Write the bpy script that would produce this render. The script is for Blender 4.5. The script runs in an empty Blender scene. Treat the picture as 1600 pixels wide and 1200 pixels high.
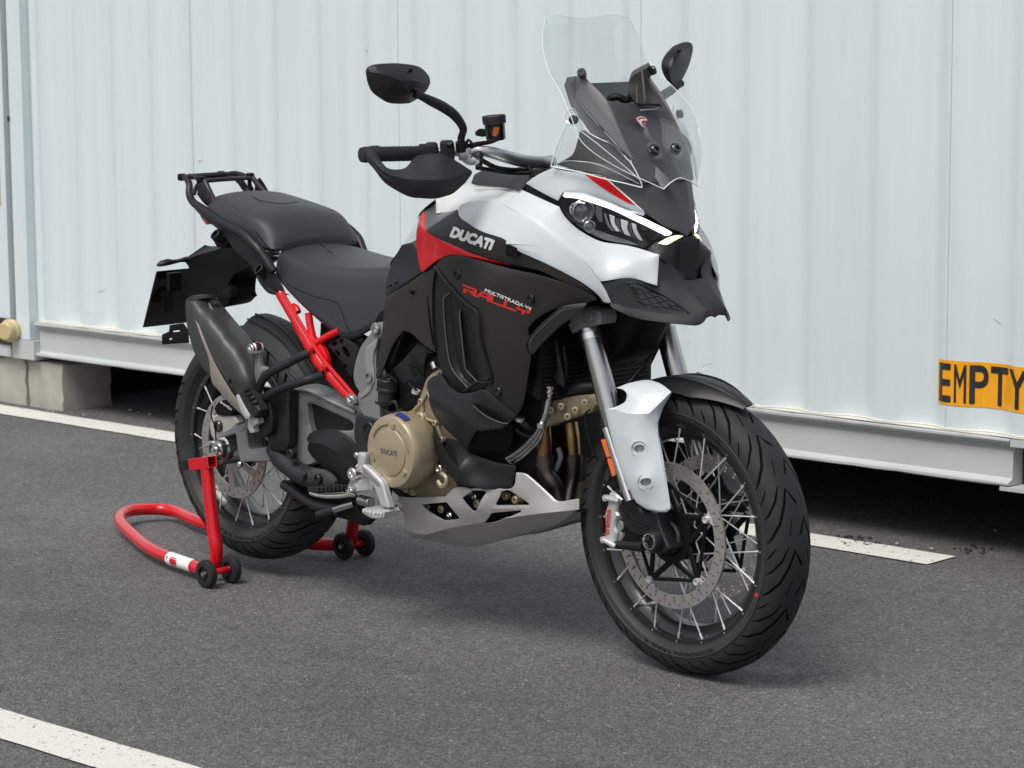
import bpy, bmesh, math, random
import numpy as np
from mathutils import Vector, Matrix
from mathutils.geometry import delaunay_2d_cdt
from mathutils.kdtree import KDTree
from mathutils.bvhtree import BVHTree
random.seed(4)
SC = bpy.context.scene
COL = SC.collection
PI = math.pi

# ------------------------------------------------------------------ camera, world, sun, exposure
F_PX, PITCH, ROLL, CAM_H = 3894.842, 0.13628616, -0.00624787, 1.4134   # focal length in px of a 1600 px wide frame
FW = Vector((0, math.cos(PITCH), -math.sin(PITCH)))
UP0 = Vector((0, math.sin(PITCH), math.cos(PITCH)))
RT = math.cos(ROLL)*Vector((1, 0, 0)) + math.sin(ROLL)*UP0
UP = -math.sin(ROLL)*Vector((1, 0, 0)) + math.cos(ROLL)*UP0
cam = bpy.data.cameras.new('camera')
camo = bpy.data.objects.new('camera', cam); COL.objects.link(camo)
camo.matrix_world = Matrix((( RT.x, UP.x, -FW.x, 0), (RT.y, UP.y, -FW.y, 0), (RT.z, UP.z, -FW.z, CAM_H), (0, 0, 0, 1)))
cam.sensor_fit = 'HORIZONTAL'; cam.sensor_width = 36.0; cam.lens = F_PX*36/1600
cam.clip_end = 500
cam.dof.use_dof = True; cam.dof.focus_distance = 5.9; cam.dof.aperture_fstop = 9.0
SC.camera = camo

SUN_EL, SUN_AZ = math.radians(58), math.radians(215)     # azimuth measured clockwise from +Y
world = bpy.data.worlds.new('World'); SC.world = world; world.use_nodes = True
nt = world.node_tree
sky = nt.nodes.new('ShaderNodeTexSky'); sky.sky_type = 'NISHITA'; sky.sun_disc = False
sky.sun_elevation = SUN_EL; sky.sun_rotation = SUN_AZ
sky.dust_density = 3.0; sky.air_density = 1.0; sky.ozone_density = 1.0
hsv = nt.nodes.new('ShaderNodeHueSaturation'); hsv.inputs['Saturation'].default_value = 0.35   # overcast: a pale sky
nt.links.new(sky.outputs[0], hsv.inputs['Color'])
nt.links.new(hsv.outputs[0], nt.nodes['Background'].inputs['Color'])
nt.nodes['Background'].inputs['Strength'].default_value = 0.112
sun = bpy.data.lights.new('sun', 'SUN'); sun.energy = 2.0; sun.angle = math.radians(28); sun.color = (1, 0.965, 0.92)
suno = bpy.data.objects.new('sun', sun); COL.objects.link(suno)
sd = Vector((math.sin(SUN_AZ)*math.cos(SUN_EL), math.cos(SUN_AZ)*math.cos(SUN_EL), math.sin(SUN_EL)))
suno.rotation_euler = sd.to_track_quat('Z', 'Y').to_euler()
SC.view_settings.view_transform = 'Standard'; SC.view_settings.look = 'None'
SC.view_settings.gamma = 1; SC.view_settings.use_curve_mapping = False
SC.view_settings.exposure = 0.27
SC.cycles.max_bounces = 8; SC.cycles.transparent_max_bounces = 24

# ------------------------------------------------------------------ materials
def _nodes(name):
    m = bpy.data.materials.new(name); m.use_nodes = True
    t = m.node_tree; return m, t, t.nodes['Principled BSDF']
def mat(name, col, rough=.5, metal=0, coat=0, var=.06, vscale=9, bump=0, bscale=900, rvar=.06, spec=.5, emit=None):
    m, t, p = _nodes(name)
    tc = t.nodes.new('ShaderNodeTexCoord')
    n = t.nodes.new('ShaderNodeTexNoise'); n.inputs['Scale'].default_value = vscale; n.inputs['Detail'].default_value = 6
    t.links.new(tc.outputs['Object'], n.inputs['Vector'])
    r = t.nodes.new('ShaderNodeMapRange'); t.links.new(n.outputs['Fac'], r.inputs['Value'])
    r.inputs['To Min'].default_value = 1-var; r.inputs['To Max'].default_value = 1+var
    mx = t.nodes.new('ShaderNodeMix'); mx.data_type = 'RGBA'; mx.blend_type = 'MULTIPLY'
    mx.inputs['Factor'].default_value = 1; mx.inputs['A'].default_value = (*col, 1)
    t.links.new(r.outputs[0], mx.inputs['B']); t.links.new(mx.outputs['Result'], p.inputs['Base Color'])
    r2 = t.nodes.new('ShaderNodeMapRange'); t.links.new(n.outputs['Fac'], r2.inputs['Value'])
    r2.inputs['To Min'].default_value = max(rough-rvar, .02); r2.inputs['To Max'].default_value = rough+rvar
    t.links.new(r2.outputs[0], p.inputs['Roughness'])
    p.inputs['Metallic'].default_value = metal; p.inputs['Coat Weight'].default_value = coat
    p.inputs['Coat Roughness'].default_value = .06; p.inputs['Specular IOR Level'].default_value = spec
    if emit:
        p.inputs['Emission Color'].default_value = (*emit[0], 1); p.inputs['Emission Strength'].default_value = emit[1]
    if bump:
        b2 = t.nodes.new('ShaderNodeTexNoise'); b2.inputs['Scale'].default_value = bscale; b2.inputs['Detail'].default_value = 2
        t.links.new(tc.outputs['Object'], b2.inputs['Vector'])
        bp = t.nodes.new('ShaderNodeBump'); bp.inputs['Strength'].default_value = bump; bp.inputs['Distance'].default_value = .001
        t.links.new(b2.outputs['Fac'], bp.inputs['Height']); t.links.new(bp.outputs[0], p.inputs['Normal'])
    return m
def glassy(name, tint, alpha, rough=.02):
    # clear acrylic sheet: mostly see-through, Fresnel gloss
    m = bpy.data.materials.new(name); m.use_nodes = True; t = m.node_tree
    for n in list(t.nodes): t.nodes.remove(n)
    out = t.nodes.new('ShaderNodeOutputMaterial'); mix = t.nodes.new('ShaderNodeMixShader')
    tr = t.nodes.new('ShaderNodeBsdfTransparent'); tr.inputs['Color'].default_value = (*tint, 1)
    gl = t.nodes.new('ShaderNodeBsdfGlossy'); gl.inputs['Roughness'].default_value = rough
    tc = t.nodes.new('ShaderNodeTexCoord'); wv = t.nodes.new('ShaderNodeTexNoise'); wv.inputs['Scale'].default_value = 6; t.links.new(tc.outputs['Object'], wv.inputs['Vector'])
    bp = t.nodes.new('ShaderNodeBump'); bp.inputs['Strength'].default_value = .25; bp.inputs['Distance'].default_value = .02
    t.links.new(wv.outputs['Fac'], bp.inputs['Height']); t.links.new(bp.outputs[0], gl.inputs['Normal'])
    lw = t.nodes.new('ShaderNodeLayerWeight'); lw.inputs['Blend'].default_value = .5
    pw = t.nodes.new('ShaderNodeMath'); pw.operation = 'POWER'; pw.inputs[1].default_value = 4.0
    ad = t.nodes.new('ShaderNodeMath'); ad.operation = 'MULTIPLY_ADD'; ad.inputs[1].default_value = .7; ad.inputs[2].default_value = alpha
    t.links.new(lw.outputs['Facing'], pw.inputs[0]); t.links.new(pw.outputs[0], ad.inputs[0]); t.links.new(ad.outputs[0], mix.inputs[0])
    t.links.new(tr.outputs[0], mix.inputs[1]); t.links.new(gl.outputs[0], mix.inputs[2]); t.links.new(mix.outputs[0], out.inputs[0])
    return m
M = dict(
    plastic=mat('satin black plastic', (.0125, .013, .014), .42, bump=.10, bscale=1400, var=.12, spec=.38),
    panel=mat('dark satin bodywork', (.026, .0248, .0235), .34, bump=.06, bscale=1400, var=.08, spec=.45),
    grain=mat('grained black plastic', (.0205, .0212, .0235), .52, bump=.35, bscale=1500, var=.1, spec=.36),
    black=mat('deep black parts', (.005, .005, .0055), .5, var=.2, spec=.2),
    gloss=mat('gloss black', (.008, .008, .009), .12, coat=.6),
    seat=mat('black seat vinyl', (.031, .0325, .037), .42, bump=.8, bscale=520, var=.1, spec=.42),
    white=mat('white gloss paint', (.525, .565, .59), .38, coat=.1, var=.015),
    cream=mat('white tank paint', (.66, .665, .635), .2, coat=.8, var=.02),
    tankgrey=mat('dark grey tank paint', (.06, .064, .062), .25, coat=.9, var=.04, spec=.4),
    red=mat('red gloss paint', (.62, .004, .010), .3, coat=.45, var=.05, spec=.3),
    redstand=mat('red stand enamel', (.56, .004, .012), .25, coat=.4, var=.12, vscale=30, spec=.35),
    reddark=mat('red lettering', (.62, .03, .025), .4),
    whiteprint=mat('white lettering', (.82, .82, .82), .45),
    rubber=mat('tyre rubber', (.024, .0245, .0255), .62, bump=.25, bscale=700, var=.18, vscale=25, spec=.25),
    rubberside=mat('tyre sidewall rubber', (.034, .034, .034), .5, bump=.12, bscale=500, var=.15, vscale=25, spec=.3),
    groove=mat('tyre groove rubber', (.005, .005, .005), .9, spec=.1),
    softrubber=mat('soft rubber', (.02, .02, .021), .6, bump=.2, spec=.3),
    rim=mat('black rim', (.012, .012, .013), .3, coat=.3),
    steel=mat('spoke steel', (.74, .74, .73), .36, metal=.55),
    cast=mat('bright cast alloy paint', (.52, .525, .52), .36, metal=.35, bump=.2, bscale=700, var=.08, vscale=30),
    castwarm=mat('warm cast alloy', (.50, .485, .44), .42, metal=.25, bump=.2, bscale=700, var=.1, vscale=30),
    fin=mat('mirror lamp fin', (.90, .91, .90), .25, metal=.2),
    disc=mat('brake disc steel', (.56, .53, .50), .36, metal=.85, var=.15, vscale=60, bump=.1, bscale=600),
    alu=mat('bare cast aluminium', (.62, .63, .64), .38, metal=1, bump=.2, bscale=900, var=.1, vscale=30),
    brightalu=mat('polished aluminium', (.80, .81, .80), .22, metal=1),
    fork=mat('fork tube metal', (.50, .50, .49), .24, metal=1, var=.05),
    silver=mat('silver painted plate', (.50, .495, .475), .42, metal=.65, bump=.15, bscale=900, var=.06, vscale=14),
    frame=mat('grey painted casting', (.185, .185, .188), .48, bump=.3, bscale=800, var=.1, vscale=20),
    framelight=mat('light grey casting', (.30, .305, .31), .45, metal=.3, bump=.3, bscale=800, var=.08),
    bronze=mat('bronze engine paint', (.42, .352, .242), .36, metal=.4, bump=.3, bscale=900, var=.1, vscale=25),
    bronzedark=mat('bronze engine casting with painted shade', (.30, .25, .165), .5, metal=.4, bump=.3, bscale=700, var=.25, vscale=30),  # darker copy of the bronze, shade put into its colour
    header=mat('heat tinted exhaust steel', (.36, .22, .11), .3, metal=1, var=.45, vscale=14),
    headerdark=mat('sooty exhaust steel', (.12, .105, .095), .4, metal=1, var=.4, vscale=16),
    silencer=mat('grey silencer coating', (.045, .045, .0445), .42, metal=.0, spec=.45, bump=.15, bscale=1200, var=.08),
    silencertop=mat('dark silencer coating', (.035, .037, .041), .36, metal=.2, bump=.1, bscale=1200),
    champagne=mat('champagne heat shield', (.47, .43, .36), .34, metal=.6),
    orange=mat('orange reflector', (.85, .16, .02), .25, coat=.6, bump=.9, bscale=260, var=.25, vscale=160),
    amber=mat('brake fluid', (.32, .07, .01), .15, coat=1),
    tail=mat('red tail lens', (.65, .02, .04), .15, coat=1),
    chrome=mat('chrome reflector', (.85, .86, .88), .08, metal=1),
    smoke=mat('smoked lamp bezel', (.20, .205, .21), .15, metal=.6, coat=.5),
    drl=mat('lit daytime lamp', (.9, .95, .95), .3, emit=((.93, 1, .97), 1.6)),
    drldim=mat('lit lamp edge', (.8, .8, .6), .2, emit=((.9, .9, .55), .45)),
    blue=mat('blue sticker', (.03, .05, .22), .35),
    clear=glassy('clear acrylic', (.975, .985, .986), .05),
    lens=glassy('lamp glass', (.95, .96, .97), .03),
    acryledge=mat('acrylic edge with painted highlight', (.80, .84, .84), .2, coat=.5),  # diffuse white puts the edges' bright highlight into the colour
    shroud=mat('dark grey shroud plastic', (.060, .061, .062), .48, bump=.25, bscale=1300, var=.08, spec=.35),
    ear=mat('grey screen arm plastic', (.115, .112, .115), .5, bump=.2, bscale=1300, var=.08),
    dish=mat('white dish', (.50, .53, .55), .3),
)

# ------------------------------------------------------------------ mesh helpers
def mk(name, bm, m, parent=None, smooth=35, label=None):
    me = bpy.data.meshes.new(name)
    bm.normal_update(); bm.to_mesh(me); bm.free()
    me.materials.append(m)
    if smooth:
        me.polygons.foreach_set('use_smooth', [True]*len(me.polygons))
        me.set_sharp_from_angle(angle=math.radians(smooth))
    o = bpy.data.objects.new(name, me); COL.objects.link(o)
    if parent: o.parent = parent
    if label: o['label'] = label
    return o
def mirror(o, name=None):
    """the same part on the other side of the machine"""
    me = o.data.copy()
    bm = bmesh.new(); bm.from_mesh(me)
    for v in bm.verts: v.co.y = -v.co.y
    bmesh.ops.reverse_faces(bm, faces=bm.faces[:]); bm.to_mesh(me); bm.free()
    c = bpy.data.objects.new(name or o.name.split('.')[0], me); COL.objects.link(c); c.parent = o.parent
    for k in o.children:
        d = mirror(k); d.parent = c
    return c
def frame_of(d):
    d = d.normalized(); a = Vector((0, 0, 1)) if abs(d.z) < .9 else Vector((1, 0, 0))
    x = a.cross(d).normalized(); return x, d.cross(x)
def ring(bm, c, x, y, n): return [bm.verts.new(c + x*math.cos(2*PI*i/n) + y*math.sin(2*PI*i/n)) for i in range(n)]
def bridge(bm, a, b):
    n = len(a)
    for i in range(n): bm.faces.new((a[i], a[(i+1) % n], b[(i+1) % n], b[i]))
def crom(pts, res=6):
    """Catmull-Rom through 3D points"""
    P = [Vector(p) for p in pts]
    if len(P) < 3: return P
    Q = [2*P[0]-P[1]] + P + [2*P[-1]-P[-2]]; out = []
    for i in range(1, len(Q)-2):
        for k in range(res):
            t = k/res
            out.append(.5*((2*Q[i]) + (Q[i+1]-Q[i-1])*t + (2*Q[i-1]-5*Q[i]+4*Q[i+1]-Q[i+2])*t*t + (3*Q[i]-Q[i-1]-3*Q[i+1]+Q[i+2])*t**3))
    out.append(P[-1]); return out
def tube(bm, pts, r, n=12, smooth=True, caps=True, res=6, flat=1.0, flatdir=None):
    rs = r if isinstance(r, (list, tuple)) else [r]*len(pts)
    if smooth and len(pts) > 2:
        rr = []
        for i in range(len(rs)-1):
            rr += [rs[i]+(rs[i+1]-rs[i])*k/res for k in range(res)]
        rr.append(rs[-1]); pts = crom(pts, res); rs = rr
    pts = [Vector(p) for p in pts]
    prev = None; x = None
    for i, p in enumerate(pts):
        d = (pts[min(i+1, len(pts)-1)] - pts[max(i-1, 0)]).normalized()
        if x is None:
            x, y = frame_of(d)
            if flatdir is not None:
                y = (flatdir - d*flatdir.dot(d)).normalized(); x = y.cross(d)
        else:
            x = (x - d*x.dot(d)).normalized(); y = d.cross(x)
        rg = ring(bm, p, x*rs[i], y*rs[i]*flat, n)
        if prev: bridge(bm, prev, rg)
        elif caps: bm.faces.new(rg[::-1])
        prev = rg
    if caps: bm.faces.new(prev)
def cyl(bm, p0, p1, r0, r1=None, n=20, bev=0):
    p0, p1 = Vector(p0), Vector(p1); r1 = r0 if r1 is None else r1
    d = (p1-p0); L = d.length; d = d/L; x, y = frame_of(d)
    prof = [(0, r0), (L, r1)]
    if bev: prof = [(0, r0-bev), (bev, r0), (L-bev, r1), (L, r1-bev)]
    prev = None
    for a, r in prof:
        rg = ring(bm, p0+d*a, x*r, y*r, n)
        if prev: bridge(bm, prev, rg)
        else: bm.faces.new(rg[::-1])
        prev = rg
    bm.faces.new(prev)
def lathe(bm, prof, c, axis, n=48, closed=False):
    """prof: (distance along axis, radius)"""
    c, axis = Vector(c), Vector(axis).normalized(); x, y = frame_of(axis); rows = []
    for a, r in prof:
        if r < 1e-6: rows.append([bm.verts.new(c+axis*a)])
        else: rows.append(ring(bm, c+axis*a, x*r, y*r, n))
    seq = list(zip(rows, rows[1:])) + ([(rows[-1], rows[0])] if closed else [])
    for A_, B_ in seq:
        if len(A_) == 1 and len(B_) == 1: continue
        if len(A_) == 1:
            for i in range(n): bm.faces.new((A_[0], B_[(i+1) % n], B_[i]))
        elif len(B_) == 1:
            for i in range(n): bm.faces.new((A_[i], A_[(i+1) % n], B_[0]))
        else: bridge(bm, A_, B_)
def loft(bm, secs, caps=True, close=True):
    prev = None
    for s in secs:
        rg = [bm.verts.new(Vector(p)) for p in s]
        if prev:
            n = len(rg)
            for i in range(n if close else n-1): bm.faces.new((prev[i], prev[(i+1) % n], rg[(i+1) % n], rg[i]))
        elif caps: bm.faces.new(rg[::-1])
        prev = rg
    if caps: bm.faces.new(prev)
def fixn(bm): bmesh.ops.recalc_face_normals(bm, faces=bm.faces[:])
def bevel(bm, w, seg=2, angle=25):
    es = [e for e in bm.edges if len(e.link_faces) == 2 and e.calc_face_angle(0) > math.radians(angle)]
    if es: bmesh.ops.bevel(bm, geom=es, offset=w, segments=seg, affect='EDGES', profile=.5, clamp_overlap=True)
def box(bm, c, s, R=None):
    c = Vector(c); vs = []
    for i in (-1, 1):
        for j in (-1, 1):
            for k in (-1, 1):
                p = Vector((i*s[0]/2, j*s[1]/2, k*s[2]/2)); vs.append(bm.verts.new(c + (R @ p if R else p)))
    for f in ((0, 1, 3, 2), (4, 6, 7, 5), (0, 4, 5, 1), (2, 3, 7, 6), (0, 2, 6, 4), (1, 5, 7, 3)): bm.faces.new([vs[i] for i in f])

# ------------------------------------------------------------------ survey: sight lines of the photograph -> the machine's own coordinates
# machine frame: x forward from the rear axle, y to its left, z up; w = distance out to the machine's right (y = -w)
A = Matrix(((0.6859209, 0.7276552, 0.0055125), (-0.7273806, 0.6858386, -0.0232969), (-0.0207328, 0.0119701, 0.9997134)))
T = Vector((-0.679374, 6.643712, 0.032592))
Ai = A.inverted()
CB = Ai @ (Vector((0, 0, CAM_H)) - T)
def sight(u, v): return FW + RT*((u-800)/F_PX) - UP*((v-600)/F_PX)
def B(u, v, w):
    d = Ai @ sight(u, v); return CB + d*((-w - CB.y)/d.y)
def Bz(u, v, z):
    d = Ai @ sight(u, v); return CB + d*((z - CB.z)/d.z)
def G(u, v, z=0):
    d = sight(u, v); return Vector((0, 0, CAM_H)) + d*((z-CAM_H)/d.z)
def tp(*pts): return [B(*p) for p in pts]

# ------------------------------------------------------------------ panels: outlines with their own depth, smooth between
def _tps(P, V):
    n = len(P); d = np.linalg.norm(P[:, None]-P[None], axis=-1); K = np.where(d > 0, d*d*np.log(d+1e-9), 0)
    A_ = np.zeros((n+3, n+3)); A_[:n, :n] = K + np.eye(n)*1e-3*100; A_[:n, n] = 1; A_[:n, n+1:] = P; A_[n, :n] = 1; A_[n+1:, :n] = P.T
    c = np.linalg.lstsq(A_, np.concatenate([V, np.zeros(3)]), rcond=None)[0]
    def f(Q):
        Q = np.atleast_2d(np.asarray(Q, float)); d = np.linalg.norm(Q[:, None]-P[None], axis=-1)
        return np.where(d > 0, d*d*np.log(d+1e-9), 0) @ c[:n] + c[n] + Q @ c[n+1:]
    return f
def _fill_w(pts):
    P = [list(p) if len(p) == 3 else [p[0], p[1], None] for p in pts]; n = len(P)
    known = [i for i in range(n) if P[i][2] is not None]
    for i in range(n):
        if P[i][2] is None:
            a = max([k for k in known if k < i], default=known[-1]-n); b = min([k for k in known if k > i], default=known[0]+n)
            def seg(j, k): return math.dist(P[j % n][:2], P[k % n][:2])
            la = sum(seg(j, j+1) for j in range(a, i)); lb = sum(seg(j, j+1) for j in range(i, b))
            P[i][2] = (P[a % n][2]*lb + P[b % n][2]*la)/(la+lb+1e-9)
    return np.array(P, float)
def _curve(P, step):
    """open Catmull-Rom (u, v, w), resampled"""
    if len(P) == 2: Q = P
    else:
        E = np.vstack([2*P[0]-P[1], P, 2*P[-1]-P[-2]]); out = []
        for i in range(1, len(E)-2):
            for k in range(8):
                t = k/8
                out.append(.5*(2*E[i]+(E[i+1]-E[i-1])*t+(2*E[i-1]-5*E[i]+4*E[i+1]-E[i+2])*t*t+(3*E[i]-E[i-1]-3*E[i+1]+E[i+2])*t**3))
        out.append(P[-1]); Q = np.array(out)
    L = np.concatenate([[0], np.cumsum(np.linalg.norm(np.diff(Q[:, :2], axis=0), axis=1))])
    n = max(1, int(round(L[-1]/step))); s = np.linspace(0, L[-1], n+1)
    return np.stack([np.interp(s, L, Q[:, k]) for k in range(3)], 1)
def _outline(o, step, ang=38):
    if isinstance(o[0], list):                       # explicit curves, joined end to end
        cs = [_curve(_fill_w(c), step)[:-1] for c in o]; return np.vstack(cs)
    P = _fill_w(o); n = len(P); cor = []
    for i in range(n):
        a = P[i, :2]-P[i-1, :2]; b = P[(i+1) % n, :2]-P[i, :2]
        c = np.dot(a, b)/(np.linalg.norm(a)*np.linalg.norm(b)+1e-9)
        if math.degrees(math.acos(max(-1, min(1, c)))) > ang: cor.append(i)
    if not cor:
        Q = _curve(np.vstack([P[-2:], P, P[:2]]), step); 
        # cut out one full turn
        d0 = np.linalg.norm(Q[:, :2]-P[0, :2], axis=1); k0 = int(np.argmin(d0[:len(Q)//2])); k1 = len(Q)//2+int(np.argmin(d0[len(Q)//2:]))
        return Q[k0:k1]
    segs = []
    for k, i in enumerate(cor):
        j = cor[(k+1) % len(cor)]; j = j if j > i else j+n
        segs.append(_curve(P[[q % n for q in range(i, j+1)]], step)[:-1])
    return np.vstack(segs)
def _inside(Q, poly):
    x, y = Q[:, 0], Q[:, 1]; r = np.zeros(len(Q), bool); n = len(poly)
    for i in range(n):
        x1, y1 = poly[i]; x2, y2 = poly[(i+1) % n]
        if y1 == y2: continue
        c = ((y1 > y) != (y2 > y)) & (x < (x2-x1)*(y-y1)/(y2-y1)+x1); r ^= c
    return r
def _bdist(Q, poly):
    a = poly; b = np.roll(poly, -1, 0); ab = b-a; L = (ab**2).sum(1)+1e-9
    t = np.clip(((Q[:, None]-a[None])*ab[None]).sum(-1)/L, 0, 1)
    return np.linalg.norm(Q[:, None]-(a[None]+t[..., None]*ab[None]), axis=-1).min(1)
WF = {}
class Surf:
    """points on the skin of a finished panel, found along the sight lines; raised off it by a lift along its normal"""
    def __init__(self, o):
        me = o.data; self.t = BVHTree.FromPolygons([v.co.copy() for v in me.vertices], [tuple(p.vertices) for p in me.polygons])
    def at(self, u, v, lift=0):
        d = (Ai @ sight(u, v)).normalized(); h, n, i, s = self.t.ray_cast(CB, d)
        if h is None: h, n, i, s = self.t.find_nearest(B(u, v, .15))
        return h + n*lift*(1 if n.dot(d) < 0 else -1)
def panel(name, m, parent, facets, th=.004, rnd=.0012, join=False, step=4, grid=9, holes=(), smooth=32, edge=2.2, key=None, label=None, flat=None, lift=0, reg=0, relax=0, on=None):
    """a body panel: each facet is an outline of (u, v, w) plus optional inner points; facets share edges (creases)"""
    bm = bmesh.new(); wf = None; pre = []; seen = {}; fixed = []
    for fc in facets:
        out, inner = fc if isinstance(fc, tuple) else (fc, [])
        O = _outline(out, step); pre.append((O, inner))
        if reg:                                   # fair the depth of each facet: a cubic through its own outline
            X = np.vstack([O, np.array(inner, float).reshape(-1, 3)]); m0, s0 = X[:, :2].mean(0), X[:, :2].std(0).max()
            def basis(q): x, y = (q[:, 0]-m0[0])/s0, (q[:, 1]-m0[1])/s0; return np.stack([x**0, x, y, x*x, x*y, y*y, x**3, x*x*y, x*y*y, y**3], 1)
            BB = basis(X); cf = np.linalg.solve(BB.T @ BB+np.eye(10)*.02, BB.T @ X[:, 2])
            for p_, w_ in zip(O, basis(O) @ cf): seen.setdefault((round(p_[0], 2), round(p_[1], 2)), []).append(w_)
    for O, inner in pre:
        if reg:
            for p_ in O:
                if abs(p_[2]) > 1e-6: p_[2] = (1-reg)*p_[2]+reg*np.mean(seen[(round(p_[0], 2), round(p_[1], 2))])
        fixed += [B(*p_) for p_ in O] if relax else []
        poly = O[:, :2]
        if flat is not None: O[:, 2] = flat
        hs = []
        for (hu, hv, ha, hb, hrot) in holes:
            hs.append(np.array([(hu+ha*math.cos(t)*math.cos(hrot)-hb*math.sin(t)*math.sin(hrot), hv+ha*math.cos(t)*math.sin(hrot)+hb*math.sin(t)*math.cos(hrot)) for t in np.linspace(0, 2*PI, 17)[:-1]]))
        for h in fc_holes.get(name, []): hs.append(_outline(h, step)[:, :2] if len(h[0]) == 3 else _outline([(a, b, 0) for a, b in h], step)[:, :2])
        idx = np.arange(0, len(O), max(1, len(O)//60))
        cp = O[idx]; 
        if inner: cp = np.vstack([cp, np.array(inner, float)])
        f = (lambda Q, c=flat: np.full(len(np.atleast_2d(Q)), c)) if flat is not None else _tps(cp[:, :2], cp[:, 2])
        wf = wf or f
        lo, hi = poly.min(0), poly.max(0)
        g = np.array([(a, b) for a in np.arange(lo[0], hi[0], grid) for b in np.arange(lo[1], hi[1], grid*.9)]).reshape(-1, 2)
        if len(g):
            g = g + (np.arange(len(g)) % 2)[:, None]*np.array([[grid*.3, 0]])*0
            g = g[_inside(g, poly)]
        ringp = np.zeros((0, 2))
        if edge:
            d = np.roll(poly, -1, 0)-np.roll(poly, 1, 0); nn = np.stack([-d[:, 1], d[:, 0]], 1); nn /= np.linalg.norm(nn, axis=1, keepdims=True)+1e-9
            for sgn in (1, -1):
                q = poly+nn*edge*sgn; ok = _inside(q, poly)
                if ok.mean() > .6:
                    q = q[ok]; q = q[_bdist(q, poly) > edge*.8]; ringp = q; break
        if len(g): g = g[_bdist(g, poly) > max(edge*2, grid*.45)]
        I = np.vstack([g, ringp]) if len(ringp) else g
        for h in hs:
            if len(I): I = I[(~_inside(I, h)) & (_bdist(I, h) > 1.2)]
        V2 = [Vector(p) for p in poly]; faces = [list(range(len(poly)))]
        ed = []
        for h in hs:
            k = len(V2); V2 += [Vector(p) for p in h]; ed += [(k+i, k+(i+1) % len(h)) for i in range(len(h))]
        V2 += [Vector(p) for p in I]
        vs, _, fs, ov, _, _ = delaunay_2d_cdt(V2, ed, faces, 1, 1e-4)
        Q = np.array([(p.x, p.y) for p in vs]); W = f(Q)
        for i, o_ in enumerate(ov):
            b = [k for k in o_ if k < len(poly)]
            if b: W[i] = O[b[0], 2]
        bv = [bm.verts.new(on.at(Q[i, 0], Q[i, 1], lift) if on else B(Q[i, 0], Q[i, 1], W[i])) for i in range(len(Q))]
        if lift and not on:
            for v in bv: v.co += (CB-v.co).normalized()*lift
        for t in fs:
            c = Q[list(t)].mean(0, keepdims=True)
            if any(_inside(c, h)[0] for h in hs): continue
            try: fcx = bm.faces.new([bv[i] for i in t])
            except ValueError: continue
            fcx.normal_update()
            if fcx.normal.dot(CB - fcx.calc_center_median()) < 0: fcx.normal_flip()
    if join:
        bmesh.ops.duplicate(bm, geom=bm.verts[:]+bm.edges[:]+bm.faces[:])
        nv = len(bm.verts)//2; nf = len(bm.faces)//2
        bm.verts.ensure_lookup_table(); bm.faces.ensure_lookup_table()
        for v in bm.verts[nv:]: v.co.y = -v.co.y
        bmesh.ops.reverse_faces(bm, faces=bm.faces[nf:])
    bmesh.ops.remove_doubles(bm, verts=bm.verts[:], dist=.0004)
    if relax:
        kd = KDTree(len(fixed)*2)
        for i, p_ in enumerate(fixed): kd.insert(p_, 2*i); kd.insert(Vector((p_.x, -p_.y, p_.z)), 2*i+1)
        kd.balance(); free = [v for v in bm.verts if not v.is_boundary and kd.find(v.co)[2] > .0006]
        for _ in range(relax): bmesh.ops.smooth_vert(bm, verts=free, factor=.5, use_axis_x=True, use_axis_y=True, use_axis_z=True)
    loose = [v for v in bm.verts if not v.link_faces]
    if loose: bmesh.ops.delete(bm, geom=loose, context='VERTS')
    thicken(bm, th, rnd)
    if key: WF[key] = wf
    return mk(name, bm, m, parent, smooth, label)
fc_holes = {}
def thicken(bm, th, rnd=0):
    bm.normal_update(); bm.verts.ensure_lookup_table()
    front = bm.faces[:]; vs = bm.verts[:]; nrm = [v.normal.copy() for v in vs]
    bnd = {v.index for v in vs if v.is_boundary}
    bed = [(e.verts[0].index, e.verts[1].index, e.link_loops[0].vert.index) for e in bm.edges if e.is_boundary]
    bm.verts.index_update()
    back = [bm.verts.new(v.co - n*th) for v, n in zip(vs, nrm)]
    for i in bnd: vs[i].co -= nrm[i]*rnd
    for f_ in front: bm.faces.new([back[v.index] for v in reversed(f_.verts)])
    for a, b, s in bed:
        if s != a: a, b = b, a
        try: bm.faces.new((vs[b], vs[a], back[a], back[b]))
        except ValueError: pass
def strokes(name, m, parent, lines, O, U, V, wf, width=.2, off=.0016):
    """block lettering from thick polylines, in a frame laid on a panel"""
    bm = bmesh.new()
    for ln in lines:
        for (a, b) in zip(ln, ln[1:]):
            a, b = np.array(a, float), np.array(b, float); d = b-a; l = np.linalg.norm(d); d /= l; n_ = np.array([-d[1], d[0]])
            a = a-d*width*.5; b = b+d*width*.5
            qs = [a-n_*width/2, b-n_*width/2, b+n_*width/2, a+n_*width/2]; px = [np.array(O)+q[0]*np.array(U)+q[1]*np.array(V) for q in qs]
            bm.faces.new([bm.verts.new(wf.at(p[0], p[1], off) if isinstance(wf, Surf) else B(p[0], p[1], float(wf(p)[0])+off)) for p in px])
    for f_ in bm.faces:
        f_.normal_update()
        if f_.normal.dot(CB-f_.calc_center_median()) < 0: f_.normal_flip()
    thicken(bm, .0008)
    return mk(name, bm, m, parent, 0)
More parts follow.
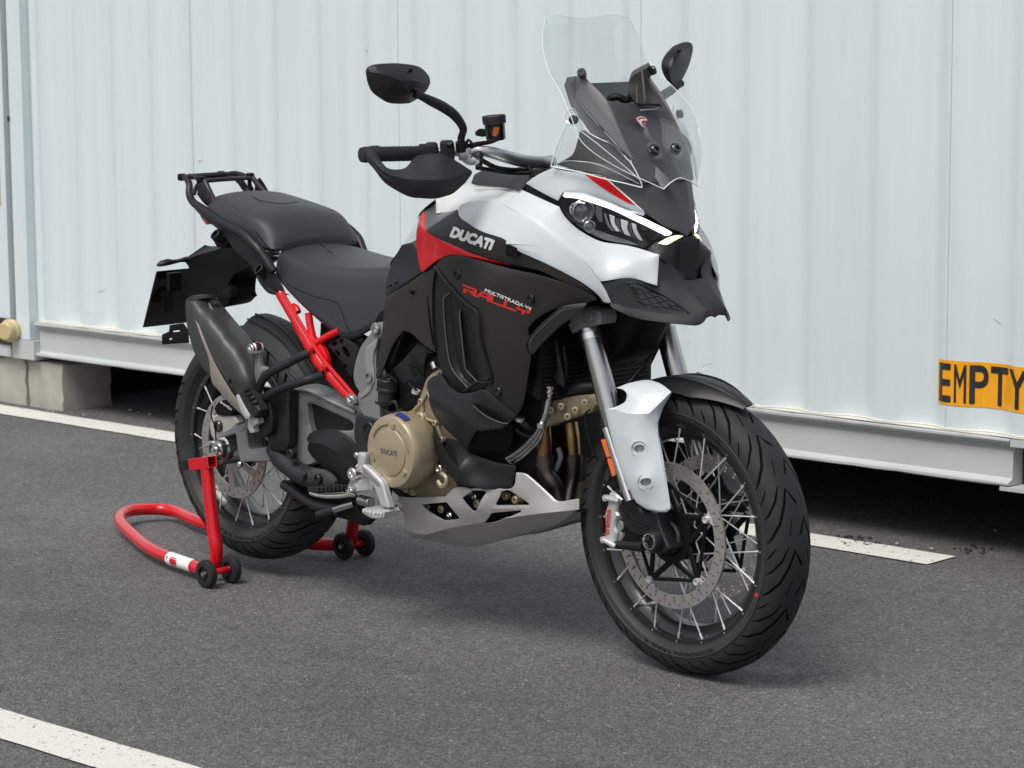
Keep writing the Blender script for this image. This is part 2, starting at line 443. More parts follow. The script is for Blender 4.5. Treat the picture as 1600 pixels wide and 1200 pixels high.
def glyphs(s, bold=.02, shear=0.0):
    cu = bpy.data.curves.new('t', 'FONT'); cu.body = s; cu.shear = shear; cu.resolution_u = 4
    o = bpy.data.objects.new('t', cu); COL.objects.link(o)
    me = o.to_mesh(); bm = bmesh.new(); bm.from_mesh(me); o.to_mesh_clear()
    bpy.data.objects.remove(o); bpy.data.curves.remove(cu)
    bmesh.ops.remove_doubles(bm, verts=bm.verts[:], dist=1e-5)
    xs = [v.co.x for v in bm.verts]; ys = [v.co.y for v in bm.verts]
    x0, x1, y0, y1 = min(xs), max(xs), min(ys), max(ys)
    for v in bm.verts: v.co = Vector(((v.co.x-x0)/(x1-x0), (v.co.y-y0)/(y1-y0), 0))
    bmesh.ops.triangulate(bm, faces=bm.faces[:])
    if bold:                                    # heavier strokes: shifted copies, each a hair above the last
        src = [[v.co.copy() for v in f_.verts] for f_ in bm.faces]; asp = (y1-y0)/(x1-x0)
        for k, (dx, dy) in enumerate(((1, 0), (-1, 0), (0, 1), (0, -1), (.7, .7), (-.7, -.7), (.7, -.7), (-.7, .7))):
            for tri in src: bm.faces.new([bm.verts.new(c+Vector((dx*bold*asp, dy*bold, (k+1)*.00004))) for c in tri])
    return bm
def text_px(name, s, m, parent, O, U, V, wf, off=.0016, bold=.02, shear=0., th=.0006):
    bm = glyphs(s, bold, shear)
    for v in bm.verts:
        p = np.array(O)+v.co.x*np.array(U)+v.co.y*np.array(V); v.co = wf.at(p[0], p[1], off+v.co.z) if isinstance(wf, Surf) else B(p[0], p[1], float(wf(p)[0])+off+v.co.z)
    for f_ in bm.faces:
        f_.normal_update()
        if f_.normal.dot(CB-f_.calc_center_median()) < 0: f_.normal_flip()
    thicken(bm, th)
    return mk(name, bm, m, parent, 0)
def const(w): return lambda p: np.array([w])
def thing(name, label, cat, loc=(0, 0, 0), group=None):
    o = bpy.data.objects.new(name, None); COL.objects.link(o); o.location = loc; o.empty_display_size = .1
    o['label'] = label; o['category'] = cat
    if group: o['group'] = group
    return o

# ------------------------------------------------------------------ ground
def asphalt():
    m, t, p = _nodes('asphalt'); L = t.links.new
    tc = t.nodes.new('ShaderNodeTexCoord')
    v = t.nodes.new('ShaderNodeTexVoronoi'); v.inputs['Scale'].default_value = 280; L(tc.outputs['Object'], v.inputs['Vector'])
    v2 = t.nodes.new('ShaderNodeTexVoronoi'); v2.inputs['Scale'].default_value = 95; L(tc.outputs['Object'], v2.inputs['Vector'])
    sep = t.nodes.new('ShaderNodeSeparateColor'); L(v.outputs['Color'], sep.inputs[0])
    cr = t.nodes.new('ShaderNodeValToRGB'); L(sep.outputs[0], cr.inputs[0])
    e = cr.color_ramp.elements; e[0].position = 0; e[0].color = (.058, .058, .0585, 1); e[1].position = 1; e[1].color = (.25, .248, .245, 1)
    a = e.new(.55); a.color = (.117, .1165, .1165, 1); a = e.new(.9); a.color = (.172, .171, .17, 1)
    big = t.nodes.new('ShaderNodeTexNoise'); big.inputs['Scale'].default_value = 1.1; big.inputs['Detail'].default_value = 5; L(tc.outputs['Object'], big.inputs['Vector'])
    mr = t.nodes.new('ShaderNodeMapRange'); mr.inputs['From Min'].default_value = .3; mr.inputs['From Max'].default_value = .7
    mr.inputs['To Min'].default_value = .86; mr.inputs['To Max'].default_value = 1.12; L(big.outputs['Fac'], mr.inputs['Value'])
    mx = t.nodes.new('ShaderNodeMix'); mx.data_type = 'RGBA'; mx.blend_type = 'MULTIPLY'; mx.inputs['Factor'].default_value = 1
    L(cr.outputs[0], mx.inputs['A']); L(mr.outputs[0], mx.inputs['B'])
    # scattered pale and reddish stones
    s2 = t.nodes.new('ShaderNodeSeparateColor'); L(v2.outputs['Color'], s2.inputs[0])
    gt = t.nodes.new('ShaderNodeMath'); gt.operation = 'GREATER_THAN'; gt.inputs[1].default_value = .985; L(s2.outputs[1], gt.inputs[0])
    lt = t.nodes.new('ShaderNodeMath'); lt.operation = 'LESS_THAN'; lt.inputs[1].default_value = .38; L(v2.outputs['Distance'], lt.inputs[0])
    an = t.nodes.new('ShaderNodeMath'); an.operation = 'MULTIPLY'; L(gt.outputs[0], an.inputs[0]); L(lt.outputs[0], an.inputs[1])
    # mid-size stones, oil stains and worn patches
    m3 = t.nodes.new('ShaderNodeMapRange'); L(s2.outputs[0], m3.inputs['Value']); m3.inputs['To Min'].default_value = .80; m3.inputs['To Max'].default_value = 1.2
    x3 = t.nodes.new('ShaderNodeMix'); x3.data_type = 'RGBA'; x3.blend_type = 'MULTIPLY'; x3.inputs['Factor'].default_value = 1; L(mx.outputs['Result'], x3.inputs['A']); L(m3.outputs[0], x3.inputs['B'])
    st = t.nodes.new('ShaderNodeTexNoise'); st.inputs['Scale'].default_value = 3.3; st.inputs['Detail'].default_value = 8; st.inputs['Roughness'].default_value = .62; st.inputs['Distortion'].default_value = .6; L(tc.outputs['Object'], st.inputs['Vector'])
    sr_ = t.nodes.new('ShaderNodeMapRange'); L(st.outputs['Fac'], sr_.inputs['Value']); sr_.inputs['From Min'].default_value = .56; sr_.inputs['From Max'].default_value = .72; sr_.inputs['To Min'].default_value = 1.0; sr_.inputs['To Max'].default_value = .72
    x4 = t.nodes.new('ShaderNodeMix'); x4.data_type = 'RGBA'; x4.blend_type = 'MULTIPLY'; x4.inputs['Factor'].default_value = 1; L(x3.outputs['Result'], x4.inputs['A']); L(sr_.outputs[0], x4.inputs['B'])
    m2 = t.nodes.new('ShaderNodeMix'); m2.data_type = 'RGBA'; L(an.outputs[0], m2.inputs['Factor']); L(x4.outputs['Result'], m2.inputs['A']); m2.inputs['B'].default_value = (.30, .28, .25, 1)
    L(m2.outputs['Result'], p.inputs['Base Color']); p.inputs['Roughness'].default_value = .8
    n2 = t.nodes.new('ShaderNodeTexNoise'); n2.inputs['Scale'].default_value = 260; n2.inputs['Detail'].default_value = 3; L(tc.outputs['Object'], n2.inputs['Vector'])
    ad = t.nodes.new('ShaderNodeMath'); ad.operation = 'MULTIPLY_ADD'; ad.inputs[1].default_value = -1.2; L(v.outputs['Distance'], ad.inputs[0]); L(n2.outputs['Fac'], ad.inputs[2])
    bp = t.nodes.new('ShaderNodeBump'); bp.inputs['Strength'].default_value = .9; bp.inputs['Distance'].default_value = .003; L(ad.outputs[0], bp.inputs['Height']); L(bp.outputs[0], p.inputs['Normal'])
    return m
def linepaint():
    m, t, p = _nodes('worn white road paint'); L = t.links.new
    tc = t.nodes.new('ShaderNodeTexCoord')
    v = t.nodes.new('ShaderNodeTexVoronoi'); v.inputs['Scale'].default_value = 130; L(tc.outputs['Object'], v.inputs['Vector'])
    n = t.nodes.new('ShaderNodeTexNoise'); n.inputs['Scale'].default_value = 60; n.inputs['Detail'].default_value = 6; n.inputs['Roughness'].default_value = .7; L(tc.outputs['Object'], n.inputs['Vector'])
    s = t.nodes.new('ShaderNodeMath'); s.operation = 'MULTIPLY_ADD'; s.inputs[1].default_value = .16; L(v.outputs['Distance'], s.inputs[0]); L(n.outputs['Fac'], s.inputs[2])
    cr = t.nodes.new('ShaderNodeValToRGB'); L(s.outputs[0], cr.inputs[0]); e = cr.color_ramp.elements
    e[0].position = .68; e[0].color = (.66, .65, .60, 1); e[1].position = .74; e[1].color = (.16, .155, .145, 1)
    L(cr.outputs[0], p.inputs['Base Color']); p.inputs['Roughness'].default_value = .7
    bp = t.nodes.new('ShaderNodeBump'); bp.inputs['Strength'].default_value = .7; bp.inputs['Distance'].default_value = .002; bp.invert = True; L(v.outputs['Distance'], bp.inputs['Height']); L(bp.outputs[0], p.inputs['Normal'])
    return m
CY, CD = -0.7521792, 5.7912626
DIRV = Vector((math.cos(CY), math.sin(CY), 0)); NRM = Vector((-math.sin(CY), math.cos(CY), 0))
def CW(s, n, z=0): return NRM*(CD-n) + DIRV*s + Vector((0, 0, z))       # along the container, out from it, up
bm = bmesh.new(); bm.faces.new([bm.verts.new(p) for p in ((-90, -60, 0), (90, -60, 0), (90, 120, 0), (-90, 120, 0))])
g = mk('asphalt_ground', bm, asphalt(), None, 0); g['kind'] = 'structure'
LP = linepaint()
for (s0, s1, n0, n1) in ((-14, -3.71, .042, .182), (-12, -1.2, 2.742, 2.880)):
    bm = bmesh.new(); k = 90; rows = []
    rnd = random.Random(s0*7)
    for i in range(k+1):
        s = s0+(s1-s0)*i/k; j = lambda: rnd.uniform(-.0025, .0025)
        rows.append((bm.verts.new(CW(s, n0+j(), .004)), bm.verts.new(CW(s, n1+j(), .004))))
    for a, b in zip(rows, rows[1:]): bm.faces.new((a[0], a[1], b[1], b[0]))
    bm.normal_update()
    for f_ in bm.faces:
        if f_.normal.z < 0: f_.normal_flip()
    o = mk('painted_line', bm, LP, None, 0); o['kind'] = 'structure'

# loose grit and leaf crumbs along the container
grit = mat('pale grit', (.33, .31, .28), .8, var=.3, vscale=40); crumb = mat('dark leaf crumbs', (.02, .017, .014), .9)
def pebbles(name, m, n, fn, r0, r1, flat):
    bm = bmesh.new(); rnd = random.Random(11)
    for i in range(n):
        s, q = fn(rnd); c = CW(s, q); r = rnd.uniform(r0, r1)**1.0; R = Matrix.Rotation(rnd.uniform(0, 6), 3, 'Z')
        vs = [bm.verts.new(c + R @ Vector((x*r*rnd.uniform(.6, 1.2), y*r*rnd.uniform(.5, 1.1), max(0.001, (z+.6)*r*flat*rnd.uniform(.7, 1.1))))) for x, y, z in ((1, 0, 0), (0, 1, 0), (-1, 0, 0), (0, -1, 0), (0, 0, 1), (0, 0, -.6))]
        for a, b, d in ((0, 1, 4), (1, 2, 4), (2, 3, 4), (3, 0, 4), (1, 0, 5), (2, 1, 5), (3, 2, 5), (0, 3, 5)): bm.faces.new((vs[a], vs[b], vs[d]))
    o = mk(name, bm, m, None, 0); o['kind'] = 'stuff'; return o
pebbles('grit', grit, 80, lambda r: (r.uniform(-8, -2.8), -.35+abs(r.gauss(0, .3))), .003, .010, .8)
pebbles('grit', grit, 120, lambda r: (r.uniform(-8, -2.0), r.uniform(.3, 3.6)), .0015, .004, .7)
def lt(r):
    c = r.choice([(-4.02, .12), (-3.98, .10), (-3.73, -.02), (-4.07, .06), (-3.6, -.15), (-7.3, -.1), (-5.0, -.1)]); return c[0]+r.gauss(0, .025), c[1]-.05+r.gauss(0, .02)
pebbles('leaf_litter', crumb, 90, lt, .004, .011, .5)

# ------------------------------------------------------------------ containers
def contpaint():
    m, t, p = _nodes('weathered white container paint'); L = t.links.new
    tc = t.nodes.new('ShaderNodeTexCoord'); mp = t.nodes.new('ShaderNodeMapping'); mp.inputs['Scale'].default_value = (7, 7, .35); L(tc.outputs['Object'], mp.inputs[0])
    n = t.nodes.new('ShaderNodeTexNoise'); n.inputs['Scale'].default_value = 1.6; n.inputs['Detail'].default_value = 8; n.inputs['Roughness'].default_value = .65; L(mp.outputs[0], n.inputs['Vector'])
    cr = t.nodes.new('ShaderNodeValToRGB'); L(n.outputs['Fac'], cr.inputs[0]); e = cr.color_ramp.elements
    e[0].position = .28; e[0].color = (.605, .685, .712, 1); e[1].position = .72; e[1].color = (.69, .755, .76, 1)
    # small rust specks and scuffs
    n2 = t.nodes.new('ShaderNodeTexNoise'); n2.inputs['Scale'].default_value = 22; n2.inputs['Detail'].default_value = 9; n2.inputs['Roughness'].default_value = .72; L(tc.outputs['Object'], n2.inputs['Vector'])
    c2 = t.nodes.new('ShaderNodeValToRGB'); L(n2.outputs['Fac'], c2.inputs[0]); f = c2.color_ramp.elements
    f[0].position = .69; f[0].color = (0, 0, 0, 1); f[1].position = .76; f[1].color = (1, 1, 1, 1)
    mx = t.nodes.new('ShaderNodeMix'); mx.data_type = 'RGBA'; L(c2.outputs[0], mx.inputs['Factor']); L(cr.outputs[0], mx.inputs['A']); mx.inputs['B'].default_value = (.38, .36, .31, 1)
    L(mx.outputs['Result'], p.inputs['Base Color']); p.inputs['Roughness'].default_value = .42
    bp = t.nodes.new('ShaderNodeBump'); bp.inputs['Strength'].default_value = .25; bp.inputs['Distance'].default_value = .01
    n3 = t.nodes.new('ShaderNodeTexNoise'); n3.inputs['Scale'].default_value = 3.0; n3.inputs['Detail'].default_value = 4; L(tc.outputs['Object'], n3.inputs['Vector'])
    L(n3.outputs['Fac'], bp.inputs['Height']); L(bp.outputs[0], p.inputs['Normal'])
    return m
CP = contpaint()
railpaint = mat('container rail paint', (.47, .50, .49), .5, var=.10, vscale=5, bump=.3, bscale=60)
railtop = mat('scraped rail edge paint', (.62, .61, .55), .55, var=.18, vscale=14)
gasket = mat('grey door gasket', (.36, .39, .37), .6); rustdark = mat('dark rusty steel', (.03, .027, .025), .7)
PITCHW, REC0 = .2285, -4.333
def corr(s):
    """depth of the corrugated wall at s (0 outer face, .03 in the grooves)"""
    q = ((s-REC0)/PITCHW) % 1.0; q = min(q, 1-q)
    t = max(0, min(1, (.40-q)/.30)); return .012 + .026*(3*t*t-2*t*t*t)
def brk(s0, s1):
    out = [s0]; k0 = int((s0-REC0)/PITCHW)-2
    for k in range(k0, k0+90):
        for q in (-.40, -.34, -.28, -.22, -.16, -.10, 0, .10, .16, .22, .28, .34, .40):
            s = REC0+(k+q)*PITCHW
            if s0 < s < s1: out.append(s)
    return sorted(out)+[s1]
cont = thing('shipping_container', 'long white corrugated shipping container raised on blocks behind the motorcycle', 'container', CW(0, 0))
cont.rotation_euler = (0, 0, CY)
S0, S1 = -8.0, -2.2
bm = bmesh.new(); prev = None
zs = [.335, .8, 1.4, 2.0, 2.62]
for s in brk(S0, S1):
    col = [bm.verts.new((s, corr(s), z)) for z in zs]
    if prev:
        for i in range(len(zs)-1): bm.faces.new((prev[i], col[i], col[i+1], prev[i+1]))
    prev = col
thicken(bm, .003); mk('corrugated_wall', bm, CP, cont, 60)
def cbox(name, s0, s1, y0, y1, z0, z1, m, bev=.004, parent=None):
    bm = bmesh.new(); box(bm, ((s0+s1)/2, (y0+y1)/2, (z0+z1)/2), (s1-s0, y1-y0, z1-z0))
    if bev: bevel(bm, bev, 2, 30)
    return mk(name, bm, m, parent or cont, 30)
# bottom rail: a rolled section, straight along the container
bm = bmesh.new(); prof = [(.055, .342), (.003, .340), (0, .337), (0, .331), (.016, .327), (.030, .318), (.031, .306), (.024, .298), (.022, .228), (.016, .222), (.002, .220), (0, .217), (0, .211), (.004, .208), (.075, .207), (.075, .342)]
rndr = random.Random(3)
secs = []
for i in range(61):
    s = S0+.03+(-3.575-S0-.03)*i/60
    secs.append([(s, y, z+rndr.uniform(-.0012, .0012)*(z > .32 or z < .225)) for y, z in prof])
loft(bm, secs); fixn(bm); mk('bottom_rail', bm, railpaint, cont, 25)
cbox('bottom_rail', -3.574, S1, .004, .07, .318, .342, railpaint)
cbox('fork_pocket', -3.574, -3.25, .07, .6, .205, .317, rustdark, 0)
cbox('bottom_rail', -3.25, S1, .0, .07, .207, .317, railpaint)
cbox('fork_pocket_sill', -3.60, -3.24, -.003, .1, .196, .2065, railpaint, .002)
bm = bmesh.new(); prev = None                                   # the scraped weld bead where the wall stands on the rail
for s in brk(S0+.02, S1):
    c = corr(s); col = [bm.verts.new((s, y, z)) for y, z in ((c-.002, .3425), (c-.004, .347), (c+.004, .352))]
    if prev:
        for i in range(2): bm.faces.new((prev[i], col[i], col[i+1], prev[i+1]))
    prev = col
mk('weld_bead', bm, railtop, cont, 30)
bm = bmesh.new(); box(bm, ((S0+S1)/2, .030, .3432), (S1-S0-.06, .056, .0016)); mk('rail_ledge', bm, railtop, cont, 0)
cbox('floor', S0, S1, .08, 2.40, .26, .33, rustdark, 0)
for k in range(16): cbox('cross_member', -7.8+k*.36, -7.74+k*.36, .08, 2.38, .205, .259, rustdark, 0)
cbox('back_light_blocker', S0, S1, 2.36, 2.40, .0, .26, rustdark, 0)  # added board, blocks far-side light so the gap beneath stays dark
cbox('end_light_blocker', -8.07, -8.05, .28, 2.38, .0, .26, rustdark, 0)  # added board, shuts out light entering under the left end
cbox('roof', S0-.1, S1, .03, 2.42, 2.62, 2.66, CP, 0); cbox('back_wall', S0-.1, S1, 2.40, 2.43, .21, 2.62, CP, 0)
cbox('end_wall', S1, S1+.04, .03, 2.42, .21, 2.62, CP, 0)
cbox('corner_post', -8.085, -8.0, -.002, .12, .27, 2.62, CP, .008)
cbox('corner_casting', -8.11, -7.968, -.008, .16, .192, .268, railpaint, .008)
cbox('door_gasket', -8.122, -8.0865, .030, .10, .27, 2.6, gasket, .003)
bm = bmesh.new(); box(bm, (-8.088, -.004, 1.13), (.010, .008, .020)); mk('rivet', bm, rustdark, cont, 0)
seam = mat('seam', (.56, .60, .59), .6)
for s, z0, z1 in ((-7.995, .35, 2.6), (-7.003, .35, 2.6), (-4.888, .35, 2.6), (-3.786, .545, 2.6), (-3.786, .35, .405), (-5.96, .35, 2.6)):   # thin weld seams between wall sheets
    bm = bmesh.new(); box(bm, (s, corr(s)-.001, (z0+z1)/2), (.0016, .003, z1-z0)); mk('weld_seam', bm, seam, cont, 0)
rs_ = random.Random(8); scuff = mat('scuffed bare patch', (.36, .36, .34), .6, var=.3, vscale=60)
for k in range(13):                                             # short scratches and chips in the paint
    s = rs_.uniform(-7.9, -3.4); z = rs_.choice((rs_.uniform(.36, .5), rs_.uniform(.4, 1.7))); bm = bmesh.new(); a = rs_.uniform(-1.2, 1.2); l = rs_.uniform(.004, .03)
    box(bm, (0, 0, 0), (l, .0008, rs_.uniform(.0012, .003)), Matrix.Rotation(a, 3, 'Y'))
    for v in bm.verts: v.co += Vector((s, 0, z)); v.co.y += corr(v.co.x)-.0006
    mk('paint_scratch', bm, scuff, cont, 0)
# round fitting on its dark plate at the corner
ft = bmesh.new(); d = Vector((.35, -1, 0)).normalized(); c0 = Vector((-8.102, -.012, .302))
lathe(ft, [(0, 0), (0, .044), (.016, .046), (.020, .042), (.022, .036), (.05, .035), (.055, .030), (.055, 0)], c0, d, 28); fixn(ft)
fit = mk('round_fitting', ft, mat('pale yellow cap', (.55, .44, .24), .4, var=.1), cont, 30)
cbox('dark_plate', -8.2, -8.11, -.006, .0, .24, .345, rustdark, .003)
# adjoining container end at the picture's left edge
c2 = thing('neighbour_container', 'narrow edge of a second white container at the far left with a rusty brown mark', 'container', CW(-8.2, 0)); c2.rotation_euler = (0, 0, CY)
cbox('corner_post', -.5, .066, .004, .25, .27, 2.62, CP, .010, c2)
cbox('corner_casting', -.55, .07, .0, .3, .192, .268, railpaint, .006, c2)
cbox('side_wall', -3.0, -.5, .03, .25, .2, 2.62, CP, 0, c2)
cbox('rust_mark', -.3, .030, .0005, .0038, .79, .985, mat('rust brown mark', (.52, .34, .17), .7, var=.4, vscale=30), 0, c2)

# EMPTY sticker: a strip that follows the corrugation, lettering conforming to it
def conform(bm, off):
    bmesh.ops.triangulate(bm, faces=bm.faces[:])
    for s in brk(-3.9, -3.0):
        r = bmesh.ops.bisect_plane(bm, geom=bm.verts[:]+bm.edges[:]+bm.faces[:], plane_co=(s, 0, 0), plane_no=(1, 0, 0), dist=1e-5)
    for v in bm.verts: v.co.y = corr(v.co.x)-off-v.co.y
    for f_ in bm.faces:
        f_.normal_update()
        if f_.normal.y > 0: f_.normal_flip()
bm = bmesh.new(); bm.faces.new([bm.verts.new(p) for p in ((-3.822, 0, .412), (-3.50, 0, .412), (-3.50, 0, .537), (-3.822, 0, .537))]); conform(bm, .0015)
thicken(bm, .0008); stk = mk('sticker', bm, mat('glossy orange sticker', (.93, .40, .012), .16, coat=.7, var=.03), cont, 0)
blackprint = mat('black print', (.03, .03, .034), .22, coat=.3)
for ch, a, b in (('E', -3.804, -3.763), ('M', -3.750, -3.714), ('P', -3.704, -3.658), ('T', -3.648, -3.592), ('Y', -3.582, -3.520)):
    bm = glyphs(ch, .022 if ch != 'M' else .014)
    for v in bm.verts: v.co = Vector((a-.009+v.co.x*(b-a), v.co.z, .423+v.co.y*.103))
    conform(bm, .0032); thicken(bm, .0006); mk('letter', bm, blackprint, stk, 0)

# concrete blocks
def concrete():
    m = mat('mottled concrete', (.36, .34, .30), .85, var=.35, vscale=11, bump=.8, bscale=120); return m
CM = concrete()
for (s0, s1, lab) in ((-8.065, -7.832, 'grey concrete block with a chipped corner under the container end'), (-8.42, -8.078, 'stained concrete block at the far left edge beside another block')):
    bm = bmesh.new(); box(bm, (0, 0, .0925), (s1-s0, .24, .185))
    bmesh.ops.subdivide_edges(bm, edges=bm.edges[:], cuts=6, use_grid_fill=True)
    rr = random.Random(s0)
    for v in bm.verts:
        e = (abs(abs(v.co.x)-(s1-s0)/2) < .002)+(abs(abs(v.co.y)-.12) < .002)+(abs(v.co.z-.185) < .002)
        k = .004 if e < 2 else .010
        v.co += Vector((-math.copysign(rr.uniform(0, k), v.co.x), -math.copysign(rr.uniform(0, k), v.co.y), -rr.uniform(0, k) if v.co.z > .02 else 0))
    o = mk('concrete_block', bm, CM, None, 40); o.location = CW((s0+s1)/2, -.145); o.rotation_euler = (0, 0, CY); o['label'] = lab; o['category'] = 'block'; o['group'] = 'concrete blocks under the container'

# ------------------------------------------------------------------ motorcycle
bike = thing('motorcycle', 'white, red and black adventure motorcycle with wire wheels parked on a red stand', 'motorcycle')
bike.matrix_world = Matrix.Translation(T) @ A.to_4x4()
def bolt(parent, u, v, w, r=.008, m='black', h=.004, d=(0, -1, 0), name='bolt'):
    bm = bmesh.new(); c = B(u, v, w) if not isinstance(u, Vector) else u
    lathe(bm, [(-.002, r*1.25), (h*.4, r*1.25), (h, r*1.08), (h, r*.55), (h*.3, r*.5), (h*.3, 0)], c, d, 18); fixn(bm)
    return mk(name, bm, M[m], parent, 30)

# ---- wheels
def tyre_mesh(R, ys, rs, npitch, grooves, name, parent, gd=.0045):
    a = np.linspace(-PI/2, PI/2, 181); Y = ys*np.sin(a); Rr = rs+(R-rs)*np.cos(a)**.80
    q = np.concatenate([[0], np.cumsum(np.hypot(np.diff(Y), np.diff(Rr)))]); q -= q[-1]/2; QM = q[-1]
    Lc = 2*PI*R; P = Lc/npitch
    polys = []
    for k in range(npitch):
        for side in (1, -1):
            for g_ in grooves:
                pts = np.array([((k+gs+(.5 if side < 0 else 0))*P, side*gq*QM) for gs, gq in g_[0]]); wd = g_[1]
                if pts[:, 0].min() < .012 or pts[:, 0].max() > Lc-.012: continue
                n = len(pts); L_ = []; Rt = []
                for i in range(n):
                    d = pts[min(i+1, n-1)]-pts[max(i-1, 0)]; d /= np.linalg.norm(d); nn = np.array([-d[1], d[0]])
                    h = wd*(.45 if i in (0, n-1) else 1)/2; L_.append(pts[i]+nn*h); Rt.append(pts[i]-nn*h)
                pl = np.array(L_+Rt[::-1]); ar = np.sum(pl[:, 0]*np.roll(pl[:, 1], -1)-np.roll(pl[:, 0], -1)*pl[:, 1]); polys.append(pl if ar > 0 else pl[::-1])
    sg = np.linspace(0, Lc, 181); qg = np.linspace(-QM, QM, 15)
    gp = np.array([(s, t) for s in sg for t in qg])
    keep = np.ones(len(gp), bool)
    for p in polys:
        m_ = (gp[:, 0] > p[:, 0].min()-.004) & (gp[:, 0] < p[:, 0].max()+.004); idx = np.where(m_)[0]
        if len(idx):
            bad = _inside(gp[idx], p) | (_bdist(gp[idx], p) < .003); keep[idx[bad]] = False
    edge_pts = (np.abs(np.abs(gp[:, 1])-QM) < 1e-6) | (gp[:, 0] < 1e-6) | (gp[:, 0] > Lc-1e-6); keep |= edge_pts
    V2 = [Vector(p) for p in gp[keep]]; F = []
    for p in polys:
        k = len(V2); V2 += [Vector((x, max(-QM*.995, min(QM*.995, y)))) for x, y in p]; F.append(list(range(k, k+len(p))))
    vs, es, fs, _, _, of = delaunay_2d_cdt(V2, [], F, 0, 1e-5)
    bm = bmesh.new(); bm2 = bmesh.new()
    def pos(p, dep):
        y = np.interp(p.y, q, Y); r = np.interp(p.y, q, Rr)-dep; t = p.x/R+2.4     # seam kept under the mudguard
        return Vector((r*math.cos(t), y*(1-dep*4), r*math.sin(t)))
    top = {}; bot = {}; ecount = {}
    def gv(d, b, i, dep):
        if i not in d: d[i] = b.verts.new(pos(vs[i], dep))
        return d[i]
    for t, o_ in zip(fs, of):
        ing = len(o_) > 0
        if ing: bm2.faces.new([gv(bot, bm2, i, gd) for i in t])
        else: bm.faces.new([gv(top, bm, i, 0) for i in t])
        for i in range(3):
            e = (t[i], t[(i+1) % 3]); ecount.setdefault(tuple(sorted(e)), []).append((ing, e))
    for k, l in ecount.items():
        if len(l) == 2 and l[0][0] != l[1][0]:
            a_, b_ = k
            wv = [bm2.verts.new(pos(vs[a_], 0)), bm2.verts.new(pos(vs[b_], 0)), gv(bot, bm2, b_, gd), gv(bot, bm2, a_, gd)]
            bm2.faces.new(wv)
    for b in (bm, bm2):
        bmesh.ops.remove_doubles(b, verts=b.verts[:], dist=.0002)
    bm.normal_update()
    for f_ in bm.faces:
        c = f_.calc_center_median()
        if f_.normal.dot(Vector((c.x, c.y*.2, c.z))) < 0: f_.normal_flip()
    t1 = mk(name, bm, M['rubber'], parent, 50); t2 = mk('tread_grooves', bm2, M['groove'], parent, 0)
    return t1, t2
def sidewall_text(parent, s, r, h, y, a0, a1, side=-1):
    bm = glyphs(s, .012)
    for v in bm.verts:
        t = a0+(a1-a0)*v.co.x; rr = r+h*(v.co.y-.5); v.co = Vector((rr*math.cos(t), side*(y+.0022+v.co.z), rr*math.sin(t)))
    for f_ in bm.faces:
        f_.normal_update()
        if f_.normal.y*side < 0: f_.normal_flip()
    return mk('sidewall_lettering', bm, mat_tyretext, parent, 0)
mat_tyretext = mat('raised tyre lettering', (.012, .012, .012), .35)
def disc_mesh(ro, ri, rows, th, y, parent):
    n = 96; V2 = [Vector((ro*math.cos(2*PI*i/n), ro*math.sin(2*PI*i/n))) for i in range(n)]; ed = [(i, (i+1) % n) for i in range(n)]
    k = len(V2); V2 += [Vector((ri*math.cos(2*PI*i/n), ri*math.sin(2*PI*i/n))) for i in range(n)]; ed += [(k+i, k+(i+1) % n) for i in range(n)]
    holes = []
    for (rr, cnt, ph, hr) in rows:
        for i in range(cnt):
            t = 2*PI*(i+ph)/cnt; c = Vector((rr*math.cos(t), rr*math.sin(t))); holes.append((c, hr))
            k = len(V2); V2 += [c+Vector((hr*math.cos(j*PI/4), hr*math.sin(j*PI/4))) for j in range(8)]; ed += [(k+j, k+(j+1) % 8) for j in range(8)]
    vs, _, fs, _, _, _ = delaunay_2d_cdt(V2, ed, [], 0, 1e-6)
    hc = np.array([(h[0].x, h[0].y) for h in holes]); hr = np.array([h[1] for h in holes])
    bm = bmesh.new(); bv = [bm.verts.new((p.x, y, p.y)) for p in vs]
    for t in fs:
        c = sum((vs[i] for i in t), Vector((0, 0)))/3
        if c.length < ri*.999 or c.length > ro: continue
        if (np.hypot(hc[:, 0]-c.x, hc[:, 1]-c.y) < hr*.95).any(): continue
        f_ = bm.faces.new([bv[i] for i in t]); f_.normal_update()
        if f_.normal.y*y < 0: f_.normal_flip()
    bmesh.ops.delete(bm, geom=[v for v in bm.verts if not v.link_faces], context='VERTS')
    thicken(bm, th)
    return mk('brake_disc', bm, M['disc'], parent, 30)
def spokes(parent, nside, rr, yr, rh, yh, r=.0018):
    base = {}
    for s in (-1, 1):
        for i in range(nside):
            t = 2*PI*(i+.25*(s+1))/nside; lead = (1 if i % 2 else -1)*math.radians(58)
            p0 = Vector((rr*math.cos(t), s*yr, rr*math.sin(t))); h = t+lead; p1 = Vector((rh*math.cos(h), s*yh, rh*math.sin(h)))
            key = (s, i % 2)
            if key not in base:
                bm = bmesh.new(); d = (p1-p0).normalized(); cyl(bm, p0, p1, r, n=6); cyl(bm, p0-d*.004, p0+d*.014, r*1.55, n=6)
                base[key] = (mk('spoke', bm, M['steel'], parent, 40), t)
            else:
                src, t0 = base[key]; c = src.copy(); COL.objects.link(c); c.parent = parent; c.rotation_euler = (0, -(t-t0), 0)
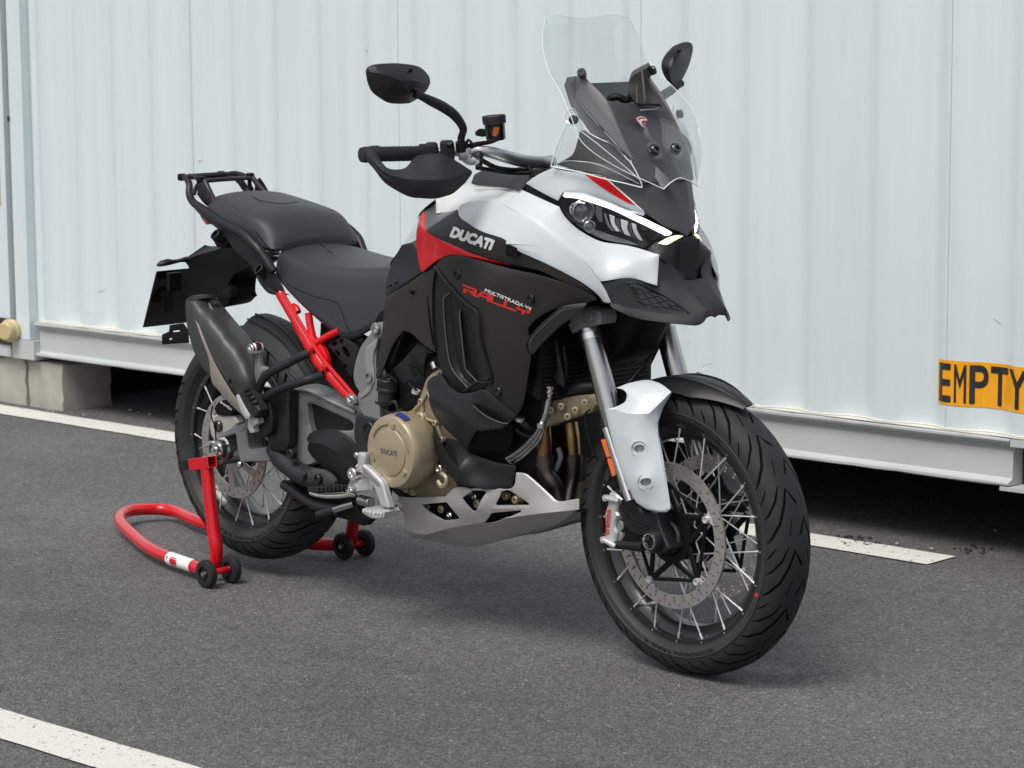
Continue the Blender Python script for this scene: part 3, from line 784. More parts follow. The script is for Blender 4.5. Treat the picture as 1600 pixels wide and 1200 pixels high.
def rim_mesh(parent, rf, yf, rw):
    """double flanged spoke rim, spokes anchored in the flange"""
    bm = bmesh.new()
    prof = [(-yf, rf), (-yf+.002, rf+.003), (-yf+.006, rf+.001), (-yf+.010, rf-.010), (-yf*.45, rf-.030), (0, rf-.034), (yf*.45, rf-.030), (yf-.010, rf-.010), (yf-.006, rf+.001), (yf-.002, rf+.003), (yf, rf),
            (yf-.001, rf-.012), (yf*.80, rf-.016), (yf*.62, rf-.030), (yf*.35, rf-.040), (0, rf-.042), (-yf*.35, rf-.040), (-yf*.62, rf-.030), (-yf*.80, rf-.016), (-yf+.001, rf-.012)]
    lathe(bm, prof, (0, 0, 0), (0, 1, 0), 96, closed=True); fixn(bm)
    return mk('rim', bm, M['rim'], parent, 30)
def hub(bm, prof): lathe(bm, prof, (0, 0, 0), (0, 1, 0), 36); fixn(bm)
def nipples(parent, n, rf, yf):
    bm = bmesh.new()
    for i in range(n):
        for s in (-1, 1):
            t = 2*PI*(i+.25*(s+1))/n; c = Vector(((rf-.006)*math.cos(t), s*(yf-.001), (rf-.006)*math.sin(t))); cyl(bm, c, c+Vector((0, s*.002, 0)), .0024, n=6)
    o = mk('spoke_nipples', bm, M['frame'], parent, 30); o['kind'] = 'stuff'; return o
# front wheel
bm = bmesh.new(); hub(bm, [(-.074, 0), (-.074, .030), (-.066, .034), (-.060, .050), (-.050, .056), (-.030, .060), (-.024, .040), (.024, .040), (.030, .060), (.050, .056), (.060, .050), (.066, .034), (.074, .030), (.074, 0)])
fw_ = mk('wheel', bm, M['black'], bike, 30); fw_.location = (1.572, 0, .325); fw_.rotation_euler = (0, 0, -.0168)
G_FRONT = [([(.0, .93), (.10, .78), (.32, .55), (.60, .36), (.86, .20), (.66, .03), (.60, -.04)], .0066),
           ([(.42, .93), (.50, .78), (.70, .55), (.93, .38)], .0058),
           ([(.55, .30), (.78, .24), (.98, .30)], .0042) if False else ([(.10, .34), (.38, .22)], .0052),
           ([(.70, .96), (.78, .84), (.92, .70)], .0048)]
tyre_mesh(.325, .0605, .276, 15, G_FRONT, 'tyre', fw_)
bm = bmesh.new()
for s in (-1, 1):
    lathe(bm, [(s*.0600, .278), (s*.0622, .2768), (s*.0622, .2755), (s*.0608, .2742), (s*.0604, .272), (s*.0592, .266), (s*.0575, .2615), (s*.0560, .2605), (s*.0500, .2555), (s*.0455, .2535), (s*.0445, .249)], (0, 0, 0), (0, 1, 0), 96)
bm.normal_update(); mk('tyre_sidewall', bm, M['rubberside'], fw_, 40)
sidewall_text(fw_, 'SCORPION TRAIL II', .2685, .0085, .0592, math.radians(-62), math.radians(-108))
sidewall_text(fw_, 'SCORPION TRAIL II', .2685, .0085, .0592, math.radians(106), math.radians(60))
rim_mesh(fw_, .2525, .045, .1); spokes(fw_, 20, .2405, .0395, .050, .045); nipples(fw_, 20, .2525, .045)
for s in (-1, 1):
    y = s*.0690
    disc_mesh(.165, .1345, [(.158, 32, 0, .0036), (.1495, 32, .5, .0036), (.1415, 16, .25, .0036), (.1415, 16, .75, .0036)], .0055, y, fw_)
    bm = bmesh.new()
    lathe(bm, [(y-.003, .062), (y+.003, .062), (y+.003, .044), (y-.003, .044)], (0, 0, 0), (0, 1, 0), 40, closed=True)
    bob = []
    for k in range(5):
        t = math.radians(72*k+18+8); c = Vector((.1245*math.cos(t), y, .1245*math.sin(t))); bob.append((t, c))
        for dt in (-.52, .52):
            h = Vector((.060*math.cos(t+dt), y, .060*math.sin(t+dt))); tube(bm, [h, c], [.0075, .0065], 8, False, flat=.55, flatdir=Vector((0, 1, 0)))
        t2 = math.radians(72*(k+1)+26); c2_ = Vector((.1225*math.cos(t2), y, .1225*math.sin(t2))); tube(bm, [c*.985, c2_], [.0042, .0042], 8, False)
    fixn(bm); mk('disc_carrier', bm, M['black'], fw_, 35)
    for t, c in bob:
        bt = bmesh.new()
        lathe(bt, [(y+s*.0062, 0), (y+s*.0062, .0045), (y+s*.0090, .0055), (y+s*.0090, .0078), (y-s*.004, .0100), (y-s*.004, 0)], Vector((c.x, 0, c.z)), (0, 1, 0), 18)
        e = Vector((math.cos(t), 0, math.sin(t))); px = Vector((-math.sin(t), 0, math.cos(t))); w0, w1 = .009, .017
        vs = [c*1.03-px*w0, c*1.03+px*w0, e*.1355+px*w1+Vector((0, y, 0)), e*.1355-px*w1+Vector((0, y, 0))]
        vs = [Vector((v.x, y+s*.0012, v.z)) for v in vs]; lo = [bt.verts.new(v-Vector((0, s*.004, 0))) for v in vs]; hi = [bt.verts.new(v) for v in vs]
        bt.faces.new(hi); bt.faces.new(lo[::-1]); bridge(bt, lo, hi)
        fixn(bt); mk('disc_bobbin', bt, M['cast'], fw_, 30)
bm = bmesh.new(); t = math.radians(-118); c = Vector((.214*math.cos(t), -.012, .214*math.sin(t))); tube(bm, [c, c+Vector((-.010*math.cos(t), -.010, -.010*math.sin(t))), c+Vector((-.010*math.cos(t), -.034, -.010*math.sin(t)))], [.006, .005, .0036], 10, False); mk('tyre_valve', bm, M['brightalu'], fw_, 35)
bm = bmesh.new(); t = math.radians(-20); c = Vector((.267*math.cos(t), -.0605, .267*math.sin(t))); lathe(bm, [(0, .0048), (-.0006, .0046), (-.0006, 0)], c, (0, 1, 0), 14); fixn(bm); mk('tyre_dot', bm, M['reddark'], fw_, 0)
# rear wheel
bm = bmesh.new(); hub(bm, [(-.10, 0), (-.10, .036), (-.085, .044), (-.075, .056), (-.050, .064), (-.03, .045), (.03, .045), (.05, .064), (.09, .060), (.10, .04), (.10, 0)])
rw_ = mk('wheel', bm, M['black'], bike, 30); rw_.location = (0, 0, .318)
G_REAR = [([(.05, .95), (.20, .80), (.46, .62), (.72, .46), (.92, .28), (.96, .10)], .0078),
          ([(.45, .95), (.58, .82), (.82, .62), (1.02, .50)], .0068),
          ([(.30, .42), (.52, .30), (.62, .14)], .0070)]
tyre_mesh(.318, .085, .2585, 20, G_REAR, 'tyre', rw_)
bm = bmesh.new()
for s in (-1, 1):
    lathe(bm, [(s*.0845, .261), (s*.0868, .2595), (s*.0868, .2580), (s*.0852, .2565), (s*.0848, .2545), (s*.0825, .249), (s*.0790, .2435), (s*.0775, .2425), (s*.0715, .2345), (s*.0668, .2315), (s*.0655, .227)], (0, 0, 0), (0, 1, 0), 96)
mk('tyre_sidewall', bm, M['rubberside'], rw_, 40)
sidewall_text(rw_, 'SCORPION TRAIL II', .2505, .0115, .0832, math.radians(-50), math.radians(-124))
rim_mesh(rw_, .230, .066, .1); spokes(rw_, 18, .218, .060, .056, .058); nipples(rw_, 18, .230, .066)
y = -.0930
disc_mesh(.1403, .1115, [(.1335, 20, 0, .0036), (.1260, 20, .5, .0036), (.1180, 10, .25, .003)], .0055, y, rw_)
bm = bmesh.new()
lathe(bm, [(y-.002, .062), (y+.004, .062), (y+.004, .040), (y-.002, .040)], (0, 0, 0), (0, 1, 0), 40, closed=True)
for k in range(6):
    t = math.radians(60*k+25); tube(bm, [(.058*math.cos(t-.25), y+.001, .058*math.sin(t-.25)), (.113*math.cos(t), y+.001, .113*math.sin(t))], [.010, .012], 8, False, flat=.3, flatdir=Vector((0, 1, 0)))
fixn(bm); mk('disc_carrier', bm, M['disc'], rw_, 35)

# ---- bodywork: white side fairing (two facets and the part under the lamp)
CREASE = [(786, 317, .235), (800, 327, .24), (837, 347, .24), (882, 382, .225), (910, 404, .21), (925, 420, .198), (937.5, 440, .187), (947, 457, .18), (954, 473, .174)]
LOW = [(720, 341, .262), (750, 360, .272), (785, 372, .276), (793, 380, .274), (805, 390, .268), (860, 415, .243), (910, 442, .212), (935, 462, .186), (941, 471, .176)]
CRU, CRL = CREASE[:7], CREASE[6:]
side = panel('side_fairing', M['white'], bike, [
    ([[(954, 473, .174), (948, 474, .174), (941, 471, .176)], LOW[::-1], [(720, 341, .262), (715.5, 333, .255), (715.5, 326, .248), (721, 319, .243)], [(721, 319, .243), (740, 314, .236), (770, 313, .233), (786, 317, .235)], CREASE], []),
    ([CRU[::-1], [(786, 317, .235), (804, 305, .215), (818, 297.5, .20)], [(818, 297.5, .20), (848, 311, .195), (874, 323, .188)], [(874, 323, .188), (878, 331, .186), (886, 342, .182), (899, 354, .172), (915, 365, .16), (940, 377, .14), (975, 382, .115), (1000, 388, .10), (1030, 398, .083)],
      [(1030, 398, .083), (1028.5, 422, .09), (1027, 446, .095)], [(1027, 446, .095), (1012, 441, .118), (996, 436, .135), (980, 434, .152), (960, 436, .17), (937.5, 440, .187)]], [(905, 385, .192), (935, 410, .178), (985, 410, .14)]),
], th=.004, smooth=24, reg=.6, relax=8)
mirror(side)
# scoop line pressed into the fairing
bm = bmesh.new(); tube(bm, tp((792, 380, .2765), (812, 381.5, .2755), (842, 383, .266)), [.0035, .0022, .0006], 8); mk('fairing_crease', bm, M['white'], bike)
# black lettered panel below it
letp = panel('tank_side_panel', M['panel'], bike, [[(664, 360, .245), (676, 352, .243), (690, 343, .243), (713, 327.5, .243), (719, 341.5, .258), (750, 361, .268), (785, 373, .271), (792, 381, .269), (805, 391.5, .263), (860, 417, .238), (910, 444, .207), (932, 463, .183), (897, 448.5, .212), (860, 431, .235), (842, 423, .243), (790, 412, .255), (740, 396, .26), (705, 381, .258), (685, 373, .253)]], key='D', th=.004)
mirror(letp)
text_px('lettering', 'DUCATI', M['whiteprint'], letp, (704.2, 369.0), (64, 21.3), (4.4, -14.2), Surf(letp), bold=.10, off=.0012, shear=.12)
vent = panel('tank_side_vent', M['black'], bike, [[(791, 381, .276), (805, 388, .272), (808, 401, .270), (807, 404, .27), (792, 401, .272), (790, 396, .274)]], th=.006); mirror(vent)
redp = panel('red_tank_panel', M['red'], bike, [[(660, 331, .20), (663.5, 337, .208), (662, 352, .225), (668, 361, .243), (685, 374, .250), (705, 382.5, .255), (740, 397, .257), (790, 413, .252), (797, 416, .249), (735, 402, .258), (717, 398.5, .257), (700, 399, .253), (680, 408.5, .242), (670, 416, .234), (659, 425, .222), (655.5, 419, .216), (651.5, 397, .208), (649.8, 380, .203), (650, 362, .198), (654, 343, .195)]], th=.004); mirror(redp)
# tank
tk = panel('fuel_tank', M['tankgrey'], bike, [
    ([(660, 331, .19), (681, 313, .165), (680.5, 333, .20), (714, 327.5, .24), (690, 343, .240), (676, 352, .238), (664, 360, .238), (662, 352, .222), (663.5, 337, .205)], []),
    ([(681, 313, .165), (660, 331, .19), (654, 343, .19), (650, 362, .193), (650, 380, .198), (651.5, 398, .203), (645, 387, .197), (640, 379.5, .193), (631, 382, .18), (621, 398, .165), (612, 411, .15), (612, 424, .10), (614, 420, .0), (625, 395, .0), (640, 365, .0), (665, 328, .0), (690, 308, .0)], []),
], join=True, th=.003)
tt = panel('tank_cover', M['cream'], bike, [
    ([[(681, 309, .165), (680.5, 333, .200)], [(680.5, 333, .20), (697, 331, .222), (715, 327, .243)], [(715, 327, .243), (740, 314, .236), (770, 313, .233), (786, 317, .234)], [(786, 317, .234), (804, 305, .215), (818, 297.5, .198)], [(818, 297.5, .198), (807, 298.5, .185), (780, 293, .13), (735, 289, .09), (712, 290, .085)], [(712, 290, .085), (695, 297, .12), (681, 309, .165)]], [(745, 303, .18)]),
    ([[(712, 290, .085), (735, 289, .09), (780, 293, .13), (807, 298.5, .185)], [(807, 298.5, .185), (840, 285, .06), (860, 276, 0)], [(860, 276, 0), (800, 276, 0), (755, 283, 0)], [(755, 283, 0), (730, 287, .05), (712, 290, .085)]], []),
], join=True, th=.003, smooth=40, relax=8)
# black panel between tank and nose, the gap strip, dark bar under the handlebar
p = panel('tank_front_cover', M['grain'], bike, [[(736, 285, .11), (741, 272, .08), (760, 264, .05), (800, 265, .05), (835, 270, .10), (828, 280, .15), (821, 287, .19), (815, 295, .20), (780, 291, .14), (745, 288, .115)]], th=.003); mirror(p)
p = panel('fairing_gap_strip', M['black'], bike, [[(815, 293, .195), (822, 287, .19), (850, 301, .185), (872, 313, .18), (886, 340, .175), (874, 326, .182), (848, 314, .189), (820, 300, .195)]], th=.003, edge=0); mirror(p)

# knee panels and frame side panels (dark plastic)
p = panel('knee_panel', M['grain'], bike, [[(631, 381.5, .183), (640, 379.5, .196), (646.5, 387, .202), (652, 401, .207), (657.5, 425.5, .213), (630, 444, .198), (603, 462, .178), (600.5, 455, .172), (604, 436, .163), (612, 410, .155), (621, 397, .168)]], th=.004); mirror(p)
bm = bmesh.new()
for a in ((609, 447, .181), (619, 441.5, .186)): tube(bm, tp((a[0]-2.5, a[1]+1.5, a[2]+.006), (a[0]+2.5, a[1]-1.5, a[2]+.010)), .0022, 6, False)
mk('panel_slot', bm, M['black'], bike)
p = panel('frame_side_panel', M['panel'], bike, [
    [[(602, 465, .176), (630, 447, .194), (658, 428, .210), (680, 415, .232)], [(680, 415, .232), (675, 447, .222), (675, 500, .212), (679, 550, .206)], [(679, 550, .206), (664, 541, .20), (650, 528, .195), (640, 520, .192), (629, 517, .19)], [(629, 517, .19), (614, 537, .182), (604, 560, .177), (594, 586, .172)], [(594, 586, .172), (585, 596, .170)], [(585, 596, .170), (589, 570, .172), (593, 543, .174), (597, 515, .175), (599, 490, .175), (602, 465, .176)]]], th=.005); mirror(p)
bolt(bike, 644, 457, .205, .004, 'black')
bm = bmesh.new(); tube(bm, tp((668, 462, .214), (671, 500, .212), (677, 538, .208)), .0022, 6); mk('panel_seam', bm, M['black'], bike)

# lower fairing with the model lettering, vents and louvres
rp = panel('lower_fairing', M['panel'], bike, [([(680, 415, .240), (686, 407.5, .247), (700, 400.5, .255), (717, 399.5, .260), (740, 405, .262), (790, 418, .258), (842, 431, .245), (897, 448.5, .214), (928, 464, .187), (931.5, 469, .184), (922, 472, .189), (887, 477.5, .208), (860, 485.5, .222), (836, 500, .232), (824, 514, .235), (827, 535, .228), (829, 555, .221), (825, 585, .21), (817, 630, .195), (808, 648, .187), (795, 640, .196), (778, 625, .207), (757, 608, .218), (766, 599, .219), (767, 588, .222), (758, 560, .236), (752, 535, .246), (745, 490, .256), (725, 470, .253), (707, 452, .248), (692, 432, .243)], [(790, 460, .258), (775, 435, .268), (800, 540, .238)])], th=.005, key='R', reg=.5, relax=6)
mirror(rp)
SR = Surf(rp)
for u, v in ((714.5, 428), (829, 467), (778, 612)): bolt(bike, SR.at(u, v, .001), 0, 0, .0095, 'gloss')
Lw = .18
rally = []
def glyph_at(x0, sc, ls): return [[(x0+a*sc, b) for a, b in l] for l in ls]
gl_R = [[(.1, .1), (.1, .42), (.95, .42), (.95, .9), (.0, .9)], [(.55, .42), (.95, .1)]]
gl_A = [[(.05, .1), (.42, .9), (.95, .9), (.95, .1)], [(.28, .42), (.95, .42)]]
gl_L = [[(.1, .9), (.1, .1), (.95, .1)]]
gl_Y = [[(.08, .9), (.08, .48), (.95, .48), (.95, .9)], [(.52, .48), (.52, .1)]]
for i, g_ in enumerate((gl_R, gl_A, gl_L, gl_L, gl_Y)): rally += glyph_at(i*1.12, 1, g_)
strokes('lettering', M['reddark'], rp, rally, (724.5, 456.5), (104/5.6, 38.5/5.6), (2.0, -11.5), Surf(rp), .25, off=.0012)
text_px('lettering', 'MULTISTRADA V4', M['whiteprint'], rp, (758, 455.5), (72, 29.0), (1.4, -4.8), Surf(rp), bold=.012, off=.0016)
vp = panel('vent_base', M['plastic'], bike, [[(681, 417, .222), (707, 453, .232), (745, 491, .240), (752, 536, .232), (767, 590, .208), (765, 600, .206), (757, 608, .205), (738, 613, .205), (722, 614, .204), (705, 604, .203), (692, 586, .20), (683, 555, .20), (678, 510, .205), (676, 460, .212)]], th=.004); mirror(vp)
rw = lambda u, v, o: (u, v, float(WF['R']((u, v))[0])+o)
vr = panel('vent_return', M['grain'], bike, [[[rw(690, 433.5, -.001), rw(715, 461, -.001), rw(740.7, 486, -.001), rw(745, 491, -.001)], [rw(745, 491, -.001), rw(752, 535, -.001), rw(758, 560, -.001), rw(766.5, 590, -.001)], [rw(766.5, 590, -.001), (757, 597, .214), (746, 593.5, .206)], [(746, 593.5, .206), (735, 528, .222), (728, 499, .230), (715, 477, .232), (690, 433.5, .240)]]], th=.003, edge=1.2, smooth=25); mirror(vr)
lv = panel('vent_louvre', M['plastic'], bike, [[(719.5, 485, .236), (718.2, 495, .238), (720.5, 517, .238), (726, 568, .230), (730, 580, .226), (745.5, 596, .216), (748, 592, .198), (741, 560, .204), (735, 528, .210), (728, 499, .214), (724, 490, .222)]], th=.005, rnd=.001, edge=1.4); mirror(lv)
lv = panel('vent_louvre', M['plastic'], bike, [[(704, 457.5, .232), (695.5, 463.5, .230), (693, 471, .230), (695, 510, .228), (700, 552, .224), (708, 579, .220), (731, 606, .212), (745, 596, .202), (731, 582, .200), (725, 565, .204), (719, 515, .212), (717, 495, .214), (720, 485, .218)]], th=.005, rnd=.001, edge=1.4); mirror(lv)
bm = bmesh.new(); tube(bm, tp((724, 612.5, .216), (733, 605.5, .218), (746, 597, .220), (757, 598, .222), (767, 596, .223)), .0022, 6); o = mk('vent_lip', bm, M['plastic'], bike); mirror(o)
for pts in (((704, 457.5, .234), (695.5, 463.5, .232), (693, 471, .232), (695, 510, .230), (700, 552, .226), (708, 579, .222), (731, 606, .214)), ((719.5, 485, .238), (718.2, 495, .240), (720.5, 517, .240), (726, 568, .232), (730, 580, .228), (745.5, 596, .218))):
    bm = bmesh.new(); tube(bm, tp(*pts), .0016, 6); o = mk('louvre_highlight', bm, M['ear'], bike); mirror(o)  # paler grey tube: the blade edge's highlight put into the colour
bm = bmesh.new(); tube(bm, tp((679, 416, .240), (693, 436, .246), (708, 453, .252), (727, 473, .256), (746, 491, .260), (752, 536, .250), (768, 589, .225), (766, 600, .221)), .0036, 8); vt = mk('vent_trim', bm, M['plastic'], bike); mirror(vt)
# air deflector beside the fork
ad = panel('air_deflector', M['shroud'], bike, [[(828, 553, .222), (825, 537, .232), (835, 521.5, .235), (872, 487, .222), (890, 480.5, .213), (915, 478.5, .198), (907, 489, .195), (877, 510, .205), (850, 535, .212), (833, 555, .218)]], th=.012, rnd=.003); mirror(ad)
bm = bmesh.new(); tube(bm, tp((826.5, 552, .230), (823.5, 537, .240), (834, 520.5, .243), (871, 486, .230), (890, 479.5, .221), (914, 478, .205)), .0022, 6); o = mk('deflector_edge', bm, M['plastic'], bike); mirror(o)
# lower intake duct: upper facet, lower facet, mouth
DC = [(670, 618, .226), (690, 636, .232), (715, 652, .234), (745, 672, .226), (765, 671.5, .216), (783, 670, .205)]
du = panel('intake_duct', M['plastic'], bike, [
    [[(667, 597, .212), (673, 590, .212), (688, 585.5, .212), (700, 602, .218), (718, 614, .222), (738, 613, .220), (757, 609, .216), (780, 627, .204), (807, 648, .186)], [(807, 648, .186), (795, 662, .194), (783, 670, .205)], DC[::-1], [(670, 618, .226), (667, 607, .218), (667, 597, .212)]],
    [DC[:4], [(745, 672, .226), (737, 684, .222), (729, 699, .212), (731, 706, .202)], [(731, 706, .202), (712, 686, .208), (690, 665, .212), (677, 648, .213), (670, 628, .216), (670, 618, .226)]]], th=.005, smooth=22); mirror(du)
p = panel('duct_mouth', M['black'], bike, [[(729, 706, .185), (728, 698, .190), (737, 682, .200), (746, 671, .208), (783, 668, .186), (800, 662, .175), (800, 690, .165), (790, 706, .160)]], th=.003, edge=0); mirror(p)
p = panel('duct_slot', M['black'], bike, [[(738, 631, .232), (748, 632, .229), (780, 650, .214), (795, 660, .204), (780, 658, .211), (756, 645, .224)]], th=.002, edge=0); mirror(p)
bm = bmesh.new(); tube(bm, tp((739, 634, .236), (756, 648, .228), (780, 660, .216), (794, 662, .207)), .0024, 6); mk('duct_lip', bm, M['plastic'], bike)
# belly deflector
bd = panel('belly_deflector', M['plastic'], bike, [
    ([(676, 665, .19), (682, 680, .196), (690, 698, .202), (716, 733, .208), (713, 744, .206), (712, 756, .204), (697, 736, .200), (683, 712, .196), (676, 690, .192)], []),
    ([(716, 733, .208), (733, 707, .18), (760, 718, .175), (785, 725, .168), (806, 728, .158), (803, 745, .158), (800, 761, .158), (780, 763, .17), (760, 764, .182), (738, 761, .194), (712, 756, .204)], [(750, 738, .178)]),
    ([(690, 690, .168), (700, 684, .165), (716, 690, .165), (733, 707, .18), (716, 733, .207), (703, 716, .185)], [])], th=.004); mirror(bd)

# ---- nose
N_IN = [(957, 286, .128), (980, 306, .106), (1007, 330, .082)]
nose = panel('nose_fairing', M['white'], bike, [([[(821, 286.5, .192), (840, 273, .188), (862, 263, .186)], [(862, 263, .186), (885, 267, .172), (910, 270.5, .160), (940, 274.5, .142), (957, 286, .128)], N_IN, [(1007, 330, .082), (1005.5, 333, .083), (999, 332, .088), (980, 327, .10), (950, 314.5, .128), (920, 304, .155), (882, 300, .182), (876, 305, .187), (871, 313.5, .188)], [(871, 313.5, .188), (845, 300, .193), (821, 286.5, .192)]], [])], th=.004, key='N', reg=.5, relax=6); mirror(nose)
SN = Surf(nose)
st = panel('red_stripe', M['red'], bike, [[(913.5, 272, .160), (943, 275.8, .1425), (955.5, 286.5, .1315), (978, 306, .1095), (995, 320.8, .0945), (984, 318, .1015), (958, 304, .1235), (935, 289, .1455)]], th=.0005, edge=0, rnd=0, on=SN, lift=.0008); mirror(st)
bm = bmesh.new(); tube(bm, [SN.at(u, v, .0004) for u, v in ((944.5, 276.3), (956, 287), (979.5, 307.5), (1002, 327.5))], .0013, 6); o = mk('pinstripe', bm, M['whiteprint'], bike); mirror(o)
NOSE_C = [(1026, 240, 0), (1040, 262, 0), (1052, 290, 0), (1062, 325, 0), (1074, 369, 0)]
NR = [(1010, 268, .055), (1026, 290, .048), (1043, 322, .034), (1062, 361, .020)]
nc = panel('nose_cover', M['shroud'], bike, [
    ([[(957, 285.5, .128), (965, 272, .118), (985, 262, .095), (1010, 268, .055)], NR, [(1062, 361, .020), (1050, 357.5, .036), (1035, 350, .055), (1007, 331, .081)], N_IN[::-1]], []),
    ([NR[::-1], [(1010, 268, .055), (1018, 252, .03), (1026, 240, 0)], NOSE_C, [(1074, 369, 0), (1068, 366, .010), (1062, 361, .020)]], [(1040, 300, .022)])], join=True, th=.004, smooth=18)
# headlamps
def headlamp():
    hb = panel('headlight', M['black'], bike, [[(871, 313, .182), (876, 306, .182), (882, 300.5, .178), (920, 305, .150), (950, 315, .123), (980, 328, .095), (1010, 340, .073), (1040, 355, .043), (1056, 367, .028), (1058, 373, .03), (1040, 372, .045), (1020, 380, .072), (1008, 389, .088), (975, 381, .110), (940, 375, .135), (915, 363, .154), (899, 352, .166), (886, 340, .176), (878, 329, .181)]], th=.004)
    panel('daytime_lamp', M['drl'], hb, [[(882, 307.5, .190), (878.5, 305, .191), (882, 301, .188), (900, 301.5, .174), (920, 305.5, .160), (950, 316, .133), (980, 329, .105), (1010, 342, .079), (1040, 357, .049), (1050, 363.5, .040), (1048, 367, .042), (1040, 368.5, .050), (1020, 357, .075), (990, 342.5, .102), (960, 327.5, .130), (930, 317.5, .156), (900, 309, .178)]], th=.004, rnd=.0025, smooth=60)
    panel('lamp_trim', M['white'], hb, [[(881, 300.2, .1855), (900, 300.3, .172), (920, 303.6, .1575), (950, 314, .131), (980, 326.8, .103), (1000, 332, .089), (1008, 333, .082), (1005, 337.5, .0845), (980, 329.2, .106), (950, 316.2, .134), (920, 306, .161), (900, 302.2, .175), (883, 302, .187)]], th=.003, edge=0)
    panel('lamp_edge_glow', M['drldim'], hb, [[(1028, 379.5, .070), (1042, 371.5, .052), (1058, 367, .030), (1068, 368.5, .018), (1056, 375, .036), (1042, 382, .058)]], th=.002, edge=0)
    # projector pod and mirror fins behind the glass
    bm = bmesh.new(); c = B(911, 330, .165); d = (CB-c).normalized()+Vector((.3, 0, 0)); d.normalize()
    lathe(bm, [(-.01, .026), (.006, .026), (.009, .022), (.004, .019), (-.004, .016), (-.002, .010), (.002, 0)], c, d, 28); fixn(bm); mk('projector_lens', bm, M['smoke'], hb, 30)
    bm = bmesh.new(); c = B(921, 354, .157); lathe(bm, [(-.01, .014), (.004, .014), (.006, .011), (.0, .009), (.002, 0)], c, d, 24); fixn(bm); mk('projector_lens', bm, M['smoke'], hb, 30)
    bm = bmesh.new(); tube(bm, tp((914, 318.5, .170), (903, 317, .180), (894, 320, .184), (892, 330, .182), (900, 342, .176), (909, 345, .170), (916, 339, .166)), [.0022]*7, 8); mk('lamp_ring', bm, M['chrome'], hb, 40)
    for mm, pts in (('fin', [(952, 336), (960, 339), (961, 350), (969, 362), (963, 361), (956, 352)]), ('fin', [(970, 343), (981, 347), (980, 357), (985.5, 369.5), (976, 366), (971, 355)]), ('fin', [(987, 349), (993.5, 351.5), (996, 362), (1004, 376), (998, 374), (990, 362)]),
                    ('chrome', [(943.5, 333), (947, 334), (951, 347), (957, 357), (964, 361.5), (955, 360), (948, 350)]), ('smoke', [(931, 322), (940, 326), (942, 346), (937, 347), (931, 336)]), ('chrome', [(1004, 353), (1009, 358), (1008, 363), (1004, 359)]), ('smoke', [(962, 341), (968, 343), (969, 356), (974, 365), (969, 363), (963, 352)]), ('smoke', [(982, 348), (986, 350), (988, 362), (995, 373), (989, 371), (983, 359)])):
        panel('lamp_fin', M[mm], hb, [[(u, v, .1435-.00082*(u-943)-.0002*(v-340)) for u, v in pts]], th=.004, edge=0, step=3, grid=6, rnd=0)
    panel('lamp_wedge', M['gloss'], hb, [[(1005, 352, .092), (1008, 360, .088), (1034, 366, .060), (1038, 370, .056), (1026, 373, .068), (1012, 376, .082), (1004, 368, .090)]], th=.003, edge=0)
    panel('lamp_floor', M['smoke'], hb, [[(899, 350, .170), (915, 356, .160), (938, 362, .144), (960, 370, .128), (985, 378, .108), (998, 384, .097), (975, 380.5, .114), (940, 374, .139), (915, 362.5, .158)]], th=.003, edge=0)
    panel('lamp_glass', M['lens'], hb, [[(873, 313, .190), (878, 308, .191), (900, 310, .180), (930, 318.5, .158), (960, 329, .132), (990, 344, .104), (1020, 358.5, .077), (1040, 370, .055), (1024, 377, .070), (1006, 387, .091), (975, 380, .114), (940, 374, .139), (915, 362.5, .158), (899, 351.5, .170), (886, 339.5, .180), (879, 329, .186)]], th=.002, edge=0)
    return hb
hl = headlamp(); mirror(hl)
# below the lamps: recess, radar unit
p = panel('nose_recess', M['plastic'], bike, [[(1004, 388, .085), (1022, 378, .068), (1045, 374, .045), (1062, 370, .024), (1074, 371, 0), (1074, 440, 0), (1068, 440, .02), (1056, 428, .040), (1044, 416, .062), (1031, 402, .084)]], join=True, th=.003, edge=0)
bm = bmesh.new()
for i in range(3): tube(bm, tp((1022+i*6, 391+i*8, .074-i*.006), (1040+i*4, 390+i*9, .055-i*.004), (1056, 391+i*10, .036)), .0022, 6)
mk('recess_rib', bm, M['plastic'], bike)
bm = bmesh.new(); c = (B(1057, 378, .036)+B(1057, 420, .036))/2; box(bm, (c.x-.03, 0, c.z), (.066, .072, .064)); bevel(bm, .004, 2); rb = mk('radar_sensor', bm, M['plastic'], bike)
bm = bmesh.new(); box(bm, (c.x+.0035, 0, c.z-.001), (.002, .062, .054)); bevel(bm, .0008, 1); mk('sensor_face', bm, M['gloss'], rb)
blocks_bm = bmesh.new(); loft(blocks_bm, [[(x, -w, a), (x, w, a), (x, w, b), (x, -w, b)] for x, w, a, b in ((1.38, .10, .86, 1.02), (1.49, .085, .86, 1.0), (1.51, .06, .87, .99))]); fixn(blocks_bm); mk('nose_backing', blocks_bm, M['black'], bike, 30)
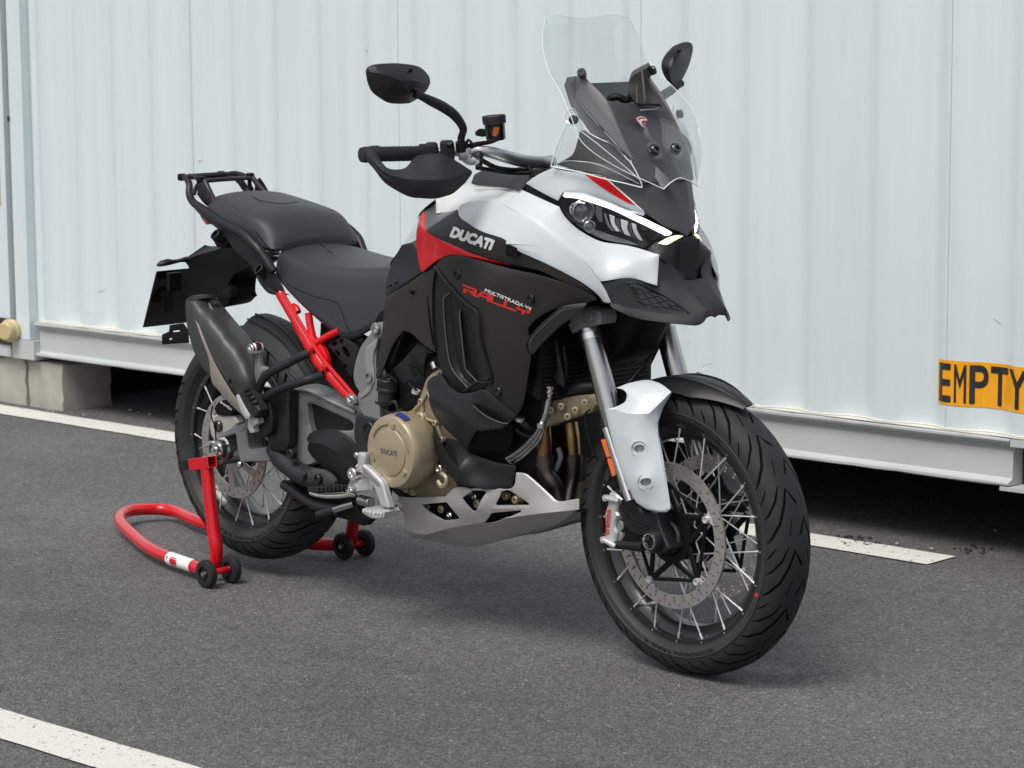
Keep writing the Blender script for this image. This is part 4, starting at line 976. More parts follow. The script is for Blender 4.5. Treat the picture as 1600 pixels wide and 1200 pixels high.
# beak
L1 = [(1033, 402, .080), (1047, 412, .058), (1059, 424, .040), (1068, 437, .033), (1086, 461, .033), (1104, 486, .033)]
LIPC = [(954, 473, .172), (968, 477, .162), (995, 483, .137), (1030, 489, .105), (1065, 493, .073), (1090, 494, .048), (1104, 492, .033)]
bk = panel('beak', M['grain'], bike, [
    ([[(937.5, 440, .183), (960, 436.5, .166), (980, 434.5, .148), (996, 436.5, .131), (1012, 441.5, .114), (1026, 446, .092)], [(1026, 446, .092), (1027.5, 422, .087), (1029.5, 399.5, .080)], [(1029.5, 399.5, .080), (1033, 402, .080)], L1, [(1104, 486, .033), (1104, 492, .033)], LIPC[::-1], [(954, 473, .172), (947, 457, .178), (937.5, 440, .183)]], [(1000, 462, .131), (1050, 455, .083)]),
    ([LIPC, [(1104, 492, .033), (1104, 497.5, .032)], [(1104, 497.5, .032), (1100, 503, .040), (1090, 508.5, .052), (1075, 507, .070), (1040, 503.5, .104), (995, 497, .143), (970, 487, .166), (955, 478, .176), (954, 473, .172)]], []),
    ([[(1068, 437, .033), (1086, 461, .033), (1104, 486, .033)], [(1104, 486, .033), (1104, 492, .033), (1104, 497.5, .032)], [(1104, 497.5, .032), (1112, 494, .012), (1119, 495.5, 0)], [(1119, 495.5, 0), (1110, 470, 0), (1083, 437, 0)], [(1083, 437, 0), (1075, 437, .016), (1068, 437, .033)]], [])], join=True, th=.004, smooth=16, key='BK', relax=16)
SBK = Surf(bk); bw = lambda u, v, o: (u, v, 0.1)
gr = panel('beak_grille', M['gloss'], bike, [([bw(u, v, .0015) for u, v in ((980, 442), (990, 441.5), (1000, 444), (1037, 462), (1065, 480), (1076, 489), (1068, 490), (1035, 485), (1000, 476), (993, 470), (987, 456))], [bw(u, v, .0015) for u, v in ((1000, 458), (1025, 468), (1045, 478))])], th=.001, edge=0, grid=6, on=SBK, lift=.001); mirror(gr)
bm = bmesh.new()
for k in range(4):
    pts = []
    for i in range(13):
        t = i/12; u = 988+k*4+t*(60+k*8); v = 448+k*8+t*(24+k*1.0)+1.8*math.sin(i*2.1); u = min(u, 1066); pts.append(SBK.at(u, min(max(v, 444+(u-985)*.44), 473+(u-990)*.17), .0022))
    tube(bm, pts, .0014, 5, res=3)
o = mk('grille_bars', bm, M['plastic'], gr); o['kind'] = 'stuff'
bm = bmesh.new(); tube(bm, [SBK.at(u, v, .001) for u, v in ((980, 442), (990, 441.5), (1000, 444), (1037, 462), (1065, 480), (1076, 489))], .002, 6); o = mk('grille_edge', bm, M['plastic'], bike)

# ---- dash shroud, arms, screen
sh = panel('dash_shroud', M['shroud'], bike, [
    ([[(948, 156, .088), (968, 160, .058), (985, 161, .03), (1001, 160, .0)], [(1001, 160, 0), (1006, 195, 0), (1018, 228, 0), (1034, 256, 0), (1050, 284, 0)], [(1050, 284, 0), (1025, 283, .05), (1000, 287, .088)], [(1000, 287, .088), (992, 262, .092), (985, 240, .094), (966, 198, .094), (948, 156, .088)]], [(985, 200, .052), (1012, 250, .048)])], join=True, th=.004, smooth=40)
# emblem shield
SSH = Surf(sh)
def shield_pts(cx, cy, sx, sy): return [(cx+a*sx, cy+b*sy) for a, b in ((-1, -.75), (-.4, -1), (.3, -.95), (.95, -.6), (.9, .2), (.65, .95), (.2, .85), (-.5, .2), (-.9, -.2))]
wE = .004
for (m_, s_, w_) in ((M['whiteprint'], .9, .003), (M['reddark'], .78, .0045)):
    panel('emblem', m_, sh, [[(a, b, .0) for a, b in shield_pts(1002.2, 190.8, 8.5*s_, 9.8*s_)]], th=.001, edge=0, step=2, grid=4, rnd=0, on=SSH, lift=w_-.0015)
panel('emblem_band', M['whiteprint'], sh, [[(995, 189, 0), (1000, 186.5, 0), (1009, 187, 0), (1009.3, 189, 0), (1002, 189, 0), (999.5, 193, 0), (1003, 199, 0), (1001, 198.5, 0), (996.5, 193, 0)]], th=.0006, edge=0, step=2, grid=4, rnd=0, on=SSH, lift=.0045)
ear = panel('screen_arm', M['ear'], bike, [[(899, 119, .112), (908, 115, .108), (917, 125, .104), (947, 156, .094), (966, 198, .096), (985, 240, .096), (988.5, 248, .096), (984, 249.5, .099), (960, 222, .108), (935, 195, .115), (907, 162, .120), (901, 148, .119)]], th=.008, rnd=.002); mirror(ear)
ear2 = panel('screen_arm_side', M['shroud'], bike, [[(881.5, 133, .130), (886, 120.5, .123), (899, 118.5, .113), (901, 148, .120), (907, 162, .121), (935, 195, .116), (960, 222, .109), (984, 249.5, .100), (972, 236, .112), (955, 221, .122), (925, 206, .136), (912, 190, .138), (893, 166, .136)]], th=.004); mirror(ear2)
# clear screen: centre line and edge, curved between
bm = bmesh.new(); grid = []
CEN = [B(912, 28.5, 0), B(938, 75, 0), B(965, 122, 0), B(993, 168, 0), B(1020, 205, 0), B(1043, 236, 0), B(1056, 258, 0), B(1062, 278, 0)]
EDG = [B(978, 17, -.128), B(998, 60, -.155), B(1020, 104, -.168), B(1052, 136, -.182), B(1082, 172, -.196), B(1094.5, 212, -.190), B(1096.5, 250, -.140), B(1091, 291, -.056)]
def row(c, e, bow, n=15):
    out = []
    for i in range(n):
        t = i/(n-1); y = e.y*t; out.append(Vector((c.x+(e.x-c.x)*t**1.9, y, c.z+(e.z-c.z)*t**1.5)))
    return out
CENs, EDGs = crom(CEN, 5), crom(EDG, 5)
for c, e in zip(CENs, EDGs): grid.append(row(c, e, 0))
# round the top corner
top = grid[0]
for i, p_ in enumerate(top):
    t = i/14
    if t > .55: d_ = ((t-.55)/.45)**2*.020; top[i] = p_+(grid[3][i]-p_).normalized()*d_
vv = [[bm.verts.new(p_) for p_ in r_] for r_ in grid]
for a_, b_ in zip(vv, vv[1:]):
    for i in range(len(a_)-1): bm.faces.new((a_[i], a_[i+1], b_[i+1], b_[i]))
bmesh.ops.duplicate(bm, geom=bm.verts[:]+bm.edges[:]+bm.faces[:]); bm.verts.ensure_lookup_table()
for v in bm.verts[len(bm.verts)//2:]: v.co.y = -v.co.y
bm.faces.ensure_lookup_table(); bmesh.ops.reverse_faces(bm, faces=bm.faces[len(bm.faces)//2:]); bmesh.ops.remove_doubles(bm, verts=bm.verts[:], dist=.0006)
bm.normal_update()
for f_ in bm.faces:
    if f_.normal.x < 0: f_.normal_flip()
bm.normal_update(); thicken(bm, .0035)
scr = mk('windscreen', bm, M['clear'], bike, 60)
scr.data.materials.append(M['acryledge'])
def rim_line(pts, r, name='screen_edge', parent=None, m='acryledge', sym=True):
    b = bmesh.new(); tube(b, pts, r, 6, smooth=False)
    o = mk(name, b, M[m], parent or scr)
    if sym: mirror(o)
rim_line([r_[-1] for r_ in grid], .0009); rim_line(grid[0], .0004); rim_line(grid[-1], .0013)
# raised centre bulge of the screen foot
p = panel('screen_foot', M['ear'], bike, [[(1009, 247, .030), (1014, 249, .028), (1034, 268, .030), (1049, 283, .022), (1040, 292, .044), (1034, 294, .050), (1024, 276, .046), (1014, 262, .038)]], th=.002, edge=0)
for u, v, w in ((1023.5, 234, .034), (1056, 232.5, -.034)):
    bm = bmesh.new(); c = B(u, v, w); d = Vector((.85, 0, .45)).normalized(); lathe(bm, [(-.012, .013), (.004, .013), (.006, .011), (.006, .006), (.002, .005), (.002, 0)], c, d, 24); fixn(bm); mk('screen_bolt', bm, M['gloss'], scr, 30)
    bm = bmesh.new(); lathe(bm, [(-.0035, .0155), (-.0035, .0205), (-.001, .0205), (-.001, .0155)], c, d, 28, closed=True); fixn(bm); mk('bolt_washer', bm, M['clear'], scr, 30)
for u, v, w in ((909, 114.5, .113),):
    bm = bmesh.new(); c = B(u, v, w); d = Vector((.55, -.75, .35)).normalized(); lathe(bm, [(-.012, .0105), (.006, .0105), (.009, .0085), (.009, .004), (.006, .0035), (.006, 0)], c, d, 22); fixn(bm); o = mk('screen_bolt', bm, M['gloss'], scr, 30); mirror(o)
# slot cut under the screen: its bright rim
rim_line([B(*q) for q in ((971, 166, .046), (978, 162, .036), (1000, 159.5, .004), (1022, 161, -.03), (1031, 166, -.042), (1026, 170.5, -.034), (1000, 172, .004), (978, 173, .034), (971, 166, .046))], .0013, 'screen_slot_edge', sym=False)
# clear side deflector
DT = [(889, 193, .176), (905, 203, .17), (940, 230, .146), (975, 259, .116), (1000, 281, .094)]
dfl = panel('clear_deflector', M['clear'], bike, [
    ([[(1000, 281, .094), (1003, 290, .090), (1001, 292, .091)], [(1001, 292, .091), (975, 285.5, .118), (945, 279, .145), (905, 268, .172), (864, 260, .192)], [(864, 260, .192), (862, 256, .194), (870, 228, .190), (884, 196, .178)], [(884, 196, .178), (889, 193, .176)], DT], []),
    ([DT[::-1], [(889, 193, .176), (882, 188, .178), (882, 180, .176), (893, 169.5, .166), (900, 175, .156), (908, 192, .148), (921, 208, .142)], [(921, 208, .142), (942, 219, .128), (957, 225.5, .116), (970, 238, .108), (988, 258, .098), (1000, 281, .094)]], [])], th=.003, edge=0, smooth=20); mirror(dfl)
for pts, r in ((DT, .0011), ([(884, 196, .179), (870, 228, .191), (862, 256, .195), (864, 260.5, .193), (905, 268.5, .173), (945, 279.5, .146), (975, 286, .119), (1001, 292.5, .092), (1003, 290, .091), (1000, 281, .095), (988, 258, .099), (970, 238, .109), (957, 225.5, .117), (942, 219, .129), (921, 208, .143), (908, 192, .149), (900, 175, .157), (893, 169.5, .167), (882, 180, .177), (882, 188, .179)], .0015), ([(882, 206, .187), (873, 240, .190), (866, 257, .191)], .001), ([(864, 260, .19), (880, 252, .182), (905, 252, .168), (935, 257, .146), (965, 270, .124), (998, 287, .094)], .0007)):
    b = bmesh.new(); tube(b, tp(*pts), r, 6, res=3); o = mk('deflector_edge', b, M['acryledge'], dfl)
b = bmesh.new(); c = B(896, 187, .172); lathe(b, [(-.006, .010), (.004, .010), (.005, .008), (.005, 0)], c, (.4, -.9, .1), 20); fixn(b); o = mk('deflector_bolt', b, M['grain'], bike, 30); mirror(o)
inn = panel('inner_fairing', M['shroud'], bike, [
    [[(868, 257, .180), (893, 243, .168), (902, 220, .158), (906, 203, .152)], [(906, 203, .152), (925, 207, .138), (957, 224, .116), (982, 247, .100), (998, 284, .085)], [(998, 284, .085), (960, 262, .118), (925, 252, .144), (895, 252, .164), (868, 257, .180)]],
    [[(868, 257, .180), (895, 252, .164), (925, 252, .144), (960, 262, .118), (998, 284, .085)], [(998, 284, .085), (985, 282, .10), (955, 284, .13)], [(955, 284, .13), (940, 274, .142), (905, 267, .162), (868, 257, .180)]]], th=.003, smooth=15); mirror(inn)
# instrument bracket behind the screen
p = panel('instrument_bracket', M['shroud'], bike, [[(981, 131, .03), (987, 117.5, .03), (1000, 109, .02), (1012, 104, .012), (1020, 113, 0), (1015, 125, .0), (1020, 138, -.01), (1030, 153, -.02), (1033, 164, -.02), (986, 164, .022), (983, 148, .03)]], th=.02, rnd=.004, smooth=40)
for e in ((994, 112, 996, 160), (1003, 108, 1008, 158)):
    bm = bmesh.new(); tube(bm, tp((e[0], e[1], .018), (e[2], e[3], .014)), .003, 6, False); mk('bracket_rib', bm, M['ear'], bike)
bm = bmesh.new(); tube(bm, tp((1013, 105, .012), (1021, 114, .004)), .006, 10, False); mk('bracket_clip', bm, M['black'], bike)
bm = bmesh.new(); c = B(978, 160, .02); box(bm, (c.x-.03, 0, c.z-.01), (.02, .17, .11), Matrix.Rotation(math.radians(-28), 3, 'Y')); bevel(bm, .006, 2); mk('instrument_display', bm, M['gloss'], bike)
bm = bmesh.new(); tube(bm, tp((950, 158, .06), (957, 152, .055), (968, 152, .045), (977, 157, .035), (985, 152, .03)), .008, 8); mk('instrument_cable', bm, M['black'], bike)

# ---- fork, mudguard, guards, caliper
def plate(name, m, parent, pts, w, th=.02, rnd=.002, holes=(), key=None, edge=2.0, smooth=32, label=None, step=4):
    """flat bracket lying w out from the machine's mid plane, cut to an outline, th thick"""
    return panel(name, M[m], parent, [[(u, v, w) for u, v in pts]], th=th, rnd=rnd, flat=w, holes=holes, edge=edge, smooth=smooth, label=label, step=step)
bm = bmesh.new(); f0, f1 = B(914, 490, .12), B(986, 765, .12); cyl(bm, f0, f1, .0245, n=32)
fk = mk('fork_tube', bm, M['fork'], bike, 40)
bm = bmesh.new(); fd = (f1-f0).normalized(); lathe(bm, [(0, .0247), (.0, .0262), (.014, .0262), (.014, .0247)], f0+fd*.045, fd, 32, closed=True); fixn(bm); mk('fork_collar', bm, M['brightalu'], fk, 30)
bm = bmesh.new(); s0 = B(949, 668, .135); s1 = B(985, 782, .135); tube(bm, [s0, s1], [.013, .011], 14, False); mk('fork_foot_strip', bm, M['brightalu'], fk)
mirror(fk)
bm = bmesh.new(); lathe(bm, [(0, .0335), (.002, .036), (.036, .036), (.038, .0335), (.038, .0252), (0, .0252)], f0-fd*.008, fd, 32, closed=True)
fixn(bm)
tc = mk('triple_clamp', bm, M['frame'], bike, 30); mirror(tc)
bm = bmesh.new(); tube(bm, [f0+Vector((-.02, .0, .0)), f0+Vector((-.055, .12, .0)), f0+Vector((-.02, .24, 0))], .022, 12); mk('clamp_bridge', bm, M['black'], bike)
bolt(bike, 922.5, 495.5, .153, .009, 'frame', .006)
plate('clamp_arm', 'frame', bike, [(887, 507), (893, 521), (903, 515.5), (913, 511.5), (937, 507), (939, 496), (936, 486), (918, 484), (905, 490), (896, 498)], .150, .05)
# mudguard over the front tyre
def arc_strip(c, R, a0, a1, hw, drop, th, n=28, k=13, hw1=None, nose=0):
    bm = bmesh.new(); rows = []
    for i in range(n+1):
        t = i/n; a = math.radians(a0+(a1-a0)*t); w = hw if hw1 is None else hw+(hw1-hw)*t
        if nose: w *= min(1, (.30+t/nose*.70) if t < nose else 1)
        r_ = []
        for j in range(k):
            q = -1+2*j/(k-1); y = w*q; rr = R-drop*abs(q)**2.6*(w/max(hw, hw1 or hw))
            aa = a-(1-abs(q))**1.5*0
            r_.append(bm.verts.new(Vector((c[0]+rr*math.cos(aa), y, c[2]+rr*math.sin(aa)))))
        rows.append(r_)
    for p_, q_ in zip(rows, rows[1:]):
        for j in range(k-1): bm.faces.new((p_[j], p_[j+1], q_[j+1], q_[j]))
    bm.normal_update(); cc = Vector(c)
    for f_ in bm.faces:
        if f_.normal.dot(f_.calc_center_median()-cc) < 0: f_.normal_flip()
    bm.normal_update(); thicken(bm, th, .001); return bm
mg = mk('mudguard', arc_strip((1.572, 0, .325), .352, 61, 128, .068, .030, .004, nose=.30), M['plastic'], bike, 40)
bm = bmesh.new()
for s in (-1, 1): tube(bm, [Vector((1.572+.3495*math.cos(math.radians(a)), s*.030*min(1, .3+(a-61)/28), .325+.3495*math.sin(math.radians(a)))) for a in (66, 74, 84, 96, 110)], [.0012, .003, .0036, .0036, .002], 6)
mk('mudguard_rib', bm, M['plastic'], mg)
# white fork guard, holes cut through
GE = [(944, 639, .150), (962, 640, .152), (971, 643.5, .152), (985, 646.5, .150), (1014, 646.5, .128)]
GR = [(1014, 646.5, .128), (1029, 661, .105)]
fg = panel('fork_guard', M['white'], bike, [
    ([GE, GR, [(1029, 661, .105), (1029.4, 678, .108), (1037.7, 722.5, .116), (1046.5, 787, .122), (1046, 796, .123), (1041, 800, .125)], [(1041, 800, .125), (1028, 800, .132), (1008, 795, .142), (993, 785, .150)], [(993, 785, .150), (971, 741.5, .154), (954.6, 684.5, .154), (944, 639, .150)]], [(985, 680, .158), (1005, 750, .156)]),
    ([GE[::-1], [(944, 639, .150), (958, 636, .146), (968, 632, .142)], [(968, 632, .142), (976, 627, .135), (978.5, 619, .132), (978, 612, .130), (972, 607, .130), (962, 605, .130)], [(962, 605, .130), (985, 597, .110), (1008, 592.5, .085), (1020, 594, .080), (1034, 600, .080), (1049, 612, .085)], [(1049, 612, .085), (1032, 629, .104), (1014, 646.5, .128)]], [(1000, 615, .125)]),
    ([GR[::-1], [(1014, 646.5, .128), (1032, 629, .104), (1049, 612, .085)], [(1049, 612, .085), (1049.6, 616, .080), (1037, 638, .090), (1029, 661, .105)]], [])], th=.004, rnd=.002, smooth=20, reg=.5, relax=6,
    holes=((998.5, 701.5, 9.5, 7.2, -.15), (1008.5, 753.5, 10, 7.4, -.15)))
for u, v in ((998.5, 701.5), (1008.5, 753.5)):
    bm = bmesh.new(); c = B(u, v, .1490); lathe(bm, [(0, .0175), (-.006, .0160), (-.014, .011), (-.016, 0)], c, (.55, -.83, 0), 22); mk('guard_dish', bm, M['dish'], fg, 60)
mirror(fg)
ref = plate('reflector_holder', 'black', bike, [(936, 686), (953, 683), (968, 742), (975, 760), (963, 765), (955, 748)], .133, .02)
ref2 = plate('side_reflector', 'orange', bike, [(938.5, 687.5), (951.5, 684.5), (966, 740.5), (956, 744.5)], .139, .006, .001); mirror(ref2)
bm = bmesh.new(); tube(bm, tp((946.5, 716, .1400), (960.5, 712, .1400)), .0011, 6, False); mk('reflector_joint', bm, M['black'], bike)
# fork foot and axle boss
ffoot = plate('fork_foot', 'plastic', bike, [(958, 746), (972, 748), (990, 782), (1004, 800), (1026, 804), (1034, 830), (1046, 858), (1030, 868), (1012, 862), (1002, 838), (985, 832), (972, 815), (964, 790)], .118, .05, .003); mirror(ffoot)
plate('caliper_bracket', 'black', bike, [(962, 786), (975, 790), (985, 812), (1000, 833), (1012, 858), (1000, 862), (966, 858), (966, 844), (975, 838), (972, 812)], .112, .02, .003)
bm = bmesh.new(); tube(bm, tp((962, 851, .118), (985, 852, .120), (1006, 853, .122)), [.010, .009, .011], 12); mk('bracket_arm', bm, M['plastic'], bike)
bm = bmesh.new(); y = 1
lathe(bm, [(-.138, .0165), (-.138, .0215), (-.134, .024), (-.118, .025), (-.112, .029), (-.090, .030), (-.086, .026), (-.075, .026)], (1.572, 0, .322), (0, 1, 0), 36); fixn(bm); ax = mk('axle_clamp', bm, M['plastic'], bike, 30); mirror(ax)
bm = bmesh.new(); lathe(bm, [(-.1385, .0150), (-.1405, .0160), (-.1405, .0185), (-.1380, .0195), (-.10, .0195), (-.10, .0150)], (1.572, 0, .322), (0, 1, 0), 36, closed=True); fixn(bm); mk('axle_ring', bm, M['fork'], bike, 30)
bm = bmesh.new(); lathe(bm, [(-.085, .036), (-.082, .038), (-.078, .038), (-.078, .034), (-.085, .034)], (1.572, 0, .324), (0, 1, 0), 40, closed=True); fixn(bm); mk('hub_seal', bm, M['shroud'], bike, 30)
# caliper
def caliper():
    cb = plate('brake_caliper', 'cast', bike, [(947, 777), (953, 769), (962, 772), (971, 781), (966, 790), (963, 800), (966, 806), (962, 813), (960, 824), (963, 832), (961, 845), (963, 854), (957, 855), (943.5, 845), (945, 824), (944.5, 803), (949, 787)], .124, .050, .004)
    for u, v in ((972, 803), (971, 822), (970, 838)):
        bm = bmesh.new(); c = B(u, v, .112); cyl(bm, c+Vector((-.005, -.004, 0)), c+Vector((-.005, .03, 0)), .0135, n=20, bev=.002); mk('caliper_piston', bm, M['frame'], cb, 30)
    for p0, p1 in (((946.5, 778, .128), (968, 783, .124)), ((943, 843, .130), (962, 854, .126))):
        bm = bmesh.new(); tube(bm, tp(p0, p1), [.0062, .0068], 12, False); cyl(bm, B(*p0)-Vector((0, .004, 0)), B(*p0)+Vector((0, .004, 0)), .0075, n=16); mk('caliper_bolt', bm, M['cast'], cb, 35)
    text_px('lettering', 'brembo', M['reddark'], cb, (951.0, 835.5), (3.2, -39), (-8.2, -.6), const(.1245), bold=.02, off=.001)
    return cb
cal = caliper(); mirror(cal)
bm = bmesh.new(); tube(bm, tp((970, 792, .126), (978, 800, .130), (984, 815, .130), (998, 822, .128), (1012, 827, .126)), .0026, 8); mk('sensor_cable', bm, M['black'], bike)
bm = bmesh.new(); tube(bm, tp((1018, 555, .02), (1005, 572, .05), (990, 590, .07), (975, 606, .09)), .0045, 8); mk('brake_hose', bm, M['black'], bike)
bm = bmesh.new(); tube(bm, tp((922, 640, .15), (914, 650, .155), (921, 690, .155), (935, 720, .145)), .0022, 6); mk('sensor_cable', bm, M['black'], bike)

# ---- dark masses inside: radiator, frame, airbox, engine block
def blockloft(name, m, secs, bev=.012, label=None):
    """secs: (x, half width, z low, z high)"""
    bm = bmesh.new(); loft(bm, [[(x, -w, a), (x, w, a), (x, w, b), (x, -w, b)] for x, w, a, b in secs]); fixn(bm); bevel(bm, bev, 2, 20)
    return mk(name, bm, M[m], bike, 40, label)
rad = blockloft('radiator', 'black', [(1.225, .185, .615, .80), (1.275, .185, .60, .80)])
bm = bmesh.new()
for i in range(18):
    z = .61+i*.0105; box(bm, (1.2765, 0, z), (.003, .34, .003))
o = mk('radiator_fins', bm, M['plastic'], rad, 0); o['kind'] = 'stuff'
blockloft('airbox', 'black', [(.66, .10, .70, .86), (.80, .13, .72, .96), (1.00, .14, .74, 1.00), (1.22, .13, .76, 1.00), (1.38, .09, .80, 1.03), (1.44, .06, .84, 1.02)], .02)
blockloft('frame_spar', 'black', [(.62, .13, .50, .74), (.80, .14, .56, .80), (1.05, .14, .60, .80), (1.22, .10, .62, .78)], .02)
blockloft('engine_block', 'black', [(.62, .13, .33, .56), (.78, .15, .27, .66), (.98, .15, .26, .68), (1.14, .13, .30, .66), (1.20, .10, .36, .60)], .02)
blockloft('front_inner_panel', 'black', [(1.30, .075, .66, .92), (1.40, .07, .70, .95), (1.47, .05, .80, .97)], .02)
bm = bmesh.new(); tube(bm, tp((868, 622, .1), (885, 612, .1), (905, 606, .1), (935, 604, .08)), .015, 12); mk('coolant_hose', bm, M['plastic'], bike)
bm = bmesh.new(); tube(bm, [B(872, 560, .12), B(876, 600, .12)], .004, 8, False); mk('radiator_strut', bm, M['frame'], bike)
plate('radiator_bracket', 'plastic', bike, [(862, 530), (868, 530), (876, 575), (880, 604), (870, 600), (863, 590), (868, 575)], .15, .006)

# ---- engine
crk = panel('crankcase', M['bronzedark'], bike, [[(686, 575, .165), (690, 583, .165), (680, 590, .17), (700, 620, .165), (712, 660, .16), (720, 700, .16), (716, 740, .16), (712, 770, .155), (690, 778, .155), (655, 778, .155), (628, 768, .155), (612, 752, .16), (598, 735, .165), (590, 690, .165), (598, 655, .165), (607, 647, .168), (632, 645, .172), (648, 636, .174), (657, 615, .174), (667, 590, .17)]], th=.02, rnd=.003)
for (a, b_) in (((661, 652), (660, 627)), ((661, 652), (641, 648)), ((661, 652), (681, 660)), ((661, 652), (658, 676)), ((660, 627), (676, 598)), ((676, 598), (686, 580)), ((660, 627), (648, 640)), ((681, 660), (690, 684)), ((658, 676), (665, 690)), ((668, 612), (678, 632))):
    bm = bmesh.new(); tube(bm, tp((*a, .1755), (*b_, .1755)), .0042, 8, False); mk('casting_rib', bm, M['bronze'], crk, 40)
bm = bmesh.new(); c = B(661.5, 653, .172); lathe(bm, [(-.0, .016), (-.012, .0155), (-.014, .013), (-.014, .008), (-.004, .0075), (-.004, 0)], c, (0, 1, 0), 24); fixn(bm); mk('casting_boss', bm, M['bronze'], crk, 30)
for u, v in ((660, 627), (641, 649), (682, 661), (659, 676), (676, 599), (692, 687), (668, 697), (648, 769), (637, 764), (690, 706)):
    bm = bmesh.new(); c = B(u, v, .174); lathe(bm, [(.004, .0075), (-.008, .0075), (-.009, .0065), (-.009, .0045), (-.004, .004), (-.004, 0)], c, (0, 1, 0), 14); fixn(bm); mk('engine_bolt', bm, M['bronze'], crk, 30)
cc = B(609.5, 706.5, .258)
bm = bmesh.new(); lathe(bm, [(.085, .080), (.060, .0885), (.052, .092), (.030, .0905), (.018, .0900), (.006, .0875), (.001, .084), (0, .081), (0, .057), (-.003, .0555), (-.0035, .054), (-.0035, 0)], cc, (0, 1, 0), 64); fixn(bm)
cl = mk('clutch_cover', bm, M['bronze'], bike, 30)
for k in range(3):
    t = math.radians(90*k+35); bm = bmesh.new()
    pts = [cc+Vector((.067*math.cos(t+d), -.0005, .067*math.sin(t+d))) for d in (-.5, -.25, 0, .25, .5)]; tube(bm, pts, .0028, 8); mk('cover_rib', bm, M['bronzedark'], cl)
for k in range(3):
    t = math.radians(120*k+200); bm = bmesh.new(); c = cc+Vector((.066*math.cos(t), 0, .066*math.sin(t))); box(bm, c, (.012, .008, .012), Matrix.Rotation(-t, 3, 'Y')); bevel(bm, .002, 1); mk('cover_tab', bm, M['bronze'], cl)
bm = glyphs('DUCATI', .03)
for v in bm.verts: v.co = cc+Vector((-.028+.056*v.co.x, -.0042, -.006+.012*v.co.y))
for f_ in bm.faces:
    f_.normal_update()
    if f_.normal.y > 0: f_.normal_flip()
mk('lettering', bm, M['frame'], cl, 0)
bm = bmesh.new(); n = 7; 
for i in range(n):
    pass
t0, t1 = math.radians(62), math.radians(86); rows = []
for i in range(7):
    t = t0+(t1-t0)*i/6; rows.append((bm.verts.new(cc+Vector((.0945*math.cos(t), .026, .0925*math.sin(t)+.0005))), bm.verts.new(cc+Vector((.0925*math.cos(t), .008, .0905*math.sin(t))))))
for a_, b_ in zip(rows, rows[1:]): bm.faces.new((a_[0], b_[0], b_[1], a_[1]))
fixn(bm); 
for v in bm.verts: v.co += (v.co-cc-Vector((0, .017, 0))).normalized()*.0012
mk('blue_sticker', bm, M['blue'], cl)
# lower casing bits, hook
bm = bmesh.new(); c = B(685, 733, .185); lathe(bm, [(.02, .012), (0, .012), (-.003, .010), (-.003, .005), (0, .005), (0, 0)], c, (0, 1, 0), 20); fixn(bm); mk('engine_bolt', bm, M['brightalu'], crk, 30)
bm = bmesh.new(); tube(bm, tp((688, 738, .18), (697, 746, .182), (697, 756, .182), (690, 760, .182), (684, 752, .182)), .006, 10); mk('hose_hook', bm, M['bronze'], crk)
# cylinder head region behind the knee panel
hd = panel('cylinder_head_cover', M['grain'], bike, [([(612, 577, .150), (629, 563, .155), (640, 550, .157), (651, 537, .16), (668, 546, .162), (676, 552, .162), (667, 552, .16), (663, 566, .158), (662, 580, .155), (662, 592, .152), (648, 606, .148), (640, 608, .146), (632, 604, .146)], []),
    ([(651, 537, .160), (664, 543, .164), (668, 550, .163), (664, 562, .160), (660, 577, .158), (654, 570, .16), (647, 556, .158)], [])], th=.02, edge=1.5)
for i in range(4):
    bm = bmesh.new(); tube(bm, tp((637.5+i*2.6, 574-2.0+i*5, .163), (643.5+i*2.6, 571-2.5+i*5, .164)), .0016, 6, False); mk('cover_slot', bm, M['black'], hd)
bm = bmesh.new(); tube(bm, tp((640, 554, .166), (652, 573, .166), (661, 588, .160)), .004, 8); mk('cover_seam', bm, M['black'], hd)
bm = bmesh.new(); c = B(605, 604, .165); ax_ = Vector((.08, 0, 1)).normalized(); lathe(bm, [(-.035, .022), (-.012, .022), (-.010, .026), (-.004, .026), (-.002, .024), (.016, .024), (.019, .022), (.019, .012), (.016, .010), (.016, 0)], c, ax_, 30); fixn(bm); oc = mk('oil_cap', bm, M['grain'], bike, 30)
bm = bmesh.new()
for k in range(22):
    t = 2*PI*k/22; x_, y_ = frame_of(ax_); cyl(bm, c+x_*.024*math.cos(t)+y_*.024*math.sin(t), c+ax_*.015+x_*.024*math.cos(t)+y_*.024*math.sin(t), .0016, n=5)
o = mk('cap_knurling', bm, M['plastic'], oc, 0); o['kind'] = 'stuff'
plate('engine_bracket', 'black', bike, [(588, 600), (600, 594), (612, 578), (636, 608), (640, 640), (610, 648), (592, 655)], .14, .02)
bm = bmesh.new(); tube(bm, tp((588, 628, .166), (604, 632, .172), (617, 628, .168), (622, 640, .165)), .005, 8); mk('breather_hose', bm, M['plastic'], bike)
bm = bmesh.new(); tube(bm, tp((604, 584, .172), (612, 590, .176), (619, 598, .172)), .004, 8); mk('wiring_loom', bm, M['black'], bike)
bm = bmesh.new(); cyl(bm, B(677, 566, .175), B(680, 575, .175), .008, n=14); mk('coolant_fitting', bm, M['brightalu'], bike)
